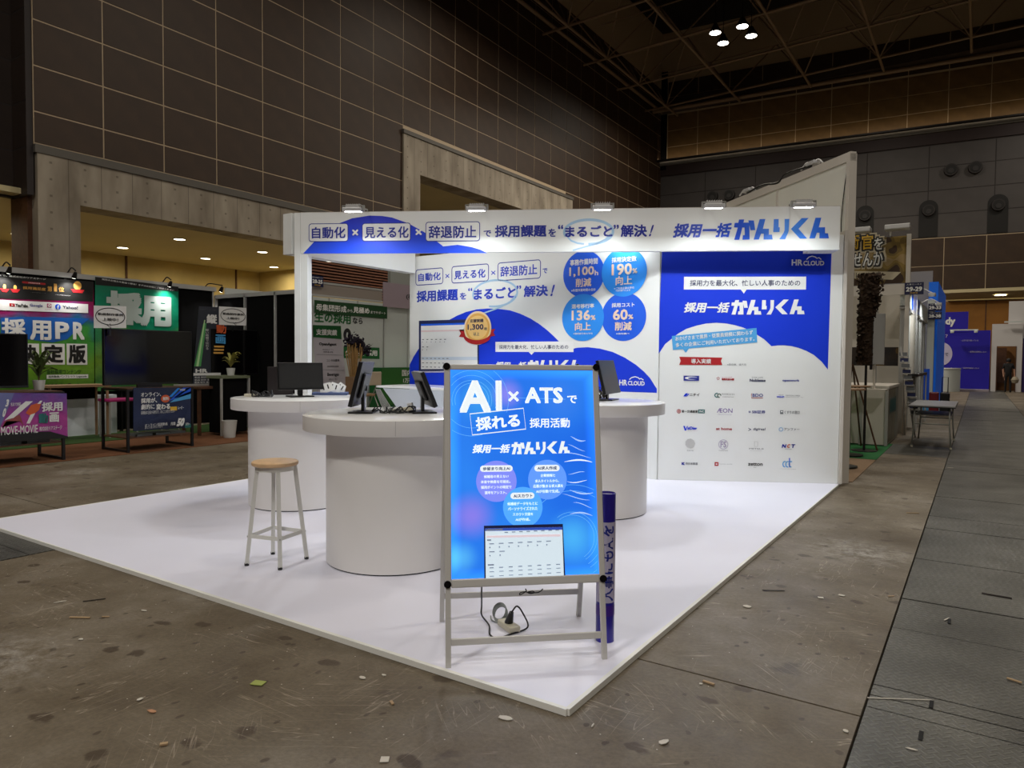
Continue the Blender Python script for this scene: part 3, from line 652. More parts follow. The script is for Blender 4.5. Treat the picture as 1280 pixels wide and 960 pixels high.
stroke(wallL, ell([(0.666,1.099),(0.714,1.053)], 20, 60, 330), .012, pteal, 2); stroke(wallL, ell([(0.699,1.092),(0.738,1.051)], 20, 0, 300), .01, pdgreen, 2)
txt(wallL, 'サクラサクミライ', [(0.747,1.100),(0.899,1.079)], pgrey, 2, .01); txt(wallL, 'CORPORATION', [(0.757,1.061),(0.890,1.052)], pgrey, 2, 0)
txt(wallL, 'BDO', [(1.111,1.101),(1.235,1.062)], pnavy, 2, .01); stroke(wallL, [(1.099,1.101),(1.100,1.048),(1.234,1.050)], .007, pred, 2)
txt(wallL, 'DREAM', [(1.397,1.076),(1.482,1.056)], pblue, 2, .03); txt(wallL, 'GROUP', [(1.416,1.095),(1.472,1.083)], pgrey, 2, 0); txt(wallL, 'CRITICAL HIRES', [(1.500,1.090),(1.668,1.075)], pgrey, 2, 0); txt(wallL, 'CONSULTING CO., LTD', [(1.501,1.065),(1.706,1.059)], pgrey, 2, 0)
stroke(wallL, ell([(0.219,0.896),(0.261,0.853)], 20), .008, pred, 2, True); poly(wallL, ell([(0.231,0.884),(0.249,0.865)], 16), pred, 2); txt(wallL, '第一交通産業', [(0.273,0.891),(0.468,0.857)], pblack, 2, .02); rect(wallL, [(0.472,0.900),(0.551,0.854)], pteal, 2); txt(wallL, 'INC', [(0.484,0.890),(0.542,0.864)], pwhite, 3, .02)
txt(wallL, 'ÆON', [(0.693,0.917),(0.878,0.865)], ppurple, 2, 0); txt(wallL, 'イオンフィナンシャル', [(0.704,0.850),(0.870,0.836)], ppurple, 2, 0)
txt(wallL, '≡ SBI証券', [(1.069,0.901),(1.267,0.861)], pnavy, 2, .01)
txt(wallL, 'くすりの窓口', [(1.490,0.901),(1.666,0.863)], pgrey, 2, .01); rect(wallL, [(1.439,0.904),(1.477,0.859)], pgrey, 2); rect(wallL, [(1.448,0.895),(1.469,0.882)], pwhite, 3)
poly(wallL, [(0.296,0.696),(0.315,0.696),(0.327,0.659),(0.340,0.694),(0.353,0.695),(0.329,0.639),(0.316,0.639)], pblue, 2); txt(wallL, 'siDiev', [(0.344,0.689),(0.464,0.651)], pblue, 2, .04, shear=.2); txt(wallL, 'エンタテインメント', [(0.354,0.642),(0.469,0.634)], pgrey, 2, 0)
txt(wallL, 'at home', [(0.688,0.685),(0.877,0.653)], pred, 2, .03)
txt(wallL, '＞', [(1.069,0.683),(1.106,0.651)], pdark, 2, .03); txt(wallL, 'digireal', [(1.124,0.688),(1.273,0.650)], pdark, 2, .01, shear=.2)
stroke(wallL, ell([(1.432,0.694),(1.476,0.652)], 20), .006, plight, 2, True); txt(wallL, 'アンファー', [(1.490,0.691),(1.670,0.659)], pgrey, 2, .01)
pale = mat('print_pale_grey', rgb(190, 190, 188), .5); palep = mat('print_pale_purple', rgb(172, 162, 190), .5)
poly(wallL, ell([(0.322,0.543),(0.440,0.424)], 9), pale, 2); txt(wallL, 'TAYA', [(0.344,0.401),(0.426,0.388)], pgrey, 2, 0)
for k in range(3): stroke(wallL, ell([(0.724,0.535),(0.833,0.422)], 24 if k == 0 else 12, 0, 360), .006, palep, 2, True) if k == 0 else None
txt(wallL, 'FS', [(0.744,0.516),(0.814,0.441)], palep, 2, .02); txt(wallL, 'SAISON', [(0.726,0.408),(0.831,0.399)], pgrey, 2, 0)
stroke(wallL, [(1.146,0.520),(1.184,0.520),(1.185,0.462),(1.147,0.461)], .004, pale, 2, True); txt(wallL, 'MITSUI', [(1.086,0.441),(1.252,0.425)], pgrey, 2, 0); txt(wallL, 'FUDOSAN', [(1.101,0.412),(1.233,0.405)], pale, 2, 0)
txt(wallL, 'N', [(1.466,0.495),(1.523,0.451)], pnavy, 2, .05, shear=.2); txt(wallL, 'C', [(1.525,0.496),(1.570,0.452)], porange, 2, .04, shear=.2); txt(wallL, 'T', [(1.574,0.497),(1.626,0.453)], pnavy, 2, .05, shear=.2); txt(wallL, 'INTEGRATION', [(1.505,0.441),(1.585,0.433)], pgrey, 2, 0)
txt(wallL, 'K', [(0.284,0.250),(0.323,0.216)], pnavy, 2, .06); txt(wallL, '西日本鉄道', [(0.332,0.251),(0.477,0.221)], pgrey, 2, .02)
rect(wallL, [(0.679,0.261),(0.725,0.215)], pred, 2); rect(wallL, [(0.692,0.245),(0.712,0.230)], pwhite, 3); txt(wallL, 'beauty world', [(0.739,0.244),(0.887,0.234)], pgrey, 2, 0)
txt(wallL, 'zetton', [(1.076,0.263),(1.248,0.226)], pblack, 2, .022); txt(wallL, 'inc.', [(1.143,0.214),(1.181,0.203)], pgrey, 2, 0)
for bx in ([(1.486,0.286),(1.529,0.221)], [(1.520,0.286),(1.566,0.219)], [(1.559,0.287),(1.602,0.222)]): stroke(wallL, ell(bx, 20, 60, 300), .012, plight, 2)
stroke(wallL, [(1.562,0.330),(1.564,0.219)], .012, pmid, 2); txt(wallL, 'consumer data company', [(1.454,0.200),(1.640,0.192)], pgrey, 2, 0)
# -- prints on the graphic wall
bl = [(-0.013,1.095),(-0.008,1.389),(0.082,1.512),(0.194,1.646),(0.366,1.826),(0.551,1.955),(0.748,2.048),(0.911,2.114),(1.079,2.165),(1.272,2.196),(1.468,2.202),(1.660,2.190),(1.842,2.165),(2.007,2.116),(2.176,2.046),(2.317,1.968),(2.443,1.883),(2.543,1.804),(2.642,1.718),(2.788,1.623),(2.906,1.648),(3.058,1.654),(3.230,1.635),(3.410,1.593),(3.576,1.523),(3.728,1.435),(3.836,1.352),(3.916,1.275),(4.006,1.145),(4.007,1.096)]
u0 = bl[0][0]; vb = 1.095
bl[0] = (.004, vb); bl[-1] = (bl[-1][0], vb); bl[1] = (.004, bl[1][1])
poly(wallP, bl, pblue, 1)
for bx in ([(0.124,2.827),(0.649,2.595)], [(0.817,2.831),(1.473,2.592)], [(1.634,2.829),(2.329,2.584)]): stroke(wallP, rrpts(bx, .04), .012, pnavy, 1, True)
PT = mat('print_blue_text', rgb(34, 62, 190), .5)
txt(wallP, '自動化', [(0.172,2.770),(0.608,2.650)], PT, 2); txt(wallP, '見える化', [(0.862,2.768),(1.422,2.642)], PT, 2); txt(wallP, '辞退防止', [(1.678,2.777),(2.280,2.635)], PT, 2)
txt(wallP, '×', [(0.695,2.733),(0.773,2.670)], PT, 2, 0); txt(wallP, '×', [(1.518,2.730),(1.594,2.670)], PT, 2, 0); txt(wallP, 'で', [(2.365,2.710),(2.438,2.642)], PT, 2)
txt(wallP, '採用課題', [(0.142,2.510),(0.931,2.338)], PT, 2, .03); txt(wallP, 'を', [(0.967,2.446),(1.084,2.346)], PT, 2); txt(wallP, '“', [(1.118,2.508),(1.193,2.463)], PT, 2)
txt(wallP, 'まるごと', [(1.219,2.492),(1.939,2.334)], PT, 2, .03); txt(wallP, '”', [(1.949,2.501),(2.026,2.450)], PT, 2); txt(wallP, '解決', [(2.068,2.491),(2.450,2.338)], PT, 2, .03); txt(wallP, '!', [(2.485,2.485),(2.561,2.334)], PT, 2, .03, shear=.3)
stroke(wallP, ell([(1.204,2.595),(1.960,2.227)], 60, 200, -110), .028, ppale, 1); stroke(wallP, [(1.952,2.381),(1.847,2.286),(1.687,2.214),(1.496,2.164),(1.371,2.134)], .02, ppale, 3)
# notebook picture
poly(wallP, [(0.188,2.058),(1.310,2.059),(1.322,1.321),(0.192,1.295)], pdark, 2); poly(wallP, [(0.230,2.008),(1.287,2.011),(1.293,1.350),(0.234,1.326)], pwhite, 3)
poly(wallP, [(0.230,2.008),(1.287,2.011),(1.288,1.983),(0.230,1.980)], pmid, 4); poly(wallP, [(0.231,1.912),(1.288,1.914),(1.288,1.893),(0.231,1.888)], mat('print_pale_pink', rgb(232, 208, 208), .5), 4)
for r_, n_ in ((424, 6), (427, 6), (433, 2), (436.5, 2)):
    for k in range(n_): rect(wallP, [([(0.257,1.779)][0][0] + k*.085, [(0.257,1.779)][0][1] - (r_-424)*.0123), ([(0.257,1.779)][0][0] + k*.085 + (.035 if r_ in (424, 433) else .012), [(0.257,1.779)][0][1] - (r_-424)*.0123 - .012)], pgrey, 4)
poly(wallP, [(0.242,1.513),(1.292,1.519),(1.292,1.474),(0.242,1.465)], mat('print_pale_blue_row', rgb(205, 218, 232), .5), 4)
for r_ in (447.5, 453, 458):
    for k in range(7): rect(wallP, [([(0.258,1.495)][0][0] + k*.078, [(0.258,1.495)][0][1] - (r_-447.5)*.0123), ([(0.258,1.495)][0][0] + k*.078 + .04, [(0.258,1.495)][0][1] - (r_-447.5)*.0123 - .01)], pgrey, 5)
poly(wallP, [(0.099,1.299),(1.322,1.325),(1.350,1.301),(0.067,1.268)], plav, 2)
# award rosette
poly(wallP, [(0.957,1.913),(1.073,1.911),(1.074,1.796),(0.957,1.808),(0.994,1.854)], pred, 4); poly(wallP, [(1.601,1.914),(1.498,1.905),(1.499,1.803),(1.596,1.819),(1.568,1.864)], pred, 4)
poly(wallP, ell([(1.051,2.171),(1.533,1.690)]), mat('print_pale_gold', rgb(244, 222, 180), .5), 5); poly(wallP, ell([(1.077,2.142),(1.508,1.724)]), pgold, 6); poly(wallP, ell([(1.109,2.106),(1.477,1.769)]), mat('print_bright_gold', rgb(246, 204, 128), .45), 7)
poly(wallP, ell([(1.036,1.981),(1.542,1.696)], 24, 200, 342) + ell([(1.036,2.027),(1.541,1.758)], 24, 340, 200), pred, 8)
txt(wallP, '支援実績', [(1.159,2.059),(1.400,2.008)], pdark, 9, .01); txt(wallP, '1,300', [(1.120,1.985),(1.401,1.895)], pdark, 9, .02); txt(wallP, '社', [(1.412,1.940),(1.468,1.898)], pdark, 9, .01); txt(wallP, '以上', [(1.225,1.870),(1.331,1.821)], pdark, 9, .01)
rect(wallP, [(1.603,1.730),(2.848,1.591)], pwhite, 2); poly(wallP, [(2.156,1.590),(2.245,1.590),(2.201,1.551)], pwhite, 2)
txt(wallP, '採用力を最大化、忙しい人事のための', [(1.669,1.686),(2.770,1.629)], pdark, 3, .008)
mark(wallP, [(1.599,1.487),(2.958,1.321)], pwhite, 2)
txt(wallP, 'HR', [(3.508,1.245),(3.614,1.173)], pwhite, 3, .03); txt(wallP, 'CLOUD', [(3.624,1.233),(3.849,1.178)], pwhite, 3, .03)
stroke(wallP, [(3.645,1.249),(3.672,1.274),(3.720,1.287),(3.763,1.276),(3.779,1.259),(3.800,1.267),(3.832,1.248)], .012, pwhite, 3)
for bx, m_ in (([(2.687,2.905),(3.277,2.294)], pmid), ([(3.246,2.903),(3.852,2.280)], pcyan), ([(2.682,2.350),(3.274,1.725)], pcyan), ([(3.248,2.336),(3.856,1.731)], pmid)):
    (a0, c0), (a1, c1) = bx; cx, cy = (a0+a1)/2, (c0+c1)/2; r_ = (a1-a0+c0-c1)/4; poly(wallP, ell([(cx-r_, cy+r_), (cx+r_, cy-r_)]), m_, 2 if m_ is pmid else 3)
for s_, bx, m_ in (('事務作業時間', [(2.785,2.793),(3.186,2.715)], pwhite), ('1,100', [(2.774,2.695),(3.137,2.565)], pchamp), ('h', [(3.145,2.636),(3.196,2.572)], pchamp), ('削減', [(2.871,2.545),(3.099,2.434)], pchamp), ('※年間作業時間の合計', [(2.807,2.411),(3.163,2.374)], pwhite),
  ('採用決定数', [(3.381,2.782),(3.718,2.714)], pwhite), ('190', [(3.383,2.697),(3.660,2.555)], pchamp), ('%', [(3.664,2.629),(3.731,2.565)], pchamp), ('向上', [(3.440,2.542),(3.664,2.430)], pchamp), ('※ご利用企業の平均', [(3.420,2.405),(3.692,2.376)], pwhite), ('※当社調べによる', [(3.443,2.375),(3.639,2.351)], pwhite),
  ('選考移行率', [(2.816,2.215),(3.143,2.156)], pwhite), ('136', [(2.817,2.133),(3.088,2.002)], pchamp), ('%', [(3.096,2.065),(3.166,2.002)], pchamp), ('向上', [(2.867,1.978),(3.101,1.870)], pchamp), ('※選考移行率の平均', [(2.845,1.842),(3.125,1.818)], pwhite),
  ('採用コスト', [(3.390,2.209),(3.701,2.153)], pwhite), ('60', [(3.409,2.127),(3.612,1.994)], pchamp), ('%', [(3.617,2.061),(3.687,2.002)], pchamp), ('削減', [(3.438,1.970),(3.668,1.862)], pchamp), ('※自社調べ', [(3.458,1.834),(3.637,1.812)], pwhite)):
    txt(wallP, s_, bx, m_, 5, .025 if len(s_) < 7 else .01)
# -- flood lights along the header
def flood(M, label, power=60, target=None):
    """M: lamp frame, x along the header, y up, z outwards"""
    t = tag(link('flood_light', None, None, M), label, 'lamp', 'flood lights along the booth header')
    b = B(); b.bbox((-.11, -.015, -.06), (.11, .03, .08), .006); b.box((-.08, .03, -.04), (.08, .055, .05))
    for k in range(7): b.box((-.075+k*.025, .055, -.035), (-.07+k*.025, .07, .045))
    lpart('housing', b, lampbody, t)
    b = B(); b.box((-.085, -.019, -.045), (.085, -.014, .062)); lpart('lens', b, lampglass, t)
    b = B(); b.box((-.13, -.01, -.02), (-.112, .05, .02)); b.box((.112, -.01, -.02), (.13, .05, .02)); b.box((-.13, .045, -.012), (.13, .058, .012)); lpart('bracket', b, chrome, t)
    return t
dirn = (HF.to_3x3() @ Vector((0, -1, .2))).normalized()
labs = ['lit flood light above the boxed words at the header left end', 'second lit flood light from the left, above the third boxed word', 'middle lit flood light above the pale blue ring on the header', 'lit flood light above the start of the large blue product name', 'rightmost lit flood light near the header right end']
for (u, v), lb in zip([(0.827,3.185),(2.258,3.176),(3.665,3.171),(4.869,3.173),(5.812,3.169)], labs):
    M = HF @ Matrix.Translation((u, v, .5)) @ Matrix.Rotation(math.radians(8), 4, 'X')
    t = flood(M, lb)
    b = B(); b.tube([Vector((u, 3.2, -.03)), Vector((u, 3.3, -.02)), Vector((u, v+.08, .26)), Vector((u, v+.05, .48))], .009, cat=False); b.v = [tuple(HF @ Vector(q)) for q in b.v]; part('arm', b, chrome, t)
    p = HF @ Vector((u, v-.03, .5)); area('flood_lamp', p, .16, FLOOD_P, (.92, .98, 1), dirn, sy=.09, spread=165)
# two flood lights behind the header that light the graphic wall
for u, lb in ((1.5, 'flood light hidden behind the header left half, aimed at the graphic wall'), (4.0, 'flood light hidden behind the header right half, aimed at the graphic wall')):
    M = HF @ Matrix.Translation((u, 3.12, -.42)) @ Matrix.Rotation(math.radians(180), 4, 'Y')
    t = flood(M, lb)
    b = B(); b.tube([Vector((u, 3.2, -.06)), Vector((u, 3.2, -.42))], .009, cat=False); b.v = [tuple(HF @ Vector(q)) for q in b.v]; part('arm', b, chrome, t)
    area('flood_lamp', HF @ Vector((u, 3.08, -.42)), .16, INNER_P, (.92, .98, 1), HF.to_3x3() @ Vector((0, -.9, -.6)), sy=.09, spread=165)
# ---------------------------------------------------------------- round counters
cwhite = mat('counter_white', rgb(228, 226, 224), .35, noise=.01, nscale=2)
ctop = mat('counter_top_white', rgb(236, 236, 236), .16, noise=.01, nscale=2)
def counter(x, y, label):
    t = thing('round_counter', (x, y, .03), label, 'counter', 'white round counters on the booth floor')
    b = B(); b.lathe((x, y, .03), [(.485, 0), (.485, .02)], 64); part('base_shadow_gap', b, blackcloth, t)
    b = B(); b.lathe((x, y, .03), [(.49, .008), (.495, .01), (.495, .955)], 72); part('drum', b, cwhite, t)
    b = B(); b.lathe((x, y, .03), [(0, .955), (.653, .955), (.655, .958), (.655, 1.058), (.653, 1.0595), (0, 1.0595)], 80); part('top_slab', b, cwhite, t)
    b = B(); b.lathe((x, y, .03), [(.6535, 1.0595), (.651, 1.061), (0, 1.061)], 80); part('top_surface', b, ctop, t)
    a = math.atan2(CAM_LOC[1]-y, CAM_LOC[0]-x); p = (x + .6555*math.cos(a), y + .6555*math.sin(a))
    b = B(); b.box((-.0007, -.0012, .99), (.0005, .0012, 1.088), Matrix.Translation((p[0], p[1], 0)) @ Matrix.Rotation(a, 4, 'Z')); part('edge_seam', b, mat('seam_grey', rgb(170, 168, 166), .6), t)
counter(-2.166, 1.284, 'white round counter nearest the camera, left of the lit poster stand')
counter(-4.311, 2.198, 'white round counter at the back left, behind the wooden stool')
counter(-1.699, 3.625, 'white round counter at the right, half hidden by the poster stand')
# stool
t = thing('bar_stool', (-2.75, .69, .03), 'round pale wooden seat stool with four light grey legs', 'stool')
sx, sy_ = -2.745, .67
b = B(); b.lathe((sx, sy_, .03), [(0, .7), (.15, .7), (.158, .706), (.16, .715), (.158, .726), (.15, .731), (0, .731)], 48); part('seat', b, wood, t)
b = B(); b.lathe((sx, sy_, .03), [(.13, .665), (.13, .699), (.122, .699), (.122, .665), (.13, .665)], 40); part('seat_ring', b, grey_metal, t)
feet = [(-2.85, .51), (-2.58, .58), (-2.64, .86), (-2.94, .80)]
rings = []
for fx, fy in feet:
    tx, ty = sx + (fx-sx)*.62, sy_ + (fy-sy_)*.62; v = Vector((tx-fx, ty-fy, .69)); 
    b = B(); b.beam((fx, fy, .045), (tx, ty, .73), .026, .026, up=(fx-sx, fy-sy_, 0)); part('leg', b, grey_metal, t)
    b = B(); b.cyl((fx, fy, .03), (fx, fy, .048), .016, n=12); part('rubber_foot', b, black, t)
    rings.append(Vector((fx, fy, .045)).lerp(Vector((tx, ty, .73)), .28))
for k in range(4):
    b = B(); b.beam(rings[k], rings[(k+1) % 4], .008, .026); part('stretcher', b, grey_metal, t)
    b = B(); b.cyl(rings[k] - Vector((0, 0, .004)), rings[k] + (rings[k] - Vector((sx, sy_, rings[k].z))).normalized()*.018, .006, n=8); part('bolt', b, chrome, t)
# ---------------------------------------------------------------- monitors
def monitor(base, yaw_n, tilt, w, h, label, lift=.1, scr=screenm, mirror=False, depth=.03):
    nx, ny = yaw_n; L = math.hypot(nx, ny); nx /= L; ny /= L
    t = thing('desktop_monitor', base, label, 'monitor', 'black monitors on the round counters')
    U = Vector((-ny, nx, 0)); N0 = Vector((nx, ny, 0)); a = math.radians(tilt)
    V = Vector((0, 0, 1))*math.cos(a) - N0*math.sin(a); N = U.cross(V)
    O = Vector(base) + Vector((0, 0, lift)) + N0*.03 + N0*math.sin(a)*h*.45
    M = Matrix(((U.x, V.x, N.x, O.x), (U.y, V.y, N.y, O.y), (U.z, V.z, N.z, O.z), (0, 0, 0, 1)))
    b = B(); b.bbox((-w/2, 0, -depth), (w/2, h, 0), .004, M); b.bbox((-w/4, h*.2, -depth-.02), (w/4, h*.75, -depth), .008, M); part('casing', b, black, t)
    b = B(); b.box((-w/2+.012, .018, 0), (w/2-.012, h-.012, .0015), M); part('screen', b, scr, t)
    b = B(); p = Vector(base); b.beam(p + Vector((0, 0, .01)), p + Vector((0, 0, lift+.12)), .05, .022, up=N0); b.beam(p+Vector((0,0,lift+.1)), O + V*h*.45 - N*depth, .05, .03); part('neck', b, black, t)
    Mz = Matrix.Translation(p) @ Matrix.Rotation(math.atan2(ny, nx), 4, 'Z')
    b = B(); b.bbox((-.09, -.12, 0), (.09, .12, .013), .004, Mz); part('base_plate', b, black, t)
    b = B(); b.box((-.05, h*.3, -depth-.0215), (.03, h*.5, -depth-.02), M); part('rating_sticker', b, mat('sticker_grey', rgb(120, 124, 132), .5), t)
    return t
Z1 = 1.091
monitor((-4.36, 2.24, Z1), (.92, -.38), 6, .46, .275, 'black monitor facing the camera on the back left counter', .075, screengrey)
monitor((-2.38, 1.17, Z1), (-.83, -.56), 14, .46, .33, 'black monitor seen edge-on leaning right, left of the near counter pair', .06)
monitor((-2.05, 1.45, Z1), (.64, .76), 22, .46, .27, 'black monitor seen edge-on leaning left, right of the near counter pair', .06)
monitor((-1.70, 3.86, Z1), (.985, .15), 14, .52, .34, 'black monitor turned sideways beside a cable tangle on the right counter', .07, screengrey)
monitor((-1.98, 3.72, Z1), (-.9, -.5), 12, .46, .28, 'black monitor mostly hidden behind the poster stand top right corner', .09)
# computer tower / dark box behind the back left monitor
t = thing('dark_display_box', (-4.8, 2.35, Z1), 'dark flat display box standing left of the back left monitor', 'box')
b = B(); b.bbox((-.13, -.015, 0), (.13, .015, .3), .003, Matrix.Translation((-4.82, 2.36, Z1)) @ Matrix.Rotation(math.radians(58), 4, 'Z')); part('body', b, mat('dark_brown_plastic', rgb(26, 16, 16), .5), t)
b = B(); b.box((-.03, -.0165, .24), (.05, -.0155, .25), Matrix.Translation((-4.82, 2.36, Z1)) @ Matrix.Rotation(math.radians(58), 4, 'Z')); part('lettering', b, pgrey, t)
# cable tangles on counters
def tangle(c, rad, n, m, label, seed, r=.004, zr=.06):
    rr = random.Random(seed); b = B()
    for k in range(n):
        pts = []; x, y = rr.uniform(-rad, rad)*.5, rr.uniform(-rad, rad)*.5
        for j in range(9):
            a = rr.uniform(0, 6.28); x += .06*math.cos(a); y += .06*math.sin(a); d = math.hypot(x, y)
            if d > rad: x *= rad/d; y *= rad/d
            pts.append((c[0]+x, c[1]+y, c[2] + r + rr.random()**2*zr))
        b.tube(pts, r, 6)
    return tag(single('cable_tangle', b, m, c, label, 'cable'), label, 'cable')
tangle((-4.62, 2.02, Z1), .13, 7, cable, 'tangled black cables left of the back left monitor', 3)
tangle((-2.2, 1.3, Z1), .16, 8, cable, 'black cable tangle between the two edge-on monitors', 4, zr=.05)
tangle((-1.82, 3.82, Z1), .1, 8, mat('brown_cable', rgb(74, 66, 50), .5), 'brownish cable tangle beside the sideways monitor', 5, zr=.13)
b = B()
for k in range(6): b.tube([(-2.36+.008*k, 1.28, Z1+.17), (-2.33+.012*k, 1.27, Z1+.12), (-2.27+.01*k, 1.26+.005*k, Z1+.04), (-2.22, 1.27, Z1+.012)], .0035, 6)
single('cable_bundle', b, whitecable, (-2.3, 1.27, Z1), 'loop of white cables drooping beside the leaning left monitor', 'cable')
t = thing('power_strip', (-2.19, 1.36, Z1), 'white power strip among the cables on the near counter', 'power strip')
Mz = Matrix.Translation((-2.17, 1.36, Z1+.006)) @ Matrix.Rotation(math.radians(30), 4, 'Z') @ Matrix.Rotation(math.radians(-10), 4, 'Y')
b = B(); b.bbox((-.11, -.025, 0), (.09, .025, .03), .004, Mz); part('body', b, cream, t)
b = B(); b.bbox((.05, -.022, .03), (.088, .022, .055), .004, Mz); part('plug', b, whitecable, t)
for k in range(3): 
    b = B(); b.box((-.08+.04*k, -.01, .0301), (-.065+.04*k, .01, .031), Mz); part('socket', b, black, t)
t = thing('power_strip', (-4.75, 1.95, Z1), 'small white power strip on the back left counter rim', 'power strip')
b = B(); b.bbox((-.07, -.02, 0), (.07, .02, .03), .004, Matrix.Translation((-4.72, 1.93, Z1)) @ Matrix.Rotation(.8, 4, 'Z')); part('body', b, cream, t)
# booklet box on the back left counter
t = thing('booklet_tray', (-4.5, 2.75, Z1), 'low blue and white tray of folded leaflets on the back left counter', 'tray')
Mz = Matrix.Translation((-4.42, 2.72, Z1)) @ Matrix.Rotation(math.radians(42), 4, 'Z')
b = B(); b.bbox((-.2, -.09, 0), (.17, .09, .028), .003, Mz); part('tray', b, mat('tray_blue', rgb(70, 86, 130), .5), t)
for k, (a, w_) in enumerate(((-18, .17), (14, .15), (30, .13))):
    Mk = Mz @ Matrix.Translation((-.04 + .05*k, -.06+.05*k, .03)) @ Matrix.Rotation(math.radians(a), 4, 'Y')
    b = B(); b.prism([(-w_/2, 0), (w_/2, 0), (w_/3, .1), (-w_/4, .11)], -.002, .002, Mk @ Matrix.Rotation(math.radians(70), 4, 'X')); part('leaflet', b, pwhite, t)
    b = B(); b.prism([(-w_/5, .035), (-w_/8, .035), (-w_/8, .085), (-w_/5, .085)], .0025, .003, Mk @ Matrix.Rotation(math.radians(70), 4, 'X')); b.prism([(w_/12, .035), (w_/6, .035), (w_/6, .085), (w_/12, .085)], .0025, .003, Mk @ Matrix.Rotation(math.radians(70), 4, 'X')); part('printed_marks', b, pblack, t)
# white cloth-covered counter at the inner corner
t = thing('covered_table', (-5.3, 5.0, .03), 'high table under a white cloth against the blue graphic wall', 'table')
b = B(); b.bbox((-5.75, 4.75, 1.07), (-4.3, 5.5, 1.1), .004); part('tabletop', b, ctop, t)
b = B(); b.prism([(-5.62, 1.065), (-4.3, 1.065), (-4.3, .03), (-5.05, .03), (-5.3, .75)], 0, .01, frame(((0, 4.76, 0), (1, 0, 0), (0, 0, 1)))); part('cloth_drape', b, mat('grey_white_cloth', rgb(190, 196, 204), .8), t)
for x, y in ((-5.3, 5.4), (-4.4, 5.4), (-4.4, 4.85)):
    b = B(); b.beam((x, y, .03), (x, y, 1.07), .03); part('leg', b, white, t)
# ---------------------------------------------------------------- lit poster stand
SF = frame(FR_S)
sign = tag(link('poster_stand', None, None, SF), 'silver A-frame stand with a backlit blue recruitment poster', 'sign stand')
sfr = mat('brushed_silver_frame', rgb(200, 198, 194), .4, .08)
q = [(-0.020,1.457),(0.765,1.463),(0.783,0.334),(-0.020,0.364)]
W0, W1 = -.005, .79; T_, Bm = 1.462, .375
UL, UR, VB, VT = W0, W1, Bm, T_
b = B()
b.bbox((UL, VB, -.03), (UL+.032, VT, 0), .006); b.bbox((UR-.032, VB, -.03), (UR, VT, 0), .006)
b.bbox((UL+.03, VT-.03, -.03), (UR-.03, VT, 0), .006); b.bbox((UL+.03, VB-.006, -.03), (UR-.03, VB+.036, .002), .006); lpart('snap_frame', b, sfr, sign)
for u, v in ((UL, VT), (UR, VT), (UL, VB), (UR, VB)):
    b = B(); b.cyl((u+(.012 if u < .3 else -.012), v-(.012 if v > 1 else -.012), -.034), (u+(.012 if u < .3 else -.012), v-(.012 if v > 1 else -.012), .004), .018, n=20); lpart('corner_cap', b, mat('black_chrome', rgb(50, 48, 50), .15, .8), sign)
for u in (UL+.002, UR-.028):
    b = B(); b.bbox((u, 0, -.028), (u+.026, VB, -.004), .003); lpart('front_leg', b, sfr, sign)
b = B(); b.bbox((UL+.028, .1, -.024), (UR-.028, .132, -.008), .003); lpart('front_crossbar', b, sfr, sign)
b = B(); b.box((UL+.02, VB+.01, -.028), (UR-.02, VT-.01, -.012)); lpart('back_panel', b, grey_metal, sign)
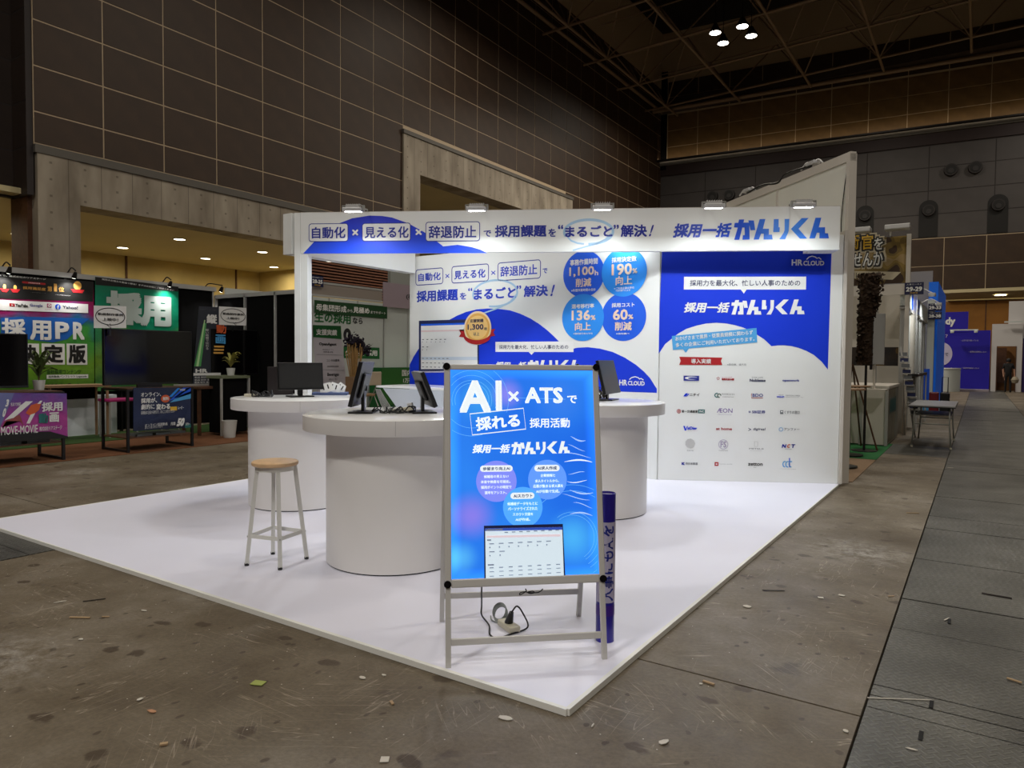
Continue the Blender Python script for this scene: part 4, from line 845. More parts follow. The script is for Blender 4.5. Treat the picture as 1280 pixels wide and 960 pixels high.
# rear frame in world space
ra, rb_ = Vector((-1.06, .47, .03)), Vector((-.47, .98, .03))
ta, tb_ = SF @ Vector((UL+.015, VT-.03, -.045)), SF @ Vector((UR-.015, VT-.03, -.045))
for p, q_ in ((ra, ta), (rb_, tb_)):
    b = B(); b.beam(p, q_, .024, .024, up=(.67, -.74, 0)); part('rear_leg', b, sfr, sign)
b = B(); b.beam(ra.lerp(ta, .11), rb_.lerp(tb_, .11), .012, .03); part('rear_crossbar', b, sfr, sign)
def poster_mat():
    m = mat('backlit_poster', rgb(40, 120, 240), .3); nt, b = nodes_of(m); L = nt.links
    tc = node(nt, 'ShaderNodeTexCoord'); sp = node(nt, 'ShaderNodeSeparateXYZ'); L.new(tc.outputs['Object'], sp.inputs[0])
    n = node(nt, 'ShaderNodeTexNoise'); n.inputs['Scale'].default_value = 1.6; n.inputs['Detail'].default_value = 2; L.new(tc.outputs['Object'], n.inputs['Vector'])
    base = ramp(nt, n.outputs[0], [(.3, rgb(28, 104, 232)), (.7, rgb(48, 140, 250))])
    def spot(c, u, v, r, col, k=.85):
        d = node(nt, 'ShaderNodeVectorMath', operation='DISTANCE'); L.new(tc.outputs['Object'], d.inputs[0]); d.inputs[1].default_value = (u, v, 0)
        mr = node(nt, 'ShaderNodeMapRange', interpolation_type='SMOOTHSTEP'); mr.inputs[1].default_value = 0; mr.inputs[2].default_value = r; mr.inputs[3].default_value = k; mr.inputs[4].default_value = 0; L.new(d.outputs['Value'], mr.inputs[0])
        x = node(nt, 'ShaderNodeMix', data_type='RGBA'); L.new(mr.outputs[0], x.inputs[0]); L.new(c, x.inputs[6]); x.inputs[7].default_value = col; return x.outputs[2]
    c = base.outputs[0]
    for u, v, r, col in SPOTS: c = spot(c, u, v, r, col)
    L.new(c, b.inputs['Emission Color'])
    # light-guide edges glow more
    def edge(o, a, bb):
        s1 = node(nt, 'ShaderNodeMath', operation='SUBTRACT'); L.new(o, s1.inputs[0]); s1.inputs[1].default_value = (a+bb)/2
        ab = node(nt, 'ShaderNodeMath', operation='ABSOLUTE'); L.new(s1.outputs[0], ab.inputs[0])
        mr = node(nt, 'ShaderNodeMapRange', interpolation_type='SMOOTHSTEP'); mr.inputs[1].default_value = (bb-a)/2-.06; mr.inputs[2].default_value = (bb-a)/2; mr.inputs[3].default_value = 0; mr.inputs[4].default_value = 1; L.new(ab.outputs[0], mr.inputs[0]); return mr.outputs[0]
    ex = node(nt, 'ShaderNodeMath', operation='MAXIMUM'); L.new(edge(sp.outputs[0], W0+.03, W1-.03), ex.inputs[0]); L.new(edge(sp.outputs[1], Bm+.03, T_-.03), ex.inputs[1])
    st_ = node(nt, 'ShaderNodeMapRange'); st_.inputs[3].default_value = .95; st_.inputs[4].default_value = 1.6; L.new(ex.outputs[0], st_.inputs[0]); L.new(st_.outputs[0], b.inputs['Emission Strength'])
    b.inputs['Base Color'].default_value = rgb(10, 30, 70)
    return m
SPOTS = [(u_, v_, r_, c_) for (u_, v_), r_, c_ in zip([(0.173,1.288),(0.312,1.312),(0.128,0.709),(0.075,0.511),(0.630,0.591),(0.583,1.280)], (.17, .1, .14, .1, .16, .15), (rgb(60, 165, 245), rgb(150, 140, 250), rgb(150, 130, 240), rgb(90, 190, 255), rgb(80, 190, 255), rgb(60, 130, 240)))]
b = B(); b.box((UL+.03, VB+.028, -.012), (UR-.03, VT-.028, -.004)); poster = lpart('poster_sheet', b, poster_mat(), sign)
LZ = -.0035
def sgn(m): return m
ew = mat('lit_white_print', rgb(240, 248, 255), .4, emit=.62, ecol=(.86, .95, 1, 1)); ewd = mat('lit_blue_text', rgb(30, 60, 140), .4, emit=.05, ecol=rgb(30, 70, 170))
eline = mat('lit_circuit_line', rgb(110, 185, 250), .4, emit=.75, ecol=rgb(110, 190, 252))
ecp = mat('lit_violet_disc', rgb(120, 130, 235), .4, emit=.8, ecol=rgb(122, 134, 238)); ecb = mat('lit_blue_disc', rgb(90, 150, 245), .4, emit=.8, ecol=rgb(92, 146, 245)); ecc = mat('lit_sky_disc', rgb(80, 165, 245), .4, emit=.8, ecol=rgb(76, 160, 246))
def L2(k): return (LZ + k*.0012)/LAY
cc = [(0.133,1.280),(0.630,0.591)]
for (cu, cv), rs, a0, a1 in ((cc[0], (.085, .1, .125, .15, .185), -20, 200), (cc[0], (.14, .18), 150, 290), (cc[1], (.11, .125, .15, .17, .2), -60, 130), (cc[1], (.23, .26), 10, 170)):
    for r_ in rs:
        pts = [p for p in ell([(cu-r_, cv+r_), (cu+r_, cv-r_)], 60, a0, a1)]
        pts = [p for p in pts if UL+.034 < p[0] < UR-.034 and VB+.032 < p[1] < VT-.032]
        if len(pts) > 3:
            # keep the first unbroken run
            run = [pts[0]]
            for p in pts[1:]:
                if math.hypot(p[0]-run[-1][0], p[1]-run[-1][1]) < .06: run.append(p)
            stroke(poster, run, .0016, eline, L2(0))
stroke(poster, [(0.336,1.292),(0.612,1.284)], .0015, eline, L2(0))
txt(poster, 'A', [(0.071,1.379),(0.228,1.217)], ew, L2(2), .03); txt(poster, 'I', [(0.253,1.379),(0.284,1.227)], ew, L2(2), .05)
txt(poster, '×', [(0.317,1.325),(0.371,1.272)], ew, L2(2), .01); txt(poster, 'ATS', [(0.402,1.345),(0.598,1.263)], ew, L2(2), .03); txt(poster, 'で', [(0.621,1.303),(0.672,1.263)], ew, L2(2), .02)
stroke(poster, [(0.122,1.210),(0.393,1.238),(0.403,1.133),(0.133,1.105)], .005, ew, L2(3), True)
txt(poster, '採れる', [(0.151,1.203),(0.374,1.134)], ew, L2(2), .03, rot=5.4); txt(poster, '採用活動', [(0.424,1.188),(0.631,1.139)], ew, L2(2), .02)
mark(poster, [(0.131,1.070),(0.628,1.007)], ew, L2(2))
for bx, m_, k in (([(0.151,0.977),(0.351,0.773)], ecp, 1), ([(0.411,0.978),(0.607,0.780)], ecb, 1), ([(0.282,0.845),(0.480,0.646)], ecc, 1.4)):
    (a0, c0), (a1, c1) = bx; cx, cy = (a0+a1)/2, (c0+c1)/2; r_ = (a1-a0+c0-c1)/4; poly(poster, ell([(cx-r_, cy+r_), (cx+r_, cy-r_)]), m_, L2(k))
for bx, bt, s_ in (([(0.170,0.953),(0.333,0.922)], [(0.184,0.946),(0.319,0.929)], '歩留まり向上AI'), ([(0.443,0.952),(0.572,0.920)], [(0.458,0.945),(0.557,0.928)], 'AI求人作成'), ([(0.320,0.817),(0.440,0.786)], [(0.335,0.810),(0.430,0.793)], 'AIスカウト')):
    pill(poster, bx, ew, L2(2)); txt(poster, s_, bt, ewd, L2(3), .02)
for s_, bx in (('候補者の見えない', [(0.189,0.906),(0.312,0.891)]), ('本音や熱意を可視化。', [(0.173,0.880),(0.320,0.865)]), ('採用ポイントの特定で', [(0.174,0.854),(0.326,0.838)]), ('選考をアシスト。', [(0.192,0.827),(0.301,0.812)]),
  ('企業情報と', [(0.473,0.907),(0.548,0.892)]), ('求人タイトルから、', [(0.445,0.880),(0.567,0.865)]), ('応募が集まる求人票を', [(0.435,0.855),(0.588,0.839)]), ('AIが自動で生成。', [(0.449,0.829),(0.568,0.813)]),
  ('候補者データをもとに', [(0.304,0.771),(0.456,0.755)]), ('パーソナライズされた', [(0.306,0.747),(0.455,0.730)]), ('スカウト文面を', [(0.330,0.719),(0.432,0.704)]), ('AIが作成。', [(0.343,0.693),(0.416,0.678)])):
    txt(poster, s_, bx, ew, L2(2), .012)
# picture of a notebook at the foot of the poster
poly(poster, [(0.186,0.660),(0.581,0.659),(0.587,0.389),(0.185,0.392)], mat('lit_navy_bezel', rgb(30, 34, 70), .4, emit=.15, ecol=rgb(40, 44, 100)), L2(2))
escr = mat('lit_screen_picture', rgb(214, 230, 242), .4, emit=.62, ecol=rgb(214, 232, 244)); poly(poster, [(0.192,0.647),(0.577,0.644),(0.579,0.399),(0.192,0.403)], escr, L2(3))
poly(poster, [(0.192,0.647),(0.577,0.644),(0.577,0.631),(0.192,0.635)], mat('lit_blue_bar', rgb(50, 80, 190), .4, emit=.5, ecol=rgb(50, 84, 196)), L2(4))
poly(poster, [(0.197,0.612),(0.567,0.610),(0.567,0.598),(0.198,0.602)], mat('lit_pink_bar', rgb(226, 210, 220), .4, emit=.6, ecol=rgb(226, 206, 214)), L2(4))
egt = mat('lit_grey_text', rgb(130, 140, 165), .4, emit=.3, ecol=rgb(130, 140, 165))
def rowtext(x0, x1, y, n, w, h, slope=-.018, words=None):
    for k in range(n):
        x = x0 + (x1-x0)*k/max(1, n-1); yy_ = y + slope*(x-x0)
        c0 = Sp(x, yy_); rect(poster, [(c0[0], c0[1]), (c0[0]+w, c0[1]-h)], egt, L2(4.6))
g0 = [(0.192,0.647),(0.586,0.636),(0.189,0.403)]
def Sp(x, y): return (g0[0][0] + (x-606.4)/98.5*(g0[1][0]-g0[0][0]), g0[0][1] + (y-660.6)/64*(g0[2][1]-g0[0][1]))
for y, n, w, h in ((679.5, 7, .024, .004), (683.8, 7, .006, .006), (689.5, 2, .026, .004), (694, 2, .006, .006), (709.5, 8, .020, .004), (714.5, 8, .022, .003), (720, 8, .022, .003)):
    x1 = 611 + (n-1)*(11.8 if n > 2 else 12.5); rowtext(611, min(x1, 698), y, n, w, h)
rowtext(608.4, 608.4, 674.5, 1, .02, .006); rowtext(609, 609, 705.5, 1, .03, .006); rowtext(630, 694, 665.6, 8, .018, .004); rowtext(607.5, 618, 661.6, 2, .04, .007, -.018)
# film crinkles at the right edge, their highlights painted as glowing streaks
film = mat('crinkle_highlight', rgb(190, 210, 250), .2, emit=.75, ecol=rgb(150, 190, 252)); film2 = mat('painted_crinkle_glint', rgb(230, 240, 255), .2, emit=.9, ecol=rgb(214, 226, 255))
rr = random.Random(5)
for k in range(10):
    x0, x1 = rr.uniform(.58, .64), rr.uniform(.7, .745); y0 = .7 + k*.044 + rr.uniform(-.01, .01); vs = []
    for j in range(8):
        f = j/7; vs.append((x0 + (x1-x0)*f, y0 + .012*math.sin(f*3+k) - .012*f))
    b = B(); w_ = .0022 if k % 3 else .004; pts = []
    for j, (u, v) in enumerate(vs): q = w_*math.sin(math.pi*(j+.4)/8); pts += [(u, v-q, .0), (u, v, .0012), (u, v+q, .0)]
    b.add(pts, [f_ for j in range(7) for f_ in ((3*j, 3*j+3, 3*j+4, 3*j+1), (3*j+1, 3*j+4, 3*j+5, 3*j+2))], True); lpart('film_crinkle', b, film2 if k in (4, 6) else film, sign)
# cords and power plug under the stand
cz = .036
tapM = Matrix.Translation((-.69, .59, .032)) @ Matrix.Rotation(math.radians(-28), 4, 'Z'); tip = tapM @ Vector((.03, 0, .1))
cord_pts = [SF @ Vector((.2, .4, -.03)), Vector((-.77, .45, .3)), Vector((-.88, .6, .12)), Vector((-.9, .63, .05)), Vector((-.8, .56, .037)), Vector((-.72, .455, .037)), Vector((-.66, .44, .037)), Vector((-.63, .53, .037)), Vector((-.6, .64, .045)), tip + Vector((.06, .02, .0)), tip + Vector((.035, .0, .04)), tip]
b = B(); b.tube([*cord_pts], .0045, 8); part('power_cord', b, cable, sign)
t = thing('extension_tap', (-.69, .59, cz), 'cream extension tap with black plug and coiled grey cord under the poster', 'power tap')
Mz = Matrix.Translation((-.69, .59, .032)) @ Matrix.Rotation(math.radians(-28), 4, 'Z')
b = B(); b.bbox((-.075, -.032, 0), (.075, .032, .034), .006, Mz); part('body', b, cream, t)
b = B(); b.cyl(Mz @ Vector((.0, 0, .034)), Mz @ Vector((.03, 0, .1)), .024, .012, 14); part('plug', b, black, t)
b = B()
for k in range(4):
    c = Vector((-.8+.006*k, .66-.01*k, .085-.008*k)); b.tube([c + Vector((.042*math.cos(a), .02*math.sin(a)+.006*k, .04*math.sin(a)+.004*k)) for a in [i*math.pi/6 for i in range(13)]], .004, 6)
b.tube([(-.86, .66, .045), (-.83, .63, .036), (-.77, .62, .036), (-.74, .61, .05)], .004, 6)
part('coiled_cord', b, greycable, t)
hang = [SF @ Vector((u_, v_, -.03)) for u_, v_ in [(0.391,0.349),(0.394,0.337),(0.378,0.327),(0.362,0.321),(0.366,0.331),(0.390,0.334),(0.414,0.325),(0.434,0.328),(0.426,0.336),(0.402,0.331),(0.446,0.328),(0.466,0.334),(0.478,0.345)]]
b = B(); b.tube(hang, .0028, 6); part('tied_cord', b, cable, sign)
# ---------------------------------------------------------------- blue tube beside the poster
bluet = mat('blue_tube_skin', rgb(30, 16, 150), .3, coat=.3)
t = thing('banner_tube', (-.2, .74, .03), 'dark blue cylinder with a pale band of vertical lettering behind the poster', 'tube')
cx_, cy_, R0 = -.195, .755, .048
b = B(); b.lathe((cx_, cy_, .03), [(0, 0), (R0, 0), (R0, .775), (R0-.004, .777), (R0-.004, .765), (0, .765)], 36); part('tube', b, bluet, t)
b = B(); b.lathe((cx_, cy_, .03), [(R0-.003, .7652), (0, .7658)], 36); part('tube_top', b, plav, t)
vdir = math.atan2(CAM_LOC[1]-cy_, CAM_LOC[0]-cx_)
def wrap(bx0, bx1, z0, z1, r, name, m, n=16, tx=None):
    b = B()
    if tx is None:
        vs = []
        for k in range(n+1):
            a = vdir + bx0 + (bx1-bx0)*k/n; vs += [(cx_+r*math.cos(a), cy_+r*math.sin(a), z0), (cx_+r*math.cos(a), cy_+r*math.sin(a), z1)]
        b.add(vs, [(2*k, 2*k+2, 2*k+3, 2*k+1) for k in range(n)], True)
    else:
        vs, fs, a0, a1, b0, b1 = text_geo(tx, .02); out = []
        for x, y, _ in vs:
            z = z0 + (x-a0)/(a1-a0)*(z1-z0); a = vdir + bx1 + (y-b0)/(b1-b0)*(bx0-bx1)   # characters turned a quarter turn
            out.append((cx_+r*math.cos(a), cy_+r*math.sin(a), z))
        b.add(out, fs)
    return part(name, b, m, t)
wrap(-1.1, 1.5, .24, .66, R0+.0008, 'pale_label', plav)
wrap(-.7, .95, .25, .645, R0+.0022, 'lettering', pnavy, tx='人事にもAIを')
wrap(-1.5, 1.5, .17, .225, R0+.0008, 'label_edge', mat('purple_band', rgb(60, 20, 140), .4))
# ---------------------------------------------------------------- left neighbour booth (dark walls)
carpet = mat('rust_carpet', rgb(112, 70, 40), .95, noise=.12, nscale=20, bump=.3, bscale=200)
turf = mat('green_turf', rgb(52, 84, 28), .95, noise=.35, nscale=60, bump=.8, bscale=150)
b = B(); b.box((-11.14, -4, 0), (-9.3, 8.6, .012)); single('aisle_carpet', b, carpet, (-10.2, 2, 0), 'rust brown carpet strip along the front of the dark booth', 'carpet')
b = B(); b.box((-12.5, -4, 0), (-11.15, 6.7, .02)); single('artificial_turf', b, turf, (-11.8, 2, 0), 'green artificial turf strip in front of the dark booth wall', 'turf')
blackb = thing('dark_booth', (-12.5, 2, 0), 'black walled booth with silver posts left of the white booth', 'booth')
for k in range(11):
    y0 = -3.2 + k*.99; b = B(); b.box((-12.56, y0, .05), (-12.52, min(y0+.96, 6.7), 2.9)); part('wall_panel', b, blackcloth, blackb)
    b = B(); b.box((-12.58, y0-.03, 0), (-12.5, y0, 2.97)); part('post', b, darkmetal if k != 10 else alu, blackb)
b = B(); b.box((-12.6, -3.3, 2.9), (-12.48, 6.75, 2.99)); part('top_rail', b, alu, blackb)
for k, x in enumerate((-12.45, -11.45, -10.55)):
    b = B(); b.box((x, 6.76, .05), (x+.97 if k < 2 else -9.45, 6.8, 2.75)); part('wall_panel', b, blackcloth, blackb)
for x in (-12.5, -11.48, -10.5, -9.45):
    b = B(); b.box((x-.02, 6.72, 0), (x+.02, 6.78, 2.8)); part('post', b, alu, blackb)
b = B(); b.box((-12.5, 6.72, 2.74), (-9.42, 6.8, 2.82)); part('top_rail', b, alu, blackb)
def banner_mat(name, stops, nsc=1.2, mixs=.4, lo=.7, hi=2.9):
    m = mat(name, (.3, .3, .3, 1), .32); nt, bb = nodes_of(m); L = nt.links
    tc = node(nt, 'ShaderNodeTexCoord'); sp = node(nt, 'ShaderNodeSeparateXYZ'); L.new(tc.outputs['Object'], sp.inputs[0])
    n = node(nt, 'ShaderNodeTexNoise'); n.inputs['Scale'].default_value = nsc; n.inputs['Detail'].default_value = 3; L.new(tc.outputs['Object'], n.inputs['Vector'])
    mr = node(nt, 'ShaderNodeMapRange'); mr.inputs[1].default_value = lo; mr.inputs[2].default_value = hi; L.new(sp.outputs[1], mr.inputs[0])
    a = node(nt, 'ShaderNodeMath', operation='MULTIPLY_ADD'); L.new(n.outputs[0], a.inputs[0]); a.inputs[1].default_value = mixs; L.new(mr.outputs[0], a.inputs[2])
    s = node(nt, 'ShaderNodeMath', operation='SUBTRACT'); L.new(a.outputs[0], s.inputs[0]); s.inputs[1].default_value = mixs/2
    r = ramp(nt, s.outputs[0], stops); L.new(r.outputs[0], bb.inputs['Base Color'])
    n2 = node(nt, 'ShaderNodeTexNoise'); n2.inputs['Scale'].default_value = 5; n2.inputs['Detail'].default_value = 4; L.new(tc.outputs['Object'], n2.inputs['Vector'])
    bp = node(nt, 'ShaderNodeBump'); bp.inputs['Strength'].default_value = .5; bp.inputs['Distance'].default_value = .05; L.new(n2.outputs[0], bp.inputs['Height']); L.new(bp.outputs[0], bb.inputs['Normal'])
    return m
XAF = frame(FR_XA)
def sheet(name, F, pts, m, label, cat, group=None, th=.004):
    """a cloth or board hanging in plane F, outline in plane coordinates"""
    t = tag(link(name, None, None, F), label, cat, group)
    b = B(); b.prism(pts, -th, 0); lpart('sheet', b, m, t); return t
F2 = .003
ban1 = sheet('wall_banner', XAF, [(2.321,2.836),(4.179,2.868),(4.168,0.803),(2.289,0.815)], banner_mat('banner_green_leaf', [(0, rgb(60, 110, 30)), (.3, rgb(110, 160, 40)), (.52, rgb(60, 150, 60)), (.62, rgb(30, 100, 150)), (.72, rgb(140, 20, 90)), (.8, rgb(130, 10, 70)), (1, rgb(90, 10, 50))], 1.4, .5), 'tall green and magenta banner with blue and black characters at the far left', 'banner')
poly(ban1, [(2.321,2.836),(4.179,2.868),(4.160,2.494),(2.315,2.428)], pblack, 1, lay=F2)
poly(ban1, [(2.665,2.117),(3.138,2.156),(4.099,2.178),(3.928,2.022),(3.706,1.780),(3.465,1.716),(2.660,1.806)], mat('print_glow_blue', rgb(24, 98, 190), .4), 1, lay=F2)
for s_, bx, m_, bo in (('動画制作まで、株式会社のリアステージ', [(2.433,2.815),(3.364,2.847)], pwhite, .01), ('採用満足度', [(3.003,2.679),(3.361,2.627)], pgold, .02), ('第', [(3.388,2.714),(3.465,2.623)], pgold, .02), ('1', [(3.493,2.767),(3.543,2.628)], pgold, .04), ('位', [(3.571,2.717),(3.663,2.632)], pgold, .02), ('※自社調べによる', [(3.120,2.587),(3.360,2.584)], pwhite, 0), ('お客様満足度調べ', [(3.516,2.577),(3.770,2.568)], pwhite, 0)):
    txt(ban1, s_, bx, m_, 2, bo, lay=F2)
pill(ban1, [(2.992,2.764),(3.362,2.729)], pred, 2); txt(ban1, '3年連続受賞', [(3.085,2.756),(3.273,2.737)], pwhite, 4, .01)
for bx in ([(3.794,2.846),(3.992,2.637)], [(2.673,2.685),(2.778,2.552)], [(2.828,2.685),(2.940,2.558)]):
    (a0, c0), (a1, c1) = bx; poly(ban1, ell([(a0+.03, c0), (a1-.03, c1+.05)]), pgold, 2, lay=F2); poly(ban1, [(a0-.02, c1+.06), (a1+.02, c1+.06), (a1-.02, c1), (a0+.02, c1)], pred, 3, lay=F2)
poly(ban1, [(2.427,2.415),(4.074,2.441),(4.072,2.275),(2.424,2.237)], pwhite, 2, lay=F2)
rect(ban1, [(2.793,2.369),(2.874,2.315)], pred, 3, lay=F2); poly(ban1, [(2.823,2.355),(2.849,2.340),(2.822,2.325)], pwhite, 4, lay=F2)
txt(ban1, 'YouTube', [(2.883,2.370),(3.072,2.314)], pblack, 3, .03, lay=F2); txt(ban1, 'Google', [(3.104,2.383),(3.305,2.323)], pnavy, 3, .01, lay=F2); rect(ban1, [(3.377,2.404),(3.448,2.335)], pmag, 3, lay=F2); stroke(ban1, ell([(3.394,2.388),(3.432,2.351)], 14), .015, pwhite, 4, True, lay=F2)
txt(ban1, 'Instagram', [(3.344,2.309),(3.473,2.294)], pmag, 3, 0, lay=F2); poly(ban1, ell([(3.508,2.405),(3.599,2.305)]), pmid, 3, lay=F2); txt(ban1, 'f', [(3.538,2.387),(3.574,2.309)], pwhite, 4, .04, lay=F2); txt(ban1, 'Yahoo!', [(3.633,2.387),(3.891,2.331)], pdark, 3, .02, lay=F2)
for s_, bx in (('採', [(2.671,2.111),(3.034,1.804)]), ('用', [(3.100,2.098),(3.440,1.752)]), ('P', [(3.503,2.090),(3.737,1.781)]), ('R', [(3.801,2.098),(4.002,1.779)])): txt(ban1, s_, bx, pwhite, 3, .035, lay=F2)
for s_, bx in (('決', [(2.909,1.689),(3.240,1.330)]), ('定', [(3.280,1.695),(3.659,1.318)]), ('版', [(3.691,1.701),(4.046,1.314)])):
    rect(ban1, bx, pwhite, 2, lay=F2); (a0, c0), (a1, c1) = bx; txt(ban1, s_, [(a0+.03, c0-.02), (a1-.03, c1+.03)], pblack, 3, .04, lay=F2)
txt(ban1, '会社採用コンテンツ', [(3.355,1.230),(3.931,1.145)], pdgreen, 3, .01, lay=F2); rect(ban1, [(3.353,1.136),(4.057,1.066)], pwhite, 3, lay=F2); txt(ban1, '採用動画パンフレット Logocode', [(3.379,1.124),(4.029,1.076)], pdgreen, 4, .01, lay=F2)
txt(ban1, 'Web', [(3.364,0.973),(3.653,0.873)], pblack, 3, .03, lay=F2); poly(ban1, ell([(3.666,0.977),(3.789,0.854)]), pblack, 3, lay=F2); txt(ban1, '×', [(3.695,0.950),(3.762,0.881)], pwhite, 4, .03, lay=F2); txt(ban1, 'パンフ', [(3.804,0.971),(4.054,0.866)], pblack, 3, .03, lay=F2)
ban2 = sheet('wall_banner', XAF, [(4.208,2.961),(5.856,2.921),(5.837,0.794),(4.182,0.817)], banner_mat('banner_emerald', [(0, rgb(50, 110, 60)), (.35, rgb(110, 150, 40)), (.6, rgb(20, 130, 90)), (.8, rgb(16, 140, 105)), (1, rgb(20, 120, 90))], 1.6, .5), 'emerald green banner with two giant white characters behind the large screen', 'banner')
poly(ban2, [(4.208,2.961),(5.856,2.921),(5.848,2.821),(4.207,2.811)], pblack, 1, lay=F2)
txt(ban2, '採用', [(4.395,2.730),(5.692,2.081)], mat('print_faded_white', rgb(190, 205, 200), .4), 3, .06, lay=F2)
txt(ban2, '採用のお悩みを動画で解決！まずはお気軽にご相談ください', [(4.323,2.867),(5.752,2.900)], pwhite, 3, .005, rot=-3.6, lay=F2)
# white boxes, tables and a folding chair in front of the wall
gwb = mat('bluish_white_board', rgb(226, 232, 240), .6)
b = B(); b.box((-12.46, 3.4, .02), (-12.3, 4.5, .75)); single('white_box', b, gwb, (-12.4, 3.9, .02), 'low white panel box under the banner table', 'box')
t = thing('side_table', (-12.0, 3.6, .02), 'narrow dark table with tan top behind the left poster rack', 'table')
b = B(); b.box((-12.2, 3.05, .93), (-11.7, 4.1, .97)); part('tabletop', b, tanwood, t)
b = B(); b.box((-12.2, 3.1, .7), (-12.16, 4.05, .93)); part('front_panel', b, blackcloth, t)
for x, y in ((-12.15, 3.1), (-11.75, 3.1), (-12.15, 4.05), (-11.75, 4.05)):
    b = B(); b.beam((x, y, .02), (x, y, .93), .035); part('leg', b, tanwood, t)
t = thing('padded_stool', (-11.7, 4.3, .02), 'stool with a magenta seat beside the dark table', 'stool')
b = B(); b.bbox((-11.9, 3.95, .66), (-11.5, 4.5, .71), .015); part('seat', b, pmag, t)
for x, y in ((-11.87, 3.98), (-11.53, 3.98), (-11.87, 4.47), (-11.53, 4.47)):
    b = B(); b.beam((x, y, .02), (x, y, .66), .022); part('leg', b, chrome, t)
def fold_chair(x, y, yaw, label, seatm, sc=1):
    Mz = Matrix.Translation((x, y, .02)) @ Matrix.Rotation(math.radians(yaw), 4, 'Z') @ Matrix.Scale(sc, 4)
    t = tag(link('folding_chair', None, None, Mz), label, 'chair')
    b = B(); b.bbox((-.2, -.2, .44), (.2, .2, .465), .01); lpart('seat', b, black, t)
    b = B(); b.bbox((-.21, .2, .62), (.21, .225, .88), .012); lpart('backrest', b, seatm, t)
    for sx_ in (-.21, .21):
        b = B(); b.tube([(sx_, -.22, 0), (sx_, .0, .44), (sx_, .21, .85)], .011, 8, cat=False); lpart('frame_leg', b, chrome, t)
        b = B(); b.tube([(sx_, .25, 0), (sx_, .02, .42)], .011, 8); lpart('frame_leg', b, chrome, t)
    b = B(); b.tube([(-.21, .23, .03), (.21, .23, .03)], .01, 8); lpart('crossbar', b, chrome, t)
beige = mat('beige_plastic', rgb(196, 180, 158), .5)
fold_chair(-11.2, 4.75, -70, 'folding chair with beige backrest seen through the black display rack', beige)
# display racks with posters and big screens
def leafplant(x, y, z, R, H, n, m, seed, lab, potr=.08, poth=.14):
    t = thing('potted_plant', (x, y, z), lab, 'plant')
    b = B(); b.lathe((x, y, z), [(0, 0), (potr*.75, 0), (potr, poth), (potr*.86, poth), (potr*.8, poth-.02), (0, poth-.02)], 24); part('pot', b, potwhite, t)
    rr = random.Random(seed)
    b = B(); b.cyl((x, y, z+poth-.02), (x, y, z+poth+H*.35), .008, n=6); part('stem', b, brownwood, t)
    for k in range(n):
        a = rr.uniform(0, 6.28); L = R*rr.uniform(.6, 1); h = H*rr.uniform(.35, 1); w = .028*rr.uniform(.7, 1.2)*(R/.25)
        b = B(); vs = []; z0 = z + poth + H*rr.uniform(0, .3)
        for j in range(5):
            f = j/4; d = L*f; zz = z0 + (h-(z0-z-poth))*(1-(1-f)**2) - .25*h*f**3; ww = w*math.sin(math.pi*min(.97, .12+f*.86))
            vs += [(x+d*math.cos(a)-ww*math.sin(a), y+d*math.sin(a)+ww*math.cos(a), zz+.01), (x+d*math.cos(a), y+d*math.sin(a), zz), (x+d*math.cos(a)+ww*math.sin(a), y+d*math.sin(a)-ww*math.cos(a), zz+.01)]
        fs = []
        for j in range(4): fs += [(3*j, 3*j+3, 3*j+4, 3*j+1), (3*j+1, 3*j+4, 3*j+5, 3*j+2)]
        b.add(vs, fs, True); part('leaf', b, m, t)
def bigtv(y0, y1, z0, z1, lab, x=-9.55):
    t = thing('large_screen', (x, (y0+y1)/2, z0), lab, 'television', 'large black screens of the dark booth')
    b = B(); b.bbox((x-.06, y0, z0), (x, y1, z1), .006); part('casing', b, black, t)
    b = B(); b.box((x, y0+.015, z0+.03), (x+.002, y1-.015, z1-.015)); part('screen', b, screenm, t)
    b = B(); b.box((x-.05, (y0+y1)/2-.2, z0-.05), (x-.01, (y0+y1)/2+.2, z0)); part('foot', b, black, t)
bigtv(2.9, 4.32, 1.04, 1.9, 'large black screen with blue reflection on the middle display rack')
bigtv(.7, 1.89, 1.04, 1.78, 'large black screen at the left picture edge above the violet poster')
bigtv(5.62, 7.1-.4, 1.12, 2.03, 'large black screen below the right speech bubble card', x=-11.0)
def rack(y0, y1, zt, lab, shelf, xb=-10.1):
    t = thing('display_rack', (-9.7, (y0+y1)/2, 0), lab, 'rack', 'black metal display racks on the rust carpet')
    for x in (-9.37, xb):
        for y in (y0, y1):
            b = B(); b.box((x-.018, y-.018, .012), (x+.018, y+.018, zt)); part('post', b, darkmetal, t)
    for y in (y0, y1):
        for z in (.02, zt-.03):
            b = B(); b.box((xb, y-.015, z), (-9.37, y+.015, z+.03)); part('side_bar', b, darkmetal, t)
    for x in (-9.37, xb):
        b = B(); b.box((x-.015, y0, zt-.03), (x+.015, y1, zt)); part('top_bar', b, darkmetal, t)
    b = B(); b.box((xb, y0, zt-.005), (-9.37, y1, zt+.012)); part('top_shelf', b, brownwood, t)
    b = B(); b.box((xb, y0, shelf), (-9.37, y1, shelf+.02)); part('lower_shelf', b, brownwood, t)
rack(3.15, 4.2, .98, 'middle black metal display rack carrying the speedlines poster', .22)
rack(.6, 2.24, .98, 'left black metal display rack behind the violet poster', .26)
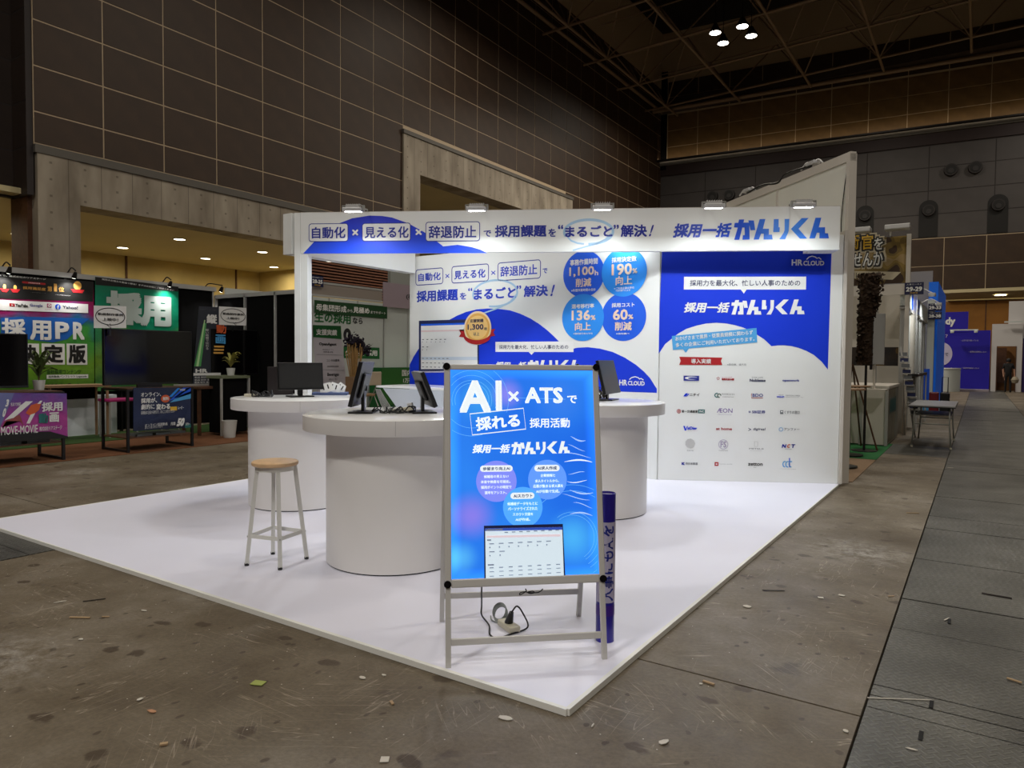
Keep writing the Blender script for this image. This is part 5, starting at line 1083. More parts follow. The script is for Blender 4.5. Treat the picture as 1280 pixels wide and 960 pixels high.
for y, lb in ((3.45, 'left stack of grey leaflets on the middle rack shelf'), (3.75, 'centre stack of grey leaflets on the middle rack shelf'), (4.0, 'right stack of grey leaflets on the middle rack shelf')):
    b = B(); b.box((-9.75, y-.13, .241), (-9.42, y+.11, .275)); single('leaflet_stack', b, mat('grey_paper', rgb(96, 100, 100), .7), (-9.6, y, .24), lb, 'leaflets', 'leaflet stacks on the rack shelves')
for y, lb in ((1.6, 'left pile of grey folders on the left rack shelf'), (1.95, 'right pile of grey folders on the left rack shelf')):
    b = B(); b.box((-9.8, y-.15, .281), (-9.4, y+.13, .34)); single('leaflet_stack', b, mat('grey_paper', rgb(96, 100, 100), .7), (-9.6, y, .28), lb, 'leaflets', 'leaflet stacks on the rack shelves')
XBF = frame(FR_XB)
PF2 = XBF @ Matrix.Translation((0, 0, .065))
post2 = sheet('rack_poster', PF2, [(3.224,1.003),(4.160,0.981),(4.155,0.326),(3.217,0.339)], banner_mat('poster_night_blue', [(0, rgb(14, 18, 34)), (.5, rgb(34, 46, 84)), (1, rgb(24, 34, 66))], 3, .4, .2, .95), 'dark blue poster with speed lines and the number fifty on the middle rack', 'poster', th=.01)
for pts, m_ in (([(4.160,0.978),(4.028,0.982),(3.783,0.777),(4.160,0.878)], pmid), ([(4.160,0.918),(3.972,0.859),(3.796,0.751),(4.159,0.800)], plight), ([(3.973,0.976),(3.932,0.977),(3.783,0.841),(3.837,0.839)], pcyan), ([(4.160,0.976),(4.097,0.977),(3.863,0.825),(3.904,0.823)], mat('print_ice', rgb(160, 200, 230), .4))): poly(post2, pts, m_, 1, lay=F2)
for s_, bx, bo in (('オンライン、', [(3.334,0.926),(3.652,0.859)], .02), ('採用が、', [(3.333,0.840),(3.586,0.761)], .03), ('劇的に', [(3.332,0.746),(3.546,0.662)], .02), ('変わる', [(3.573,0.741),(3.800,0.648)], .04), ('採用動画の企画から制作まで、まるごとお任せください', [(3.331,0.642),(3.875,0.588)], 0), ('TIDE', [(3.960,0.963),(4.055,0.934)], .01), ('オンライン採用動画', [(3.391,0.440),(3.752,0.393)], 0), ('詳しくはスタッフまで', [(3.391,0.402),(3.673,0.361)], 0), ('月額', [(3.806,0.438),(3.886,0.386)], .01), ('万円〜', [(4.059,0.407),(4.134,0.367)], .01)): txt(post2, s_, bx, pwhite, 3, bo, lay=F2)
txt(post2, '50', [(3.901,0.493),(4.056,0.360)], pwhite, 3, .06, shear=.25, lay=F2); poly(post2, ell([(3.652,0.877),(3.801,0.756)]), porange, 2, lay=F2); txt(post2, '無料', [(3.678,0.845),(3.775,0.790)], pwhite, 4, .02, lay=F2)
rect(post2, [(3.804,0.684),(3.916,0.621)], pyellow, 2, lay=F2); txt(post2, 'ムービー', [(3.930,0.685),(4.031,0.636)], pwhite, 3, .02, lay=F2); rect(post2, [(4.051,0.387),(4.155,0.329)], pteal, 2, lay=F2)
post1 = sheet('rack_poster', PF2, [(1.220,1.002),(2.278,0.952),(2.285,0.344),(1.210,0.344)], banner_mat('poster_violet', [(0, rgb(110, 50, 130)), (.45, rgb(180, 60, 150)), (.7, rgb(150, 60, 150)), (1, rgb(100, 70, 150))], 2.2, .9, .2, .95), 'violet poster with a folded ribbon letter mark at the left picture edge', 'poster', th=.01)
poly(post1, [(1.212,0.479),(2.059,0.431),(2.285,0.344),(2.285,0.321),(1.210,0.334)], pblack, 1, lay=F2); poly(post1, [(1.220,1.002),(1.628,0.982),(1.435,0.471),(1.212,0.479)], mat('print_slate_violet', rgb(110, 116, 170), .4), 1, lay=F2)
poly(post1, [(1.506,0.625),(1.691,0.807),(1.759,0.865),(1.846,0.861),(1.661,0.690),(1.613,0.650)], pwhite, 3, lay=F2); poly(post1, [(1.764,0.564),(1.814,0.681),(1.873,0.699),(1.803,0.561)], pwhite, 3, lay=F2); poly(post1, [(1.899,0.824),(1.935,0.865),(1.964,0.864),(1.938,0.822)], pwhite, 3, lay=F2)
poly(post1, [(1.757,0.706),(1.826,0.811),(1.954,0.849),(1.923,0.740),(1.824,0.658)], porange, 2, lay=F2); poly(post1, [(1.548,0.644),(1.689,0.688),(1.735,0.522),(1.688,0.602),(1.510,0.614),(1.481,0.531)], mat('print_rust', rgb(150, 70, 70), .4), 2, lay=F2)
for s_, bx, m_, bo, sh in (('3', [(1.515,0.901),(1.567,0.803)], pwhite, .05, .2), ('0', [(1.476,0.786),(1.534,0.670)], pwhite, .05, .2), ('名まで対応', [(1.579,0.856),(1.701,0.807)], pwhite, .01, 0), ('採用', [(1.954,0.842),(2.217,0.712)], pwhite, .03, 0), ('画', [(2.047,0.695),(2.167,0.560)], pwhite, .03, 0), ('動', [(1.912,0.690),(2.030,0.551)], pteal, .05, 0), ('MOVE-MOVIE', [(1.463,0.541),(1.899,0.428)], pwhite, .01, 0), ('株式会社リアステージ', [(1.920,0.509),(2.203,0.449)], pwhite, .01, 0)): txt(post1, s_, bx, m_, 4, bo, shear=sh, lay=F2)
# speech bubble cards on the screens
XCF = frame(FR_XC)
def card(poly_pts, box, tx1, tx2, lab):
    t = sheet('speech_bubble_card', XCF @ Matrix.Translation((0, 0, .02)), poly_pts, pwhite, lab, 'card', 'speech bubble cards above the screens')
    (a0, c0), (a1, c1) = box; stroke(t, ell(box, 40), .012, pblack, 1, True, lay=F2); stroke(t, [(a1-.28, c1+.01), (a1-.2, c1-.05), (a1-.22, c1+.02)], .01, pblack, 1, lay=F2)
    txt(t, '動画制作事例', tx1, pblack, 2, .02, lay=F2); txt(t, '上映中！', tx2, pblack, 2, .02, lay=F2)
    b = B(); um = (a0+a1)/2; b.box((um-.012, c1-.16, -.02), (um+.012, c1+.02, -.004)); lpart('holder', b, black, t)
card([(2.732,2.224),(3.206,2.244),(3.202,1.912),(2.728,1.895)], [(2.754,2.202),(3.178,1.950)], [(2.782,2.126),(3.151,2.087)], [(2.849,2.054),(3.078,2.006)], 'white speech bubble card over the green banner corner')
XCF = frame(FR_XG)
card([(5.797,2.465),(6.409,2.473),(6.407,2.118),(5.794,2.107)], [(5.831,2.436),(6.381,2.155)], [(5.873,2.354),(6.341,2.308)], [(5.953,2.271),(6.241,2.222)], 'white speech bubble card right of the slanted dark poster')
# slanted roll-up on a brown table
t = thing('wooden_table', (-10.9, 5.5, 0), 'brown wooden table under the slanted dark poster', 'table')
b = B(); b.bbox((-11.2, 5.1, .88), (-10.6, 5.85, .93), .008); part('tabletop', b, brownwood, t)
for x, y in ((-11.15, 5.15), (-10.65, 5.15), (-11.15, 5.8), (-10.65, 5.8)):
    b = B(); b.beam((x, y, .02), (x, y, .88), .05); part('leg', b, brownwood, t)
XDF = frame(FR_XD)
rol = sheet('rollup_poster', XDF, [(5.390,2.441),(6.025,2.456),(5.821,0.935),(5.247,0.973)], mat('rollup_black', rgb(52, 56, 68), .35), 'slanted dark roll-up poster with a green light beam on the brown table', 'poster', th=.008)
poly(rol, [(5.471,2.123),(5.538,2.126),(5.414,1.297),(5.276,1.298)], mat('print_beam_green', rgb(90, 170, 100), .3), 1, lay=F2); poly(rol, [(5.488,2.185),(5.511,2.186),(5.364,1.297),(5.315,1.298)], mat('print_beam_core', rgb(190, 230, 170), .3), 2, lay=F2)
for s_, bx, m_, bo in (('縦', [(5.536,2.300),(5.760,2.124)], pwhite, .04), ('動', [(5.742,2.111),(5.960,1.941)], porange, .03), ('画', [(5.724,1.917),(5.942,1.736)], plight, .03), ('HR', [(5.298,1.252),(5.547,1.179)], pwhite, .04), ('採用の新しい形を、動画で', [(5.406,2.387),(5.761,2.385)], pwhite, 0)): txt(rol, s_, bx, m_, 3, bo, lay=F2)
txt(rol, '短い時間で伝わる', [(5.513,2.018),(5.578,1.620)], pwhite, 3, 0, vertical=True, lay=F2)
for k in range(3): rect(rol, [(5.694,1.699),(5.914,1.666)] if k == 0 else [(5.687,1.637),(5.906,1.603)] if k == 1 else [(5.680,1.575),(5.895,1.543)], pgold, 2, lay=F2)
rect(rol, [(5.258,1.171),(5.833,1.123)], pwhite, 2, lay=F2)
for y in (471, 474, 477): txt(rol, '動画 制作 実績 掲載', [(5.280,1.107),(5.787,1.070)] if y == 471 else ([(5.280,1.055),(5.786,1.020)] if y == 474 else [(5.280,1.010),(5.734,0.974)]), pwhite, 3, 0, lay=F2)
b = B(); b.box((4.9, .93, -.06), (5.9, .965, .06)); lpart('base_bar', b, alu, rol)
# small cabinet with plant, pots
t = thing('open_cabinet', (-10.5, 5.65, .012), 'dark cabinet with pale frame and green top under the potted plant', 'cabinet')
b = B(); b.box((-10.75, 5.36, 1.08), (-10.28, 5.98, 1.13)); part('top', b, mat('sage_top', rgb(110, 118, 92), .6), t)
b = B(); b.box((-10.72, 5.4, .06), (-10.33, 5.94, 1.08)); part('body', b, blackcloth, t)
for y in (5.36, 5.95):
    b = B(); b.box((-10.32, y, .012), (-10.28, y+.03, 1.08)); part('post', b, alu, t)
leafplant(-10.45, 5.68, 1.132, .24, .36, 20, leafy, 11, 'small spiky plant in a white pot on the open cabinet')
leafplant(-9.7, 2.08, .995, .26, .5, 26, leafm, 12, 'bushy spiky plant in a white pot at the left rack end')
t = thing('white_bin', (-10.14, 5.37, .012), 'white waste bin on the carpet left of the back left counter', 'bin')
b = B(); b.lathe((-10.0, 5.33, .012), [(0, 0), (.1, 0), (.135, .31), (.128, .31), (.1, .02), (0, .02)], 24); part('body', b, potwhite, t)
# small spot lamps clipped to the dark booth rail
for (x, y, z), lb in zip([(-12.2, 2.72, 2.93), (-12.2, 3.75, 2.95), (-12.2, 5.55, 2.96), (-11.9, 6.5, 2.92)], ['clip spot lamp above the far left banner centre', 'clip spot lamp above the right side of the far left banner', 'clip spot lamp above the emerald banner right corner', 'clip spot lamp near the inner corner of the black walls']):
    t = thing('clip_spot_lamp', (x, y, z), lb, 'lamp', 'clip spot lamps on the dark booth rail')
    b = B(); b.tube([(-12.5, y, 2.99), (-12.35, y, z+.12), (x, y, z+.06)], .012, 6); part('arm', b, darkmetal, t)
    b = B(); b.cyl((x+.0, y, z+.03), (x-.06, y, z-.06), .025, .045, 14); part('shade', b, darkmetal, t)
    b = B(); b.cyl((x-.0605, y, z-.0605), (x-.063, y, z-.064), .037, n=14); part('bulb', b, mat('spot_glow', rgb(255, 250, 240), .3, emit=12, ecol=(1, .97, .9, 1)), t)
    area('spot_lamp', (x-.08, y, z-.09), .08, 3, (1, .97, .92), (-.35, 0, -1), spread=110)
# ---------------------------------------------------------------- booth 28-25 seen through the opening
gw = mat('grey_white_wall', rgb(205, 212, 210), .6, noise=.03, nscale=1)
nb = thing('green_banner_booth', (-12.5, 10, 0), 'pale walled booth with green banners seen through the booth opening', 'booth')
for k in range(7):
    b = B(); b.box((-12.56, 7.0+k*.99, 0), (-12.5, 7.96+k*.99, 3.0)); part('wall_panel', b, gw, nb)
    b = B(); b.box((-12.57, 7.965+k*.99, 0), (-12.47, 7.985+k*.99, 3.0)); part('post', b, alu, nb)
b = B(); b.box((-9.45, 6.6, 0), (-9.39, 6.66, 3.0)); part('post', b, mat('blue_grey_post', rgb(84, 96, 120), .4, .3), nb)
b = B(); b.box((-9.45, 6.67, 2.72), (-9.4, 8.66, 2.93)); part('fascia', b, mat('taupe_fascia', rgb(146, 136, 128), .6), nb)
for z in (2.68, 2.93):
    b = B(); b.box((-9.46, 6.67, z), (-9.39, 8.66, z+.04)); part('fascia_rail', b, alu, nb)
b = B(); b.box((-12.4, 12.0, 3.0), (-12.3, 12.98, 4.0)); b2 = b; part('upper_panel', b, mat('upper_grey', rgb(150, 154, 150), .6), nb)
b = B(); b.box((-12.4, 13.0, 3.0), (-12.3, 14.6, 3.98)); part('upper_panel', b, mat('upper_grey', rgb(150, 154, 150), .6), nb)
b = B(); b.box((-9.46, 8.68, 2.6), (-9.4, 10.4, 3.13)); fp = link('name_panel', b.mesh('name_panel', mat('mauve_panel', rgb(158, 142, 152), .6)), nb, Matrix())
NPF = XBF
npn = tag(link('booth_name_board', None, None, NPF @ Matrix.Translation((0, 0, .02))), 'mauve booth name board cut off by the white graphic wall', 'sign'); bb = B(); bb.box((8.68, 2.6, -.018), (10.3, 3.13, 0)); lpart('board', bb, mat('mauve_panel', rgb(158, 142, 152), .6), npn); txt(npn, '(株)', [(9.400,2.936),(9.761,2.801)], pblack, 1, .02, lay=F2)
bpy.data.objects.remove(fp)
g1 = sheet('green_banner', XAF @ Matrix.Translation((0, 0, .06)), [(9.388,2.908),(11.968,2.915),(11.969,2.573),(9.387,2.591)], pdgreen, 'dark green banner with a line of white characters across the pale wall', 'banner')
for s_, bx, bo in (('母集団形成', [(9.438,2.824),(10.449,2.653)], .02), ('から', [(10.477,2.751),(10.660,2.674)], .01), ('見極め', [(10.688,2.831),(11.279,2.667)], .03), ('までサポート', [(11.327,2.761),(11.905,2.685)], .01)): txt(g1, s_, bx, pwhite, 1, bo, lay=F2)
g2 = sheet('wall_sheet', XAF @ Matrix.Translation((0, 0, .04)), [(9.312,2.646),(11.842,2.624),(11.721,0.983),(9.308,0.822)], mat('wrinkled_white_sheet', rgb(190, 196, 194), .6, bump=.6, bscale=4), 'wrinkled white wall sheet with green and black characters behind the dried stalks', 'poster')
txt(g2, '生の採用', [(9.400,2.632),(10.618,2.359)], pgreen, 1, .03, lay=F2); txt(g2, 'なら', [(10.686,2.549),(11.045,2.382)], pblack, 1, .03, lay=F2); stroke(g2, ell([(10.410,2.202),(10.584,1.952)], 24), .1, pblack, 1, True, lay=F2)
poly(g2, [(10.366,1.776),(11.688,1.765),(11.688,1.452),(10.366,1.472)], pgreen, 1, lay=F2); txt(g2, '少人数 採用', [(10.421,1.693),(11.595,1.535)], pwhite, 2, .03, lay=F2)
XEF = frame(FR_XE)
st_ = sheet('standing_banner', XEF, [(7.186,2.141),(7.940,2.157),(7.962,1.887),(8.168,0.576),(7.308,0.614),(7.196,1.905)], mat('banner_lavender_white', rgb(190, 186, 196), .5), 'white standing banner with green head and client names behind the back left monitor', 'banner')
poly(st_, [(7.186,2.144),(7.940,2.157),(7.962,1.877),(7.196,1.898)], pgreen, 1, lay=F2); txt(st_, '支援実績', [(7.269,2.070),(7.828,1.947)], pwhite, 2, .03, lay=F2)
for s_, bx, bo in (('OpenAgent', [(7.344,1.795),(7.815,1.722)], .03), ('株式会社オープン', [(7.437,1.665),(7.740,1.637)], 0), ('採用支援の実績', [(7.458,1.616),(7.718,1.586)], 0), ('コンサル業界', [(7.543,1.451),(7.895,1.402)], .01), ('新卒採用の支援', [(7.565,1.319),(7.872,1.284)], 0), ('Beverages', [(7.565,1.169),(7.881,1.080)], .02), ('飲料メーカー', [(7.608,1.052),(7.850,1.013)], 0)): txt(st_, s_, bx, pblack, 2, bo, lay=F2)
for y in (443, 462): stroke(st_, [(7.289,1.548),(7.985,1.538)] if y == 443 else [(7.330,1.237),(8.030,1.214)], .006, pgrey, 2, lay=F2)
gt = thing('green_covered_table', (-10.6, 11, 0), 'green cloth covered table with white lettering left of the graphic wall', 'table')
b = B(); b.box((-12.4, 11.3, 0), (-12.02, 14, 1.22)); part('cloth', b, pgreen, gt)
o = tag(link('table_banner', None, None, frame(((-12.0, 0, 0), (0, 1, 0), (0, 0, 1)))), 'white lettering print on the green table cloth', 'banner')
bb = B(); bb.box((11.35, .2, -.006), (13.9, 1.2, 0)); lpart('sheet', bb, mat('print_bright_green', rgb(40, 104, 34), .55), o); txt(o, '国内', [(12.15, 1.16), (12.55, .98)], pwhite, 1, .02, lay=F2); txt(o, '1万社', [(12.2, .93), (12.6, .79)], pwhite, 1, .02, lay=F2)
fold_chair(-11.2, 9.95, -90, 'folding chair with beige backrest beyond the near counter cables', beige, 1.28)
# dried stalks in a tan box
t = thing('dried_stalk_bundle', (-9.4, 8.15, 0), 'bundle of dried straw stalks with a dark cloth in a tan box', 'plant')
straw = mat('dried_straw', rgb(172, 136, 84), .8, noise=.15, nscale=30)
c0 = (-9.3, 7.75)
b = B(); b.bbox((c0[0]-.13, c0[1]-.13, .75), (c0[0]+.13, c0[1]+.13, 1.1), .01); part('tan_box', b, tanwood, t)
b = B(); b.bbox((c0[0]-.3, c0[1]-.3, .7), (c0[0]+.3, c0[1]+.3, .75), .01); b.box((c0[0]-.04, c0[1]-.04, 0), (c0[0]+.04, c0[1]+.04, .7)); part('pedestal', b, tanwood, t)
rr = random.Random(9); b = B()
for k in range(90):
    a, r1 = rr.uniform(0, 6.28), rr.uniform(0, .1); r2 = r1*2.1; h = rr.uniform(1.55, 1.82)
    b.cyl((c0[0]+r1*math.cos(a), c0[1]+r1*math.sin(a), 1.05), (c0[0]+r2*math.cos(a), c0[1]+r2*math.sin(a), h), .005, .008, 5)
o = part('straw_stalks', b, straw, t); o['kind'] = 'stuff'
b = B()
for k in range(520):
    f = rr.random(); p = Vector((c0[0]-.16+.32*rr.random(), c0[1]-.14+.46*f + rr.gauss(0, .03), 1.84 - .34*max(0, f-.3) + rr.gauss(0, .055)))
    v1 = Vector((rr.gauss(0, 1), rr.gauss(0, 1), rr.gauss(0, 1))).normalized()*rr.uniform(.02, .045); v2 = v1.orthogonal().normalized()*.025
    b.add([p-v1, p-v2, p+v1, p+v2], [(0, 1, 2, 3)])
o = part('dark_cloth', b, mat('dark_navy_cloth', rgb(30, 20, 40), .8, noise=.3, nscale=10), t); o['kind'] = 'stuff'
def plate(F, box, lines, lab):
    t = sheet('booth_number_plate', F, rectpts(box), mat('plate_navy', rgb(18, 24, 70), .4), lab, 'sign', 'navy booth number plates')
    for s_, fx, m_, bo in lines:
        (a0, c0), (a1, c1) = box; txt(t, s_, [(a0+(a1-a0)*fx[0], c0+(c1-c0)*fx[1]), (a0+(a1-a0)*fx[2], c0+(c1-c0)*fx[3])], m_, 1, bo, lay=F2)
plate(XBF @ Matrix.Translation((0, 0, .05)), [(6.678,3.068),(6.976,2.858)], [('28-25', (.08, .34, .92, .7), pwhite, .04), ('総務人事経理ワールド', (.06, .1, .94, .22), pwhite, 0), ('採用支援', (.25, .78, .75, .92), pyellow, 0)], 'navy plate numbered 28-25 beside the left white post')
# ---------------------------------------------------------------- booths behind on the right
tallm = mat('tall_grey_wall', rgb(232, 232, 222), .65, noise=.04, nscale=1)
dv = Vector((-.72, .69, 0)).normalized()
TF = frame(((.05, 6.9, 0), -dv, (0, 0, 1)))
tw = tag(link('tall_neighbour_wall', None, None, Matrix.Translation((.05, 6.9, 0))), 'tall grey panel wall rising diagonally behind the header right end', 'wall')
for k in range(4):
    b = B(); b.box((-1.52*(k+1)+.012, 0, -.05), (-1.52*k-.012, 3.93, 0)); o = link('wall_panel', b.mesh('wall_panel', tallm), tw, TF)
    b = B(); b.box((-1.52*(k+1)-.02, 0, -.06), (-1.52*(k+1)+.012, 4.0, .015)); link('post', b.mesh('post', offwhite), tw, TF)
b = B(); b.box((-6.1, 3.93, -.06), (0, 4.04, .02)); link('top_rail', b.mesh('top_rail', offwhite), tw, TF)
b = B(); b.box((-.06, 0, -.07), (.0, 4.02, .03)); link('corner_post', b.mesh('corner_post', offwhite), tw, TF)
for u, lb in ((-.75, 'unlit clip lamp on the tall grey wall top, nearest its high corner'), (-2.3, 'unlit clip lamp midway along the tall grey wall top'), (-3.5, 'unlit clip lamp on the tall grey wall top just above the header')):
    p = TF @ Vector((u, 4.05, 0)); t = thing('clip_lamp', p, lb, 'lamp', 'unlit clip lamps on the tall grey wall'); b = B()
    b.tube([p + dv*-.2, p + dv*-.1 + Vector((0, 0, .07)), p + Vector((0, 0, .03)), p + dv*.12 + Vector((0, 0, .08)), p + dv*.25 + Vector((0, 0, .02))], .012, 6); part('arm', b, lampbody, t)
    b = B(); b.bbox((-.09, -.05, .02), (.09, .05, .07), .01, Matrix.Translation(p) @ Matrix.Rotation(math.radians(-44), 4, 'Z')); part('head', b, lampbody, t)
b = B(); b.tube([TF @ Vector((u_, v_, .02)) for u_, v_ in ((-.75, 4.06), (-1.3, 4.1), (-1.5, 4.02), (-1.9, 4.08), (-2.3, 4.05))], .014, 6)
b_c = B(); b_c.tube([TF @ Vector((u_, v_, .02)) for u_, v_ in ((-.02, 4.0), (-.1, 3.6), (-.14, 3.2), (-.12, 2.9))], .006, 6)
single('lamp_cable', b, cable, (-1, 7.9, 4), 'black lamp cable draped along the tall grey wall top', 'cable')
single('lamp_cable', b_c, cable, (0, 6.9, 3.5), 'thin black cable hanging down beside the tall grey wall post', 'cable')
# carpets
b = B(); b.box((-6, 7.02, 0), (.13, 9.4, .008)); single('beige_carpet', b, mat('beige_carpet', rgb(140, 116, 92), .95, noise=.08, nscale=30), (-2, 8, 0), 'beige carpet patch behind the right end of the white booth', 'carpet')
b = B(); b.box((-6, 9.42, 0), (.13, 11.9, .008)); single('green_carpet', b, mat('green_carpet', rgb(28, 104, 52), .95, noise=.1, nscale=30), (-2, 10.5, 0), 'green carpet patch before the camouflage booth counter', 'carpet')
# camouflage booth
def camo(name, cols, sc):
    m = mat(name, cols[0], .7); nt, bb = nodes_of(m); L = nt.links; tc = node(nt, 'ShaderNodeTexCoord')
    n = node(nt, 'ShaderNodeTexNoise'); n.inputs['Scale'].default_value = sc; n.inputs['Detail'].default_value = 1.5; L.new(tc.outputs['Object'], n.inputs['Vector'])
    r = ramp(nt, n.outputs[0], [(0, cols[0]), (.42, cols[1]), (.5, cols[2]), (.6, cols[3])]); r.color_ramp.interpolation = 'CONSTANT'; L.new(r.outputs[0], bb.inputs['Base Color']); return m
camof = camo('camouflage_print', [rgb(58, 38, 20), rgb(112, 92, 44), rgb(140, 116, 56), rgb(160, 136, 92)], 2.6)
camod = camo('camouflage_skirt', [rgb(16, 10, 8), rgb(24, 15, 10), rgb(36, 24, 14), rgb(84, 62, 22)], 3.2)
cb = thing('camouflage_booth', (-.5, 14, 0), 'booth with a camouflage printed fascia behind the right end post', 'booth')
FFr = frame(FR_F)
b = B(); b.box((-2.2, 3.12, -.06), (.1, 4.08, 0)); fas = link('fascia', b.mesh('fascia', camof), cb, FFr)
b = B(); b.box((-2.2, 2.88, -.06), (.1, 3.1, -.01)); link('fascia_rail', b.mesh('fascia_rail', offwhite), cb, FFr)
for x in (.14, -2.25):
    b = B(); b.box((x-.04, 13.92, 0), (x+.04, 14.02, 4.1)); part('post', b, offwhite, cb)
glowp = mat('print_halo', rgb(196, 184, 158), .6)
for s_, bx, m_ in (('自', [(-1.274,4.224),(-1.030,3.898)], pyellow), ('衛', [(-1.006,4.184),(-0.783,3.868)], pyellow), ('官', [(-0.735,4.160),(-0.524,3.849)], pyellow), ('を', [(-0.500,4.073),(-0.339,3.828)], pwhite), ('ま', [(-1.122,3.803),(-0.935,3.552)], pwhite), ('せんか', [(-0.896,3.786),(-0.331,3.506)], pwhite)):
    (a0, c0), (a1, c1) = bx; e = .07
    txt(fas, s_, [(a0-e, c0+e), (a1+e, c1-e)], glowp, 1, .10, lay=.006); txt(fas, s_, [(a0-e*.5, c0+e*.5), (a1+e*.5, c1-e*.5)], pblack, 2, .075, lay=.006); txt(fas, s_, bx, m_, 3, .015, lay=.006)
poly(fas, [(-1.303,3.456),(0.009,3.343),(-0.138,3.193),(-1.300,3.295)], glowp, 1, lay=.006); txt(fas, '活躍しています', [(-1.049,3.383),(-0.360,3.249)], pblack, 2, .01, lay=.006)
for k in range(3):
    b = B(); b.box((-2.2+k*.8, 15.9, 0), (-1.43+k*.8, 15.95, 3.1)); part('wall_panel', b, offwhite, cb)
    b = B(); b.box((-1.425+k*.8, 15.86, 0), (-1.405+k*.8, 15.95, 3.1)); part('post', b, alu, cb)
b = B(); b.box((-1.8, 12.8, 1.42), (.1, 12.83, 1.78)); part('camouflage_skirt', b, camod, cb)
for x, lb in ((-.9, 'unlit flood lamp on the camouflage fascia, left one'), (-.2, 'unlit flood lamp on the camouflage fascia, right one')):
    t = thing('flood_lamp', (x, 13.7, 4.1), lb, 'lamp', 'unlit flood lamps on the camouflage fascia')
    b = B(); b.tube([(x, 14, 4.08), (x, 13.9, 4.2), (x, 13.6, 4.2)], .02, 6); part('arm', b, lampbody, t)
    b = B(); b.bbox((x-.05, 13.3, 4.12), (x+.4, 13.6, 4.22), .02); part('head', b, lampbody, t)
ct = thing('panel_counter', (-.3, 12.2, .008), 'beige panel counter with faded print on its aisle side', 'counter')
b = B(); b.box((-1.2, 11.5, .02), (.07, 13.4, 1.03)); part('body', b, offwhite, ct)
b = B(); b.box((-1.25, 11.48, 1.03), (.09, 13.45, 1.07)); part('worktop', b, offwhite, ct)
for x in (-.38, .03):
    b = B(); b.box((x, 11.47, .01), (x+.05, 11.52, 1.03)); part('post', b, alu, ct)
b = B(); b.box((.072, 11.56, .05), (.078, 13.36, 1.0)); part('printed_side', b, banner_mat('faded_mural', [(0, rgb(84, 80, 58)), (.4, rgb(110, 106, 66)), (.6, rgb(96, 112, 106)), (1, rgb(120, 124, 116))], 3, .8, 0, 1), ct)
txtF = frame(((.081, 0, 0), (0, 1, 0), (0, 0, 1))); o = link('lettering_board', B().box((11.7, .55, -.002), (12.9, .85, -.001)).mesh('lettering_board', mat('faded_mural_band', rgb(112, 122, 116), .6)), ct, txtF); txt(o, '防衛省', [(11.8, .83), (12.8, .58)], pteal, 1, .05, lay=F2)
# camouflage net draped on a pole, and a screen beside it
t = thing('camouflage_net_stand', (-.2, 10.5, .008), 'dark brown leafy camouflage net hung on a pole above the tables', 'net')
b = B(); b.cyl((-.17, 10.5, .01), (-.17, 10.5, 2.9), .02, n=8); b.cyl((-.17, 10.5, .008), (-.17, 10.5, .02), .2, n=20); part('pole', b, darkmetal, t)
rr = random.Random(21); b = B()
for k in range(1500):
    z = rr.uniform(1.45, 2.95); top_ = max(0, (z-2.15)/.8); R = .105 + .075*min(1, top_*1.5); a = rr.uniform(0, 6.28); r = R*rr.uniform(.6, 1.12)
    cx2 = -.2 + .06*min(1, top_*2) ; x, y = cx2 + r*math.cos(a), 10.5 + r*math.sin(a)
    s = rr.uniform(.02, .045); v1 = Vector((rr.gauss(0, 1), rr.gauss(0, 1), rr.gauss(0, 1))).normalized()*s; v2 = v1.orthogonal().normalized()*s*.8; p = Vector((x, y, z))
    b.add([p-v1, p-v2, p+v1, p+v2], [(0, 1, 2, 3)])
for z in range(15): b.cyl((-.17, 10.5, 1.45+z*.1), (-.17, 10.5, 1.55+z*.1), .085 if z < 8 else .13, n=8)
o = part('net_leaves', b, mat('net_brown', rgb(52, 36, 22), .9, noise=.4, nscale=15), t); o['kind'] = 'stuff'
t = thing('upright_screen', (.0, 11, 1.05), 'upright grey screen seen from the side beside the camouflage net', 'screen')
b = B(); b.bbox((-.13, 10.95, 1.45), (.05, 10.98, 2.32), .006); part('screen', b, mat('screen_grey_back', rgb(170, 170, 170), .5), t)
b = B(); b.bbox((-.17, 10.94, 1.36), (-.13, 11.02, 2.34), .005); part('bezel', b, black, t); b = B(); b.cyl((-.1, 11, 1.0), (-.1, 11, 1.45), .02, n=8); b.box((-.3, 10.8, 1.0), (.1, 11.2, 1.03)); part('stand', b, offwhite, t)
for (x, y, h, lb) in ((-.2, 8.3, 1.12, 'round black bistro table nearest the white end post'), (-.3, 9.7, 1.12, 'round black bistro table in front of the beige counter')):
    t = thing('bistro_table', (x, y, .008), lb, 'table', 'black bistro tables behind the end post')
    b = B(); b.cyl((x, y, h-.02), (x, y, h), .3, n=32); part('tabletop', b, tanwood, t); b = B(); b.cyl((x, y, .03), (x, y, h-.02), .03, n=12); part('column', b, black, t); b = B(); b.cyl((x, y, .008), (x, y, .03), .22, n=32); part('base', b, black, t)
t = thing('tripod_easel', (-.3, 10.8, .008), 'thin dark tripod easel leaning before the beige counter', 'easel')
for q2 in ((.02, 10.6), (-.55, 10.6), (-.3, 11.2)):
    b = B(); b.beam((q2[0], q2[1], .01), (-.42, 10.85, 1.45), .02); part('leg', b, brownwood, t)
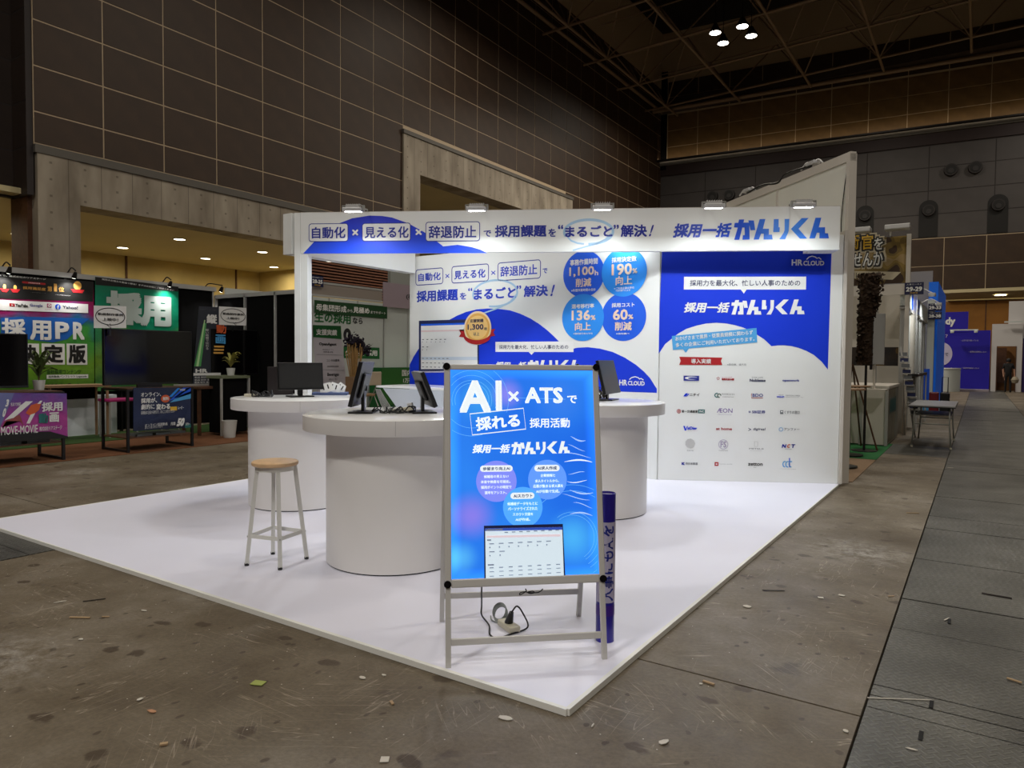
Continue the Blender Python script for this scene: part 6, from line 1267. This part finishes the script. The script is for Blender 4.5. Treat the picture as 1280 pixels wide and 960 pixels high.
# row of booths beyond
plate(frame(((0, 13.5, 0), (1, 0, 0), (0, 0, 1))), [(.12, 3.07), (.45, 2.83)], [('29-29', (.08, .36, .92, .74), pwhite, .04), ('人事ワールド', (.1, .1, .9, .22), pwhite, 0), ('防衛省', (.3, .8, .7, .93), pyellow, 0)], 'navy plate numbered 29-29 on the camouflage booth corner')
rb = thing('pale_booth_row', (0, 17, 0), 'row of pale open booths with white panels beyond the beige counter', 'booth')
for k in range(7):
    y0 = 14.2+k*1.02; b = B(); b.box((.02, y0+.03, .05), (.06, y0+.99, 2.62)); part('wall_panel', b, gw, rb)
    b = B(); b.box((.0, y0-.03, 0), (.09, y0+.03, 2.66)); part('post', b, alu, rb)
b = B(); b.box((.0, 14.1, 2.64), (.1, 21.3, 3.05)); part('fascia', b, gw, rb); b = B(); b.box((-.01, 14.1, 2.6), (.12, 21.3, 2.66)); part('fascia_rail', b, alu, rb)
b = B(); b.box((.102, 15.6, 2.66), (.108, 18.0, 3.04)); part('blue_fascia_print', b, pmid, rb)
txt(rb, '', [(0, 0), (1, 1)], pwhite) if False else None
o = link('lettering_board', B().box((15.7, 2.7, 0), (17.9, 3.0, .002)).mesh('lettering_board', pmid), rb, frame(((.11, 0, 0), (0, 1, 0), (0, 0, 1)))); txt(o, 'Lib', [(16.0, 3.0), (17.4, 2.86)], pwhite, 2, .03, lay=F2); txt(o, '採用', [(16.3, 2.82), (17.4, 2.71)], pwhite, 2, .03, lay=F2)
for y in (15.6, 18.6):
    b = B(); b.tube([(.06, y, 3.0), (.3, y, 3.12), (.5, y, 3.02)], .012, 6); b.bbox((.42, y-.12, 2.95), (.56, y+.12, 3.02), .01); part('arm_lamp', b, lampbody, rb)
    area('arm_lamp', (.49, y, 2.93), .2, 9, (1, 1, .96), (-.45, 0, -1), spread=150)
b = B(); b.box((-1.2, 23, 0), (.12, 23.1, 4.33)); part('tall_white_wall', b, mat('dim_white', rgb(150, 148, 148), .6), rb)
b = B(); b.box((.0, 15.0, 1.18), (.3, 18.2, 1.24)); part('shelf', b, darkmetal, rb)
for y in (15.05, 16.6, 18.1):
    b = B(); b.box((.27, y, 0), (.3, y+.04, 1.18)); part('shelf_leg', b, alu, rb)
plate(frame(((0, 21.2, 0), (1, 0, 0), (0, 0, 1))), [(.12, 3.19), (.46, 2.97)], [('29-33', (.06, .34, .94, .76), pwhite, .04), ('人事ワールド', (.1, .08, .9, .2), pwhite, 0)], 'upper navy plate numbered 29-33 before the blue pillar')
plate(frame(((0, 21.2, 0), (1, 0, 0), (0, 0, 1))), [(.12, 2.95), (.46, 2.73)], [('28-38', (.06, .34, .94, .76), pwhite, .04), ('人事ワールド', (.1, .08, .9, .2), pwhite, 0)], 'lower navy plate numbered 28-38 before the blue pillar')
t = thing('brochure_rack', (.2, 14.4, 0), 'leaning silver brochure rack with rows of leaflets beside the beige counter', 'rack')
p0, p1 = Vector((.36, 13.5, .45)), Vector((.12, 13.6, 1.6))
b = B(); b.beam((.38, 13.5, 0), p1 + Vector((-.05, 0, .2)), .03); b.beam((.16, 13.9, 0), p1, .025); part('frame', b, alu, t)
for k in range(11):
    p = p0.lerp(p1, k/10); b = B(); b.box((p.x-.09, p.y-.06, p.z), (p.x+.09, p.y+.1, p.z+.02)); part('tray', b, alu, t)
    b = B(); b.box((p.x-.07, p.y-.02, p.z+.02), (p.x+.07, p.y+.05, p.z+.09)); part('leaflets', b, pdark if k % 2 else pgrey, t)
t = thing('blue_partition', (.3, 22.5, 0), 'bright blue booth partition with a white edge beside the aisle', 'partition')
b = B(); b.box((.1, 21.6, 0), (.34, 27, 3.85)); part('blue_panel', b, mat('glowing_blue_panel', rgb(0, 104, 226), .5, emit=.12, ecol=rgb(0, 100, 220)), t)  # faint glow mixed into the blue keeps the panel bright
b = B(); b.box((.1, 21.3, 0), (.28, 21.59, 3.3)); part('white_edge', b, gw, t)
for k, (z0, z1) in enumerate(((.0, .35), (.4, 1.3))):
    b = B(); b.box((-.05, 21.24, z0), (.2, 21.29, z1)); part('blue_print', b, pmid if k else plight, t)
for (x, m_, lb) in ((.36, mat('dark_red_shell', rgb(104, 20, 28), .4), 'red suitcase standing by the blue partition'), (.62, black, 'black suitcase with raised handle beside the red one')):
    t = thing('suitcase', (x, 20.4, 0), lb, 'suitcase')
    b = B(); b.bbox((x-.11, 20.3, .06), (x+.12, 20.6, .66), .03); part('shell', b, m_, t)
    for dx in (-.08, .09):
        b = B(); b.cyl((x+dx-.01, 20.34, .03), (x+dx+.01, 20.34, .03), .03, n=10); part('wheel', b, black, t)
    if m_ is black:
        b = B(); b.tube([(x-.07, 20.5, .66), (x-.07, 20.5, 1.08), (x+.07, 20.5, 1.08), (x+.07, 20.5, .66)], .012, 6, cat=False); part('handle', b, darkmetal, t)
# folding table in the aisle
t = thing('folding_table', (.73, 12.5, 0), 'grey topped folding table with steel legs standing in the aisle', 'table')
b = B(); b.bbox((.38, 11.62, .72), (1.08, 13.6, .745), .006); part('tabletop', b, mat('grey_laminate', rgb(150, 150, 152), .3), t)
b = B(); b.box((.375, 11.61, .708), (1.085, 13.61, .722)); part('dark_edge', b, black, t)
for y in (11.72, 13.4):
    for x, x2 in ((.47, .44), (1.0, 1.03)):
        b = B(); b.tube([(x2, y, .01), (x, y, .45), (x, y, .71)], .013, 8, cat=False); part('leg', b, chrome, t)
        b = B(); b.cyl((x2, y, 0), (x2, y, .03), .018, n=10); part('foot_cap', b, cream, t)
    b = B(); b.tube([(.47, y, .42), (1.0, y, .42)], .01, 8); part('crossbar', b, chrome, t)
b = B(); b.box((.45, 12.0, .55), (1.02, 13.2, .565)); part('lower_shelf', b, chrome, t)
# far end of the aisle
fb = thing('violet_booth', (.5, 42, 0), 'deep violet blue booth wall at the far end of the aisle', 'booth')
vio = mat('violet_blue_wall', rgb(26, 8, 160), .6, emit=.02, ecol=rgb(36, 18, 170))  # slight glow put into the wall and sign colour
YRF = frame(FR_YR)
b = B(); b.box((-2.5, 0, -.1), (1.84, 3.18, 0)); vw = link('wall', b.mesh('wall', vio), fb, YRF)
b = B(); b.box((-2.5, 3.1, -.12), (.84, 4.18, .02)); vu = link('upper_sign', b.mesh('upper_sign', vio), fb, YRF)
txt(vu, 'Bindy', [(-0.741,3.906),(0.263,3.396)], pwhite, 2, .04, lay=.015)
txt(vw, 'ですか？', [(-0.979,3.002),(-0.063,2.802)], plav, 1, .02, lay=.015)
cq = ell([(-0.833,2.567),(0.173,1.321)]); poly(vw, cq, plav, 1, lay=.015); txt(vw, 'ラクに\nしたくて\nない', [(-0.735,2.220),(-0.017,1.619)], pdark, 2, .01, lay=.015)
for s_, bx in (('・人手不足で困っている', [(0.534,2.704),(1.318,2.614)]), ('・業務を効率化したい', [(0.908,2.101),(1.684,2.018)]), ('・採用を強化したい', [(0.609,1.241),(1.393,1.160)])): txt(vw, s_, bx, plav, 1, .01, lay=.015)
b = B(); b.box((-2.5, 40.8, 0), (1.84, 42, .1)); part('floor_plinth', b, mat('mauve_plinth', rgb(150, 140, 150), .6), fb)
for x0, x1, z in ((.05, 1.3, 3.2),):
    b = B(); b.beam((x0, 41.5, z), (x1, 41.5, z), .06); part('lamp_rail', b, gw, fb)
    for x in (x0+.1, x1-.1):
        b = B(); b.bbox((x-.08, 41.4, z-.16), (x+.08, 41.6, z-.02), .03); part('spot_head', b, gw, fb)
t = thing('round_reception_counter', (0, 40.4, 0), 'white round reception counter before the violet wall', 'counter')
b = B(); b.lathe((-.1, 40.4, 0), [(.7, 0), (.7, 1.15), (0, 1.15)], 40); part('drum', b, gw, t); b = B(); b.lathe((-.1, 40.4, 1.15), [(.72, 0), (.72, .05), (0, .05)], 40); part('top', b, white, t)
gp_ = thing('grey_portal', (2.6, 42, 0), 'pale grey portal wall with a doorway at the far aisle end', 'partition')
wg = mat('pale_grey_wall', rgb(206, 204, 204), .6)
for a_, c_ in (((1.9, 41.9, 0), (2.12, 42.3, 3.5)), ((2.96, 41.9, 0), (3.2, 42.3, 3.5)), ((2.12, 41.9, 2.35), (2.96, 42.3, 3.5)), ((2.6, 42.3, 2.5), (4.6, 42.6, 4.68))):
    b = B(); b.box(a_, c_); part('wall_block', b, wg, gp_)
for x in (2.13, 2.93):
    b = B(); b.box((x, 41.88, 0), (x+.03, 41.9, 2.35)); part('door_frame', b, brownwood, gp_)
b = B(); b.box((1.7, 44, 0), (3.4, 44.1, 2.6)); part('room_beyond', b, mat('amber_room', rgb(140, 96, 50), .7), gp_)
b = B(); b.box((2.1, 43.6, .4), (2.6, 43.9, 2.3)); part('dark_shelving', b, brownwood, gp_)
t = tag(link('violet_sign', None, None, YRF), 'violet sign with magenta shapes at the right picture edge', 'sign')
b = B(); b.box((3.22, 0, -.1), (5.2, 2.75, .05)); lpart('panel', b, mat('violet_dark', rgb(40, 20, 90), .5), t); txt(t, 'B', [(3.4, 2.0), (3.9, 1.55)], pwhite, 4, .05, lay=.02)
poly(t, [(3.3, 1.2), (3.9, 1.5), (4.4, 1.0), (3.9, 1.15)], pmag, 4, lay=.02); poly(t, [(3.35, .5), (4.0, .9), (4.5, .5), (3.9, .6)], pmag, 4, lay=.02)
b = B(); b.box((2.4, 41.6, 3.55), (3.3, 41.7, 3.62)); single('lamp_bar', b, gw, (2.9, 41.6, 3.6), 'pale lamp bar fixed above the violet wall corner', 'lamp')
downlight(2.3, 47, 5.4, 'lone lit downlight in the ceiling strip at the far right', .3, 40)
b = B(); b.box((-6, 44.6, 5.42), (8, 49.8, 5.6)); part('aisle_soffit', b, YCEIL, wall_left)
# ---------------------------------------------------------------- the person in the far doorway
def person(x, y, lab):
    t = thing('person', (x, y, 0), lab, 'person')
    J = {'pel': (0, 0, .95), 'wai': (0, 0, 1.1), 'che': (0, .01, 1.32), 'nec': (0, 0, 1.47), 'hb': (0, -.01, 1.56), 'ht': (0, -.01, 1.68),
         'ls': (-.17, 0, 1.41), 'le': (-.22, .02, 1.14), 'lw': (-.2, -.05, .9), 'rs': (.17, 0, 1.41), 're': (.24, 0, 1.15), 'rw': (.26, -.06, .9),
         'lh': (-.09, 0, .9), 'lk': (-.1, -.03, .5), 'la': (-.1, .03, .1), 'lt': (-.1, .0, .05), 'lo': (-.11, .15, .035), 'rh': (.09, 0, .9), 'rk': (.1, .02, .5), 'ra': (.1, -.05, .1), 'rt': (.1, -.07, .05), 'ro': (.11, .08, .035)}
    R = dict(pel=.13, wai=.125, che=.14, nec=.055, hb=.07, ht=.085, ls=.07, le=.045, lw=.032, rs=.07, re=.045, rw=.032, lh=.095, lk=.062, la=.042, lt=.045, lo=.035, rh=.095, rk=.062, ra=.042, rt=.045, ro=.035)
    E_ = [('pel', 'wai'), ('wai', 'che'), ('che', 'nec'), ('nec', 'hb'), ('hb', 'ht'), ('che', 'ls'), ('ls', 'le'), ('le', 'lw'), ('che', 'rs'), ('rs', 're'), ('re', 'rw'), ('pel', 'lh'), ('lh', 'lk'), ('lk', 'la'), ('la', 'lt'), ('lt', 'lo'), ('pel', 'rh'), ('rh', 'rk'), ('rk', 'ra'), ('ra', 'rt'), ('rt', 'ro')]
    for h, s in (('l', -1), ('r', 1)):
        wx, wy, wz = J[h+'w']
        J[h+'p'] = (wx, wy-.01, wz-.07); R[h+'p'] = .032; E_.append((h+'w', h+'p'))
        for k in range(4):
            J[h+'f%d' % k] = (wx + .002, wy-.04+.022*k, wz-.13); R[h+'f%d' % k] = .009; J[h+'g%d' % k] = (wx - s*.015, wy-.045+.022*k, wz-.165+.005*abs(k-1)); R[h+'g%d' % k] = .008; E_ += [(h+'p', h+'f%d' % k), (h+'f%d' % k, h+'g%d' % k)]
        J[h+'th'] = (wx - s*.01, wy-.07, wz-.09); R[h+'th'] = .011; E_.append((h+'p', h+'th'))
    ks = list(J); me = bpy.data.meshes.new('body'); me.from_pydata([J[k] for k in ks], [(ks.index(a), ks.index(c)) for a, c in E_], [])
    o = bpy.data.objects.new('tmp', me); COL.objects.link(o); sk = o.modifiers.new('s', 'SKIN')
    lay = me.skin_vertices[0] if me.skin_vertices else None
    if lay is None:
        bmm = bmesh.new(); bmm.from_mesh(me); bmm.verts.layers.skin.verify(); bmm.to_mesh(me); bmm.free(); lay = me.skin_vertices[0]
    for i, k in enumerate(ks): lay.data[i].radius = (R[k]*(1.25 if k in ('che', 'wai', 'pel') else 1), R[k]*(.8 if k in ('che', 'wai', 'pel') else 1)); lay.data[i].use_root = (k == 'pel')
    ss = o.modifiers.new('u', 'SUBSURF'); ss.levels = 1; ss.render_levels = 1
    m2 = bpy.data.meshes.new_from_object(o.evaluated_get(bpy.context.evaluated_depsgraph_get())); bpy.data.objects.remove(o)
    skin = mat('skin', rgb(176, 132, 108), .6); cl_ = mat('black_clothes', rgb(12, 11, 14), .8); hair = mat('black_hair', rgb(12, 9, 8), .6)
    m2.materials.clear(); m2.materials.append(cl_); m2.materials.append(skin)
    for p in m2.polygons:
        c = p.center; p.use_smooth = True
        if c.z > 1.49 or (abs(c.x) > .15 and c.z < 1.2 and c.z > .6): p.material_index = 1
    m2.name = 'body'; link('body', m2, t, WM[t.name])
    b = B(); b.lathe((x, y-.0, 1.60), [(.0, .125), (.06, .11), (.098, .06), (.105, 0), (.095, -.06), (.07, -.075)], 18); part('hair', b, hair, t)
    b = B(); b.lathe((x, y+.085, 1.6), [(.0, .02), (.012, 0), (.0, -.025)], 8); part('nose', b, skin, t)
    return t
person(2.62, 40.9, 'person in black shirt and trousers walking away through the far doorway')
b = B(); b.lathe((2.9, 40.85, .45), [(0, 0), (.13, .05), (.17, .2), (.1, .33), (.03, .38)], 12)
single('carrier_bag', b, mat('pale_bag', rgb(150, 140, 120), .7), (2.9, 40.85, .45), 'pale plastic carrier bag held by the person in the far doorway', 'bag')
# ---------------------------------------------------------------- litter on the floor
paper = mat('scrap_paper', rgb(196, 190, 178), .8); stick = mat('scrap_wood', rgb(168, 142, 108), .8); dscr = mat('scrap_dark', rgb(38, 30, 24), .8); grn = mat('scrap_green', rgb(150, 160, 84), .8)
rr = random.Random(33)
def scrap(p, w, l, rot, m, name, lab, cat, jag=True):
    Mz = Matrix.Translation((p[0], p[1], .0035)) @ Matrix.Rotation(math.radians(rot), 4, 'Z')
    if jag: pts = [(w*rr.uniform(.75, 1.1)*math.cos(a+rr.uniform(-.2, .2)), l*rr.uniform(.75, 1.1)*math.sin(a)) for a in [i*math.pi/3.5 for i in range(7)]]
    else: pts = [(-w, -l), (w, -l*.9), (w*.95, l), (-w*1.02, l)]
    b = B(); b.prism(pts, 0, .003 if (jag or m in (paper, grn)) else min(w, l)*.9, Mz); single(name, b, m, (p[0], p[1], .0035), lab, cat)
for p, w, l, rot, m, nm, lb, ct_, jg in (
  ([(-1.309,-0.547,0.000)][0], .03, .022, 20, grn, 'paper_scrap', 'olive green square paper scrap on the concrete left of centre', 'scrap', False),
  ([(-0.199,-0.168,0.000)][0], .035, .018, 10, paper, 'paper_scrap', 'torn white paper scrap below the poster stand, outside the platform', 'scrap', True),
  ([(-0.400,-0.674,0.000)][0], .016, .018, 35, paper, 'paper_scrap', 'small white square scrap at the bottom edge, left of centre', 'scrap', False),
  ([(0.413,0.028,0.000)][0], .014, .028, -20, paper, 'paper_scrap', 'torn white paper scrap at the bottom, right of the platform corner', 'scrap', True),
  ([(0.127,-0.015,0.000)][0], .004, .02, 10, paper, 'paper_scrap', 'thin white paper sliver beside the platform front corner', 'scrap', True),
  ([(0.399,0.629,0.000)][0], .028, .007, -8, stick, 'wood_piece', 'short pale wood piece beside the floor joint', 'scrap', False),
  ([(0.371,0.600,0.000)][0], .009, .008, 0, paper, 'paper_scrap', 'tiny white crumb left of the short wood piece', 'scrap', True),
  ([(-1.459,-0.961,0.000)][0], .026, .011, 10, mat('scrap_tan', rgb(176, 130, 96), .8), 'wood_piece', 'tan shaving on the concrete at lower left', 'scrap', True),
  ([(-1.171,-1.077,0.000)][0], .014, .008, 50, stick, 'wood_piece', 'short peg lying on a dark stain at lower left', 'scrap', False),
  ([(-2.826,-0.606,-0.000)][0], .06, .006, 32, stick, 'wood_piece', 'long grey brown stick on the concrete at left', 'scrap', False),
  ([(-2.721,-0.517,0.000)][0], .02, .005, 36, stick, 'wood_piece', 'short grey stick right of the long one', 'scrap', False),
  ([(-3.061,-0.413,0.000)][0], .06, .004, 60, dscr, 'dark_strip', 'bent dark strip on the concrete at left', 'scrap', False),
  ([(-0.960,-0.237,0.000)][0], .02, .012, 0, paper, 'paper_scrap', 'cream crumb beside a round stain left of the stand', 'scrap', True),
  ([(-0.894,-0.162,0.000)][0], .016, .008, 0, paper, 'paper_scrap', 'flattened pale crumb right of the cream crumb', 'scrap', True),
  ([(-0.677,-0.340,0.000)][0], .016, .006, -30, stick, 'wood_piece', 'small grey splinter on a stain below the cream crumb', 'scrap', False),
  ([(-2.499,-0.755,0.000)][0], .016, .011, 0, paper, 'paper_scrap', 'round white crumb on the scratched concrete at left', 'scrap', True),
  ([(-3.196,-0.542,0.000)][0], .006, .035, -20, paper, 'paper_scrap', 'white sliver left of the bent dark strip', 'scrap', True),
  ([(-2.642,-0.338,-0.000)][0], .022, .008, 10, paper, 'paper_scrap', 'small white tatter near the platform left part', 'scrap', True),
  ([(-1.603,-0.933,-0.000)][0], .01, .016, 10, paper, 'paper_scrap', 'curled white bit above the tan shaving', 'scrap', True),
  ([(0.267,1.770,0.000)][0], .03, .022, 0, paper, 'paper_scrap', 'crumpled white paper lump right of the platform', 'scrap', True),
  ([(0.608,2.201,-0.000)][0], .016, .014, 20, paper, 'paper_scrap', 'left one of two white squares on the concrete at right', 'scrap', False),
  ([(0.710,2.327,0.000)][0], .018, .012, -10, paper, 'paper_scrap', 'right one of two white squares on the concrete at right', 'scrap', False),
  ([(0.975,2.494,0.000)][0], .02, .004, 40, stick, 'wood_piece', 'small stick next to the steel plates', 'scrap', False),
  ([(0.327,2.173,0.000)][0], .07, .004, 30, dscr, 'dark_strip', 'long dark sliver right of the platform edge', 'scrap', False),
  ([(0.994,0.526,0.000)][0], .012, .013, 0, paper, 'paper_scrap', 'white crumb near the steel plates at lower right', 'scrap', True),
  ([(1.538,2.887,0.000)][0], .08, .008, -4, dscr, 'dark_strip', 'long black strip lying on the steel plates', 'scrap', False),
  ([(1.285,2.222,0.000)][0], .04, .005, 70, paper, 'paper_scrap', 'curved white strip on the steel plates', 'scrap', True),
  ([(1.152,0.960,0.000)][0], .14, .0025, 30, paper, 'paper_scrap', 'long thin white strap across the plate edge', 'scrap', False),
  ([(1.583,1.474,0.000)][0], .03, .006, -20, stick, 'wood_piece', 'pale stick on the plates at the right picture edge', 'scrap', False),
  ([(1.228,0.524,0.000)][0], .022, .006, 5, paper, 'paper_scrap', 'white smear strip beside the lower lifting slot', 'scrap', True),
  ([(0.894,5.417,0.000)][0], .06, .006, 30, stick, 'wood_piece', 'pale stick on the concrete before the plates, further back', 'scrap', False),
  ([(1.100,9.195,0.000)][0], .05, .02, 10, paper, 'paper_scrap', 'white paper scrap on the plates beyond the folding table', 'scrap', True)):
    scrap(p, w, l, rot, m, nm, lb, ct_, jg)
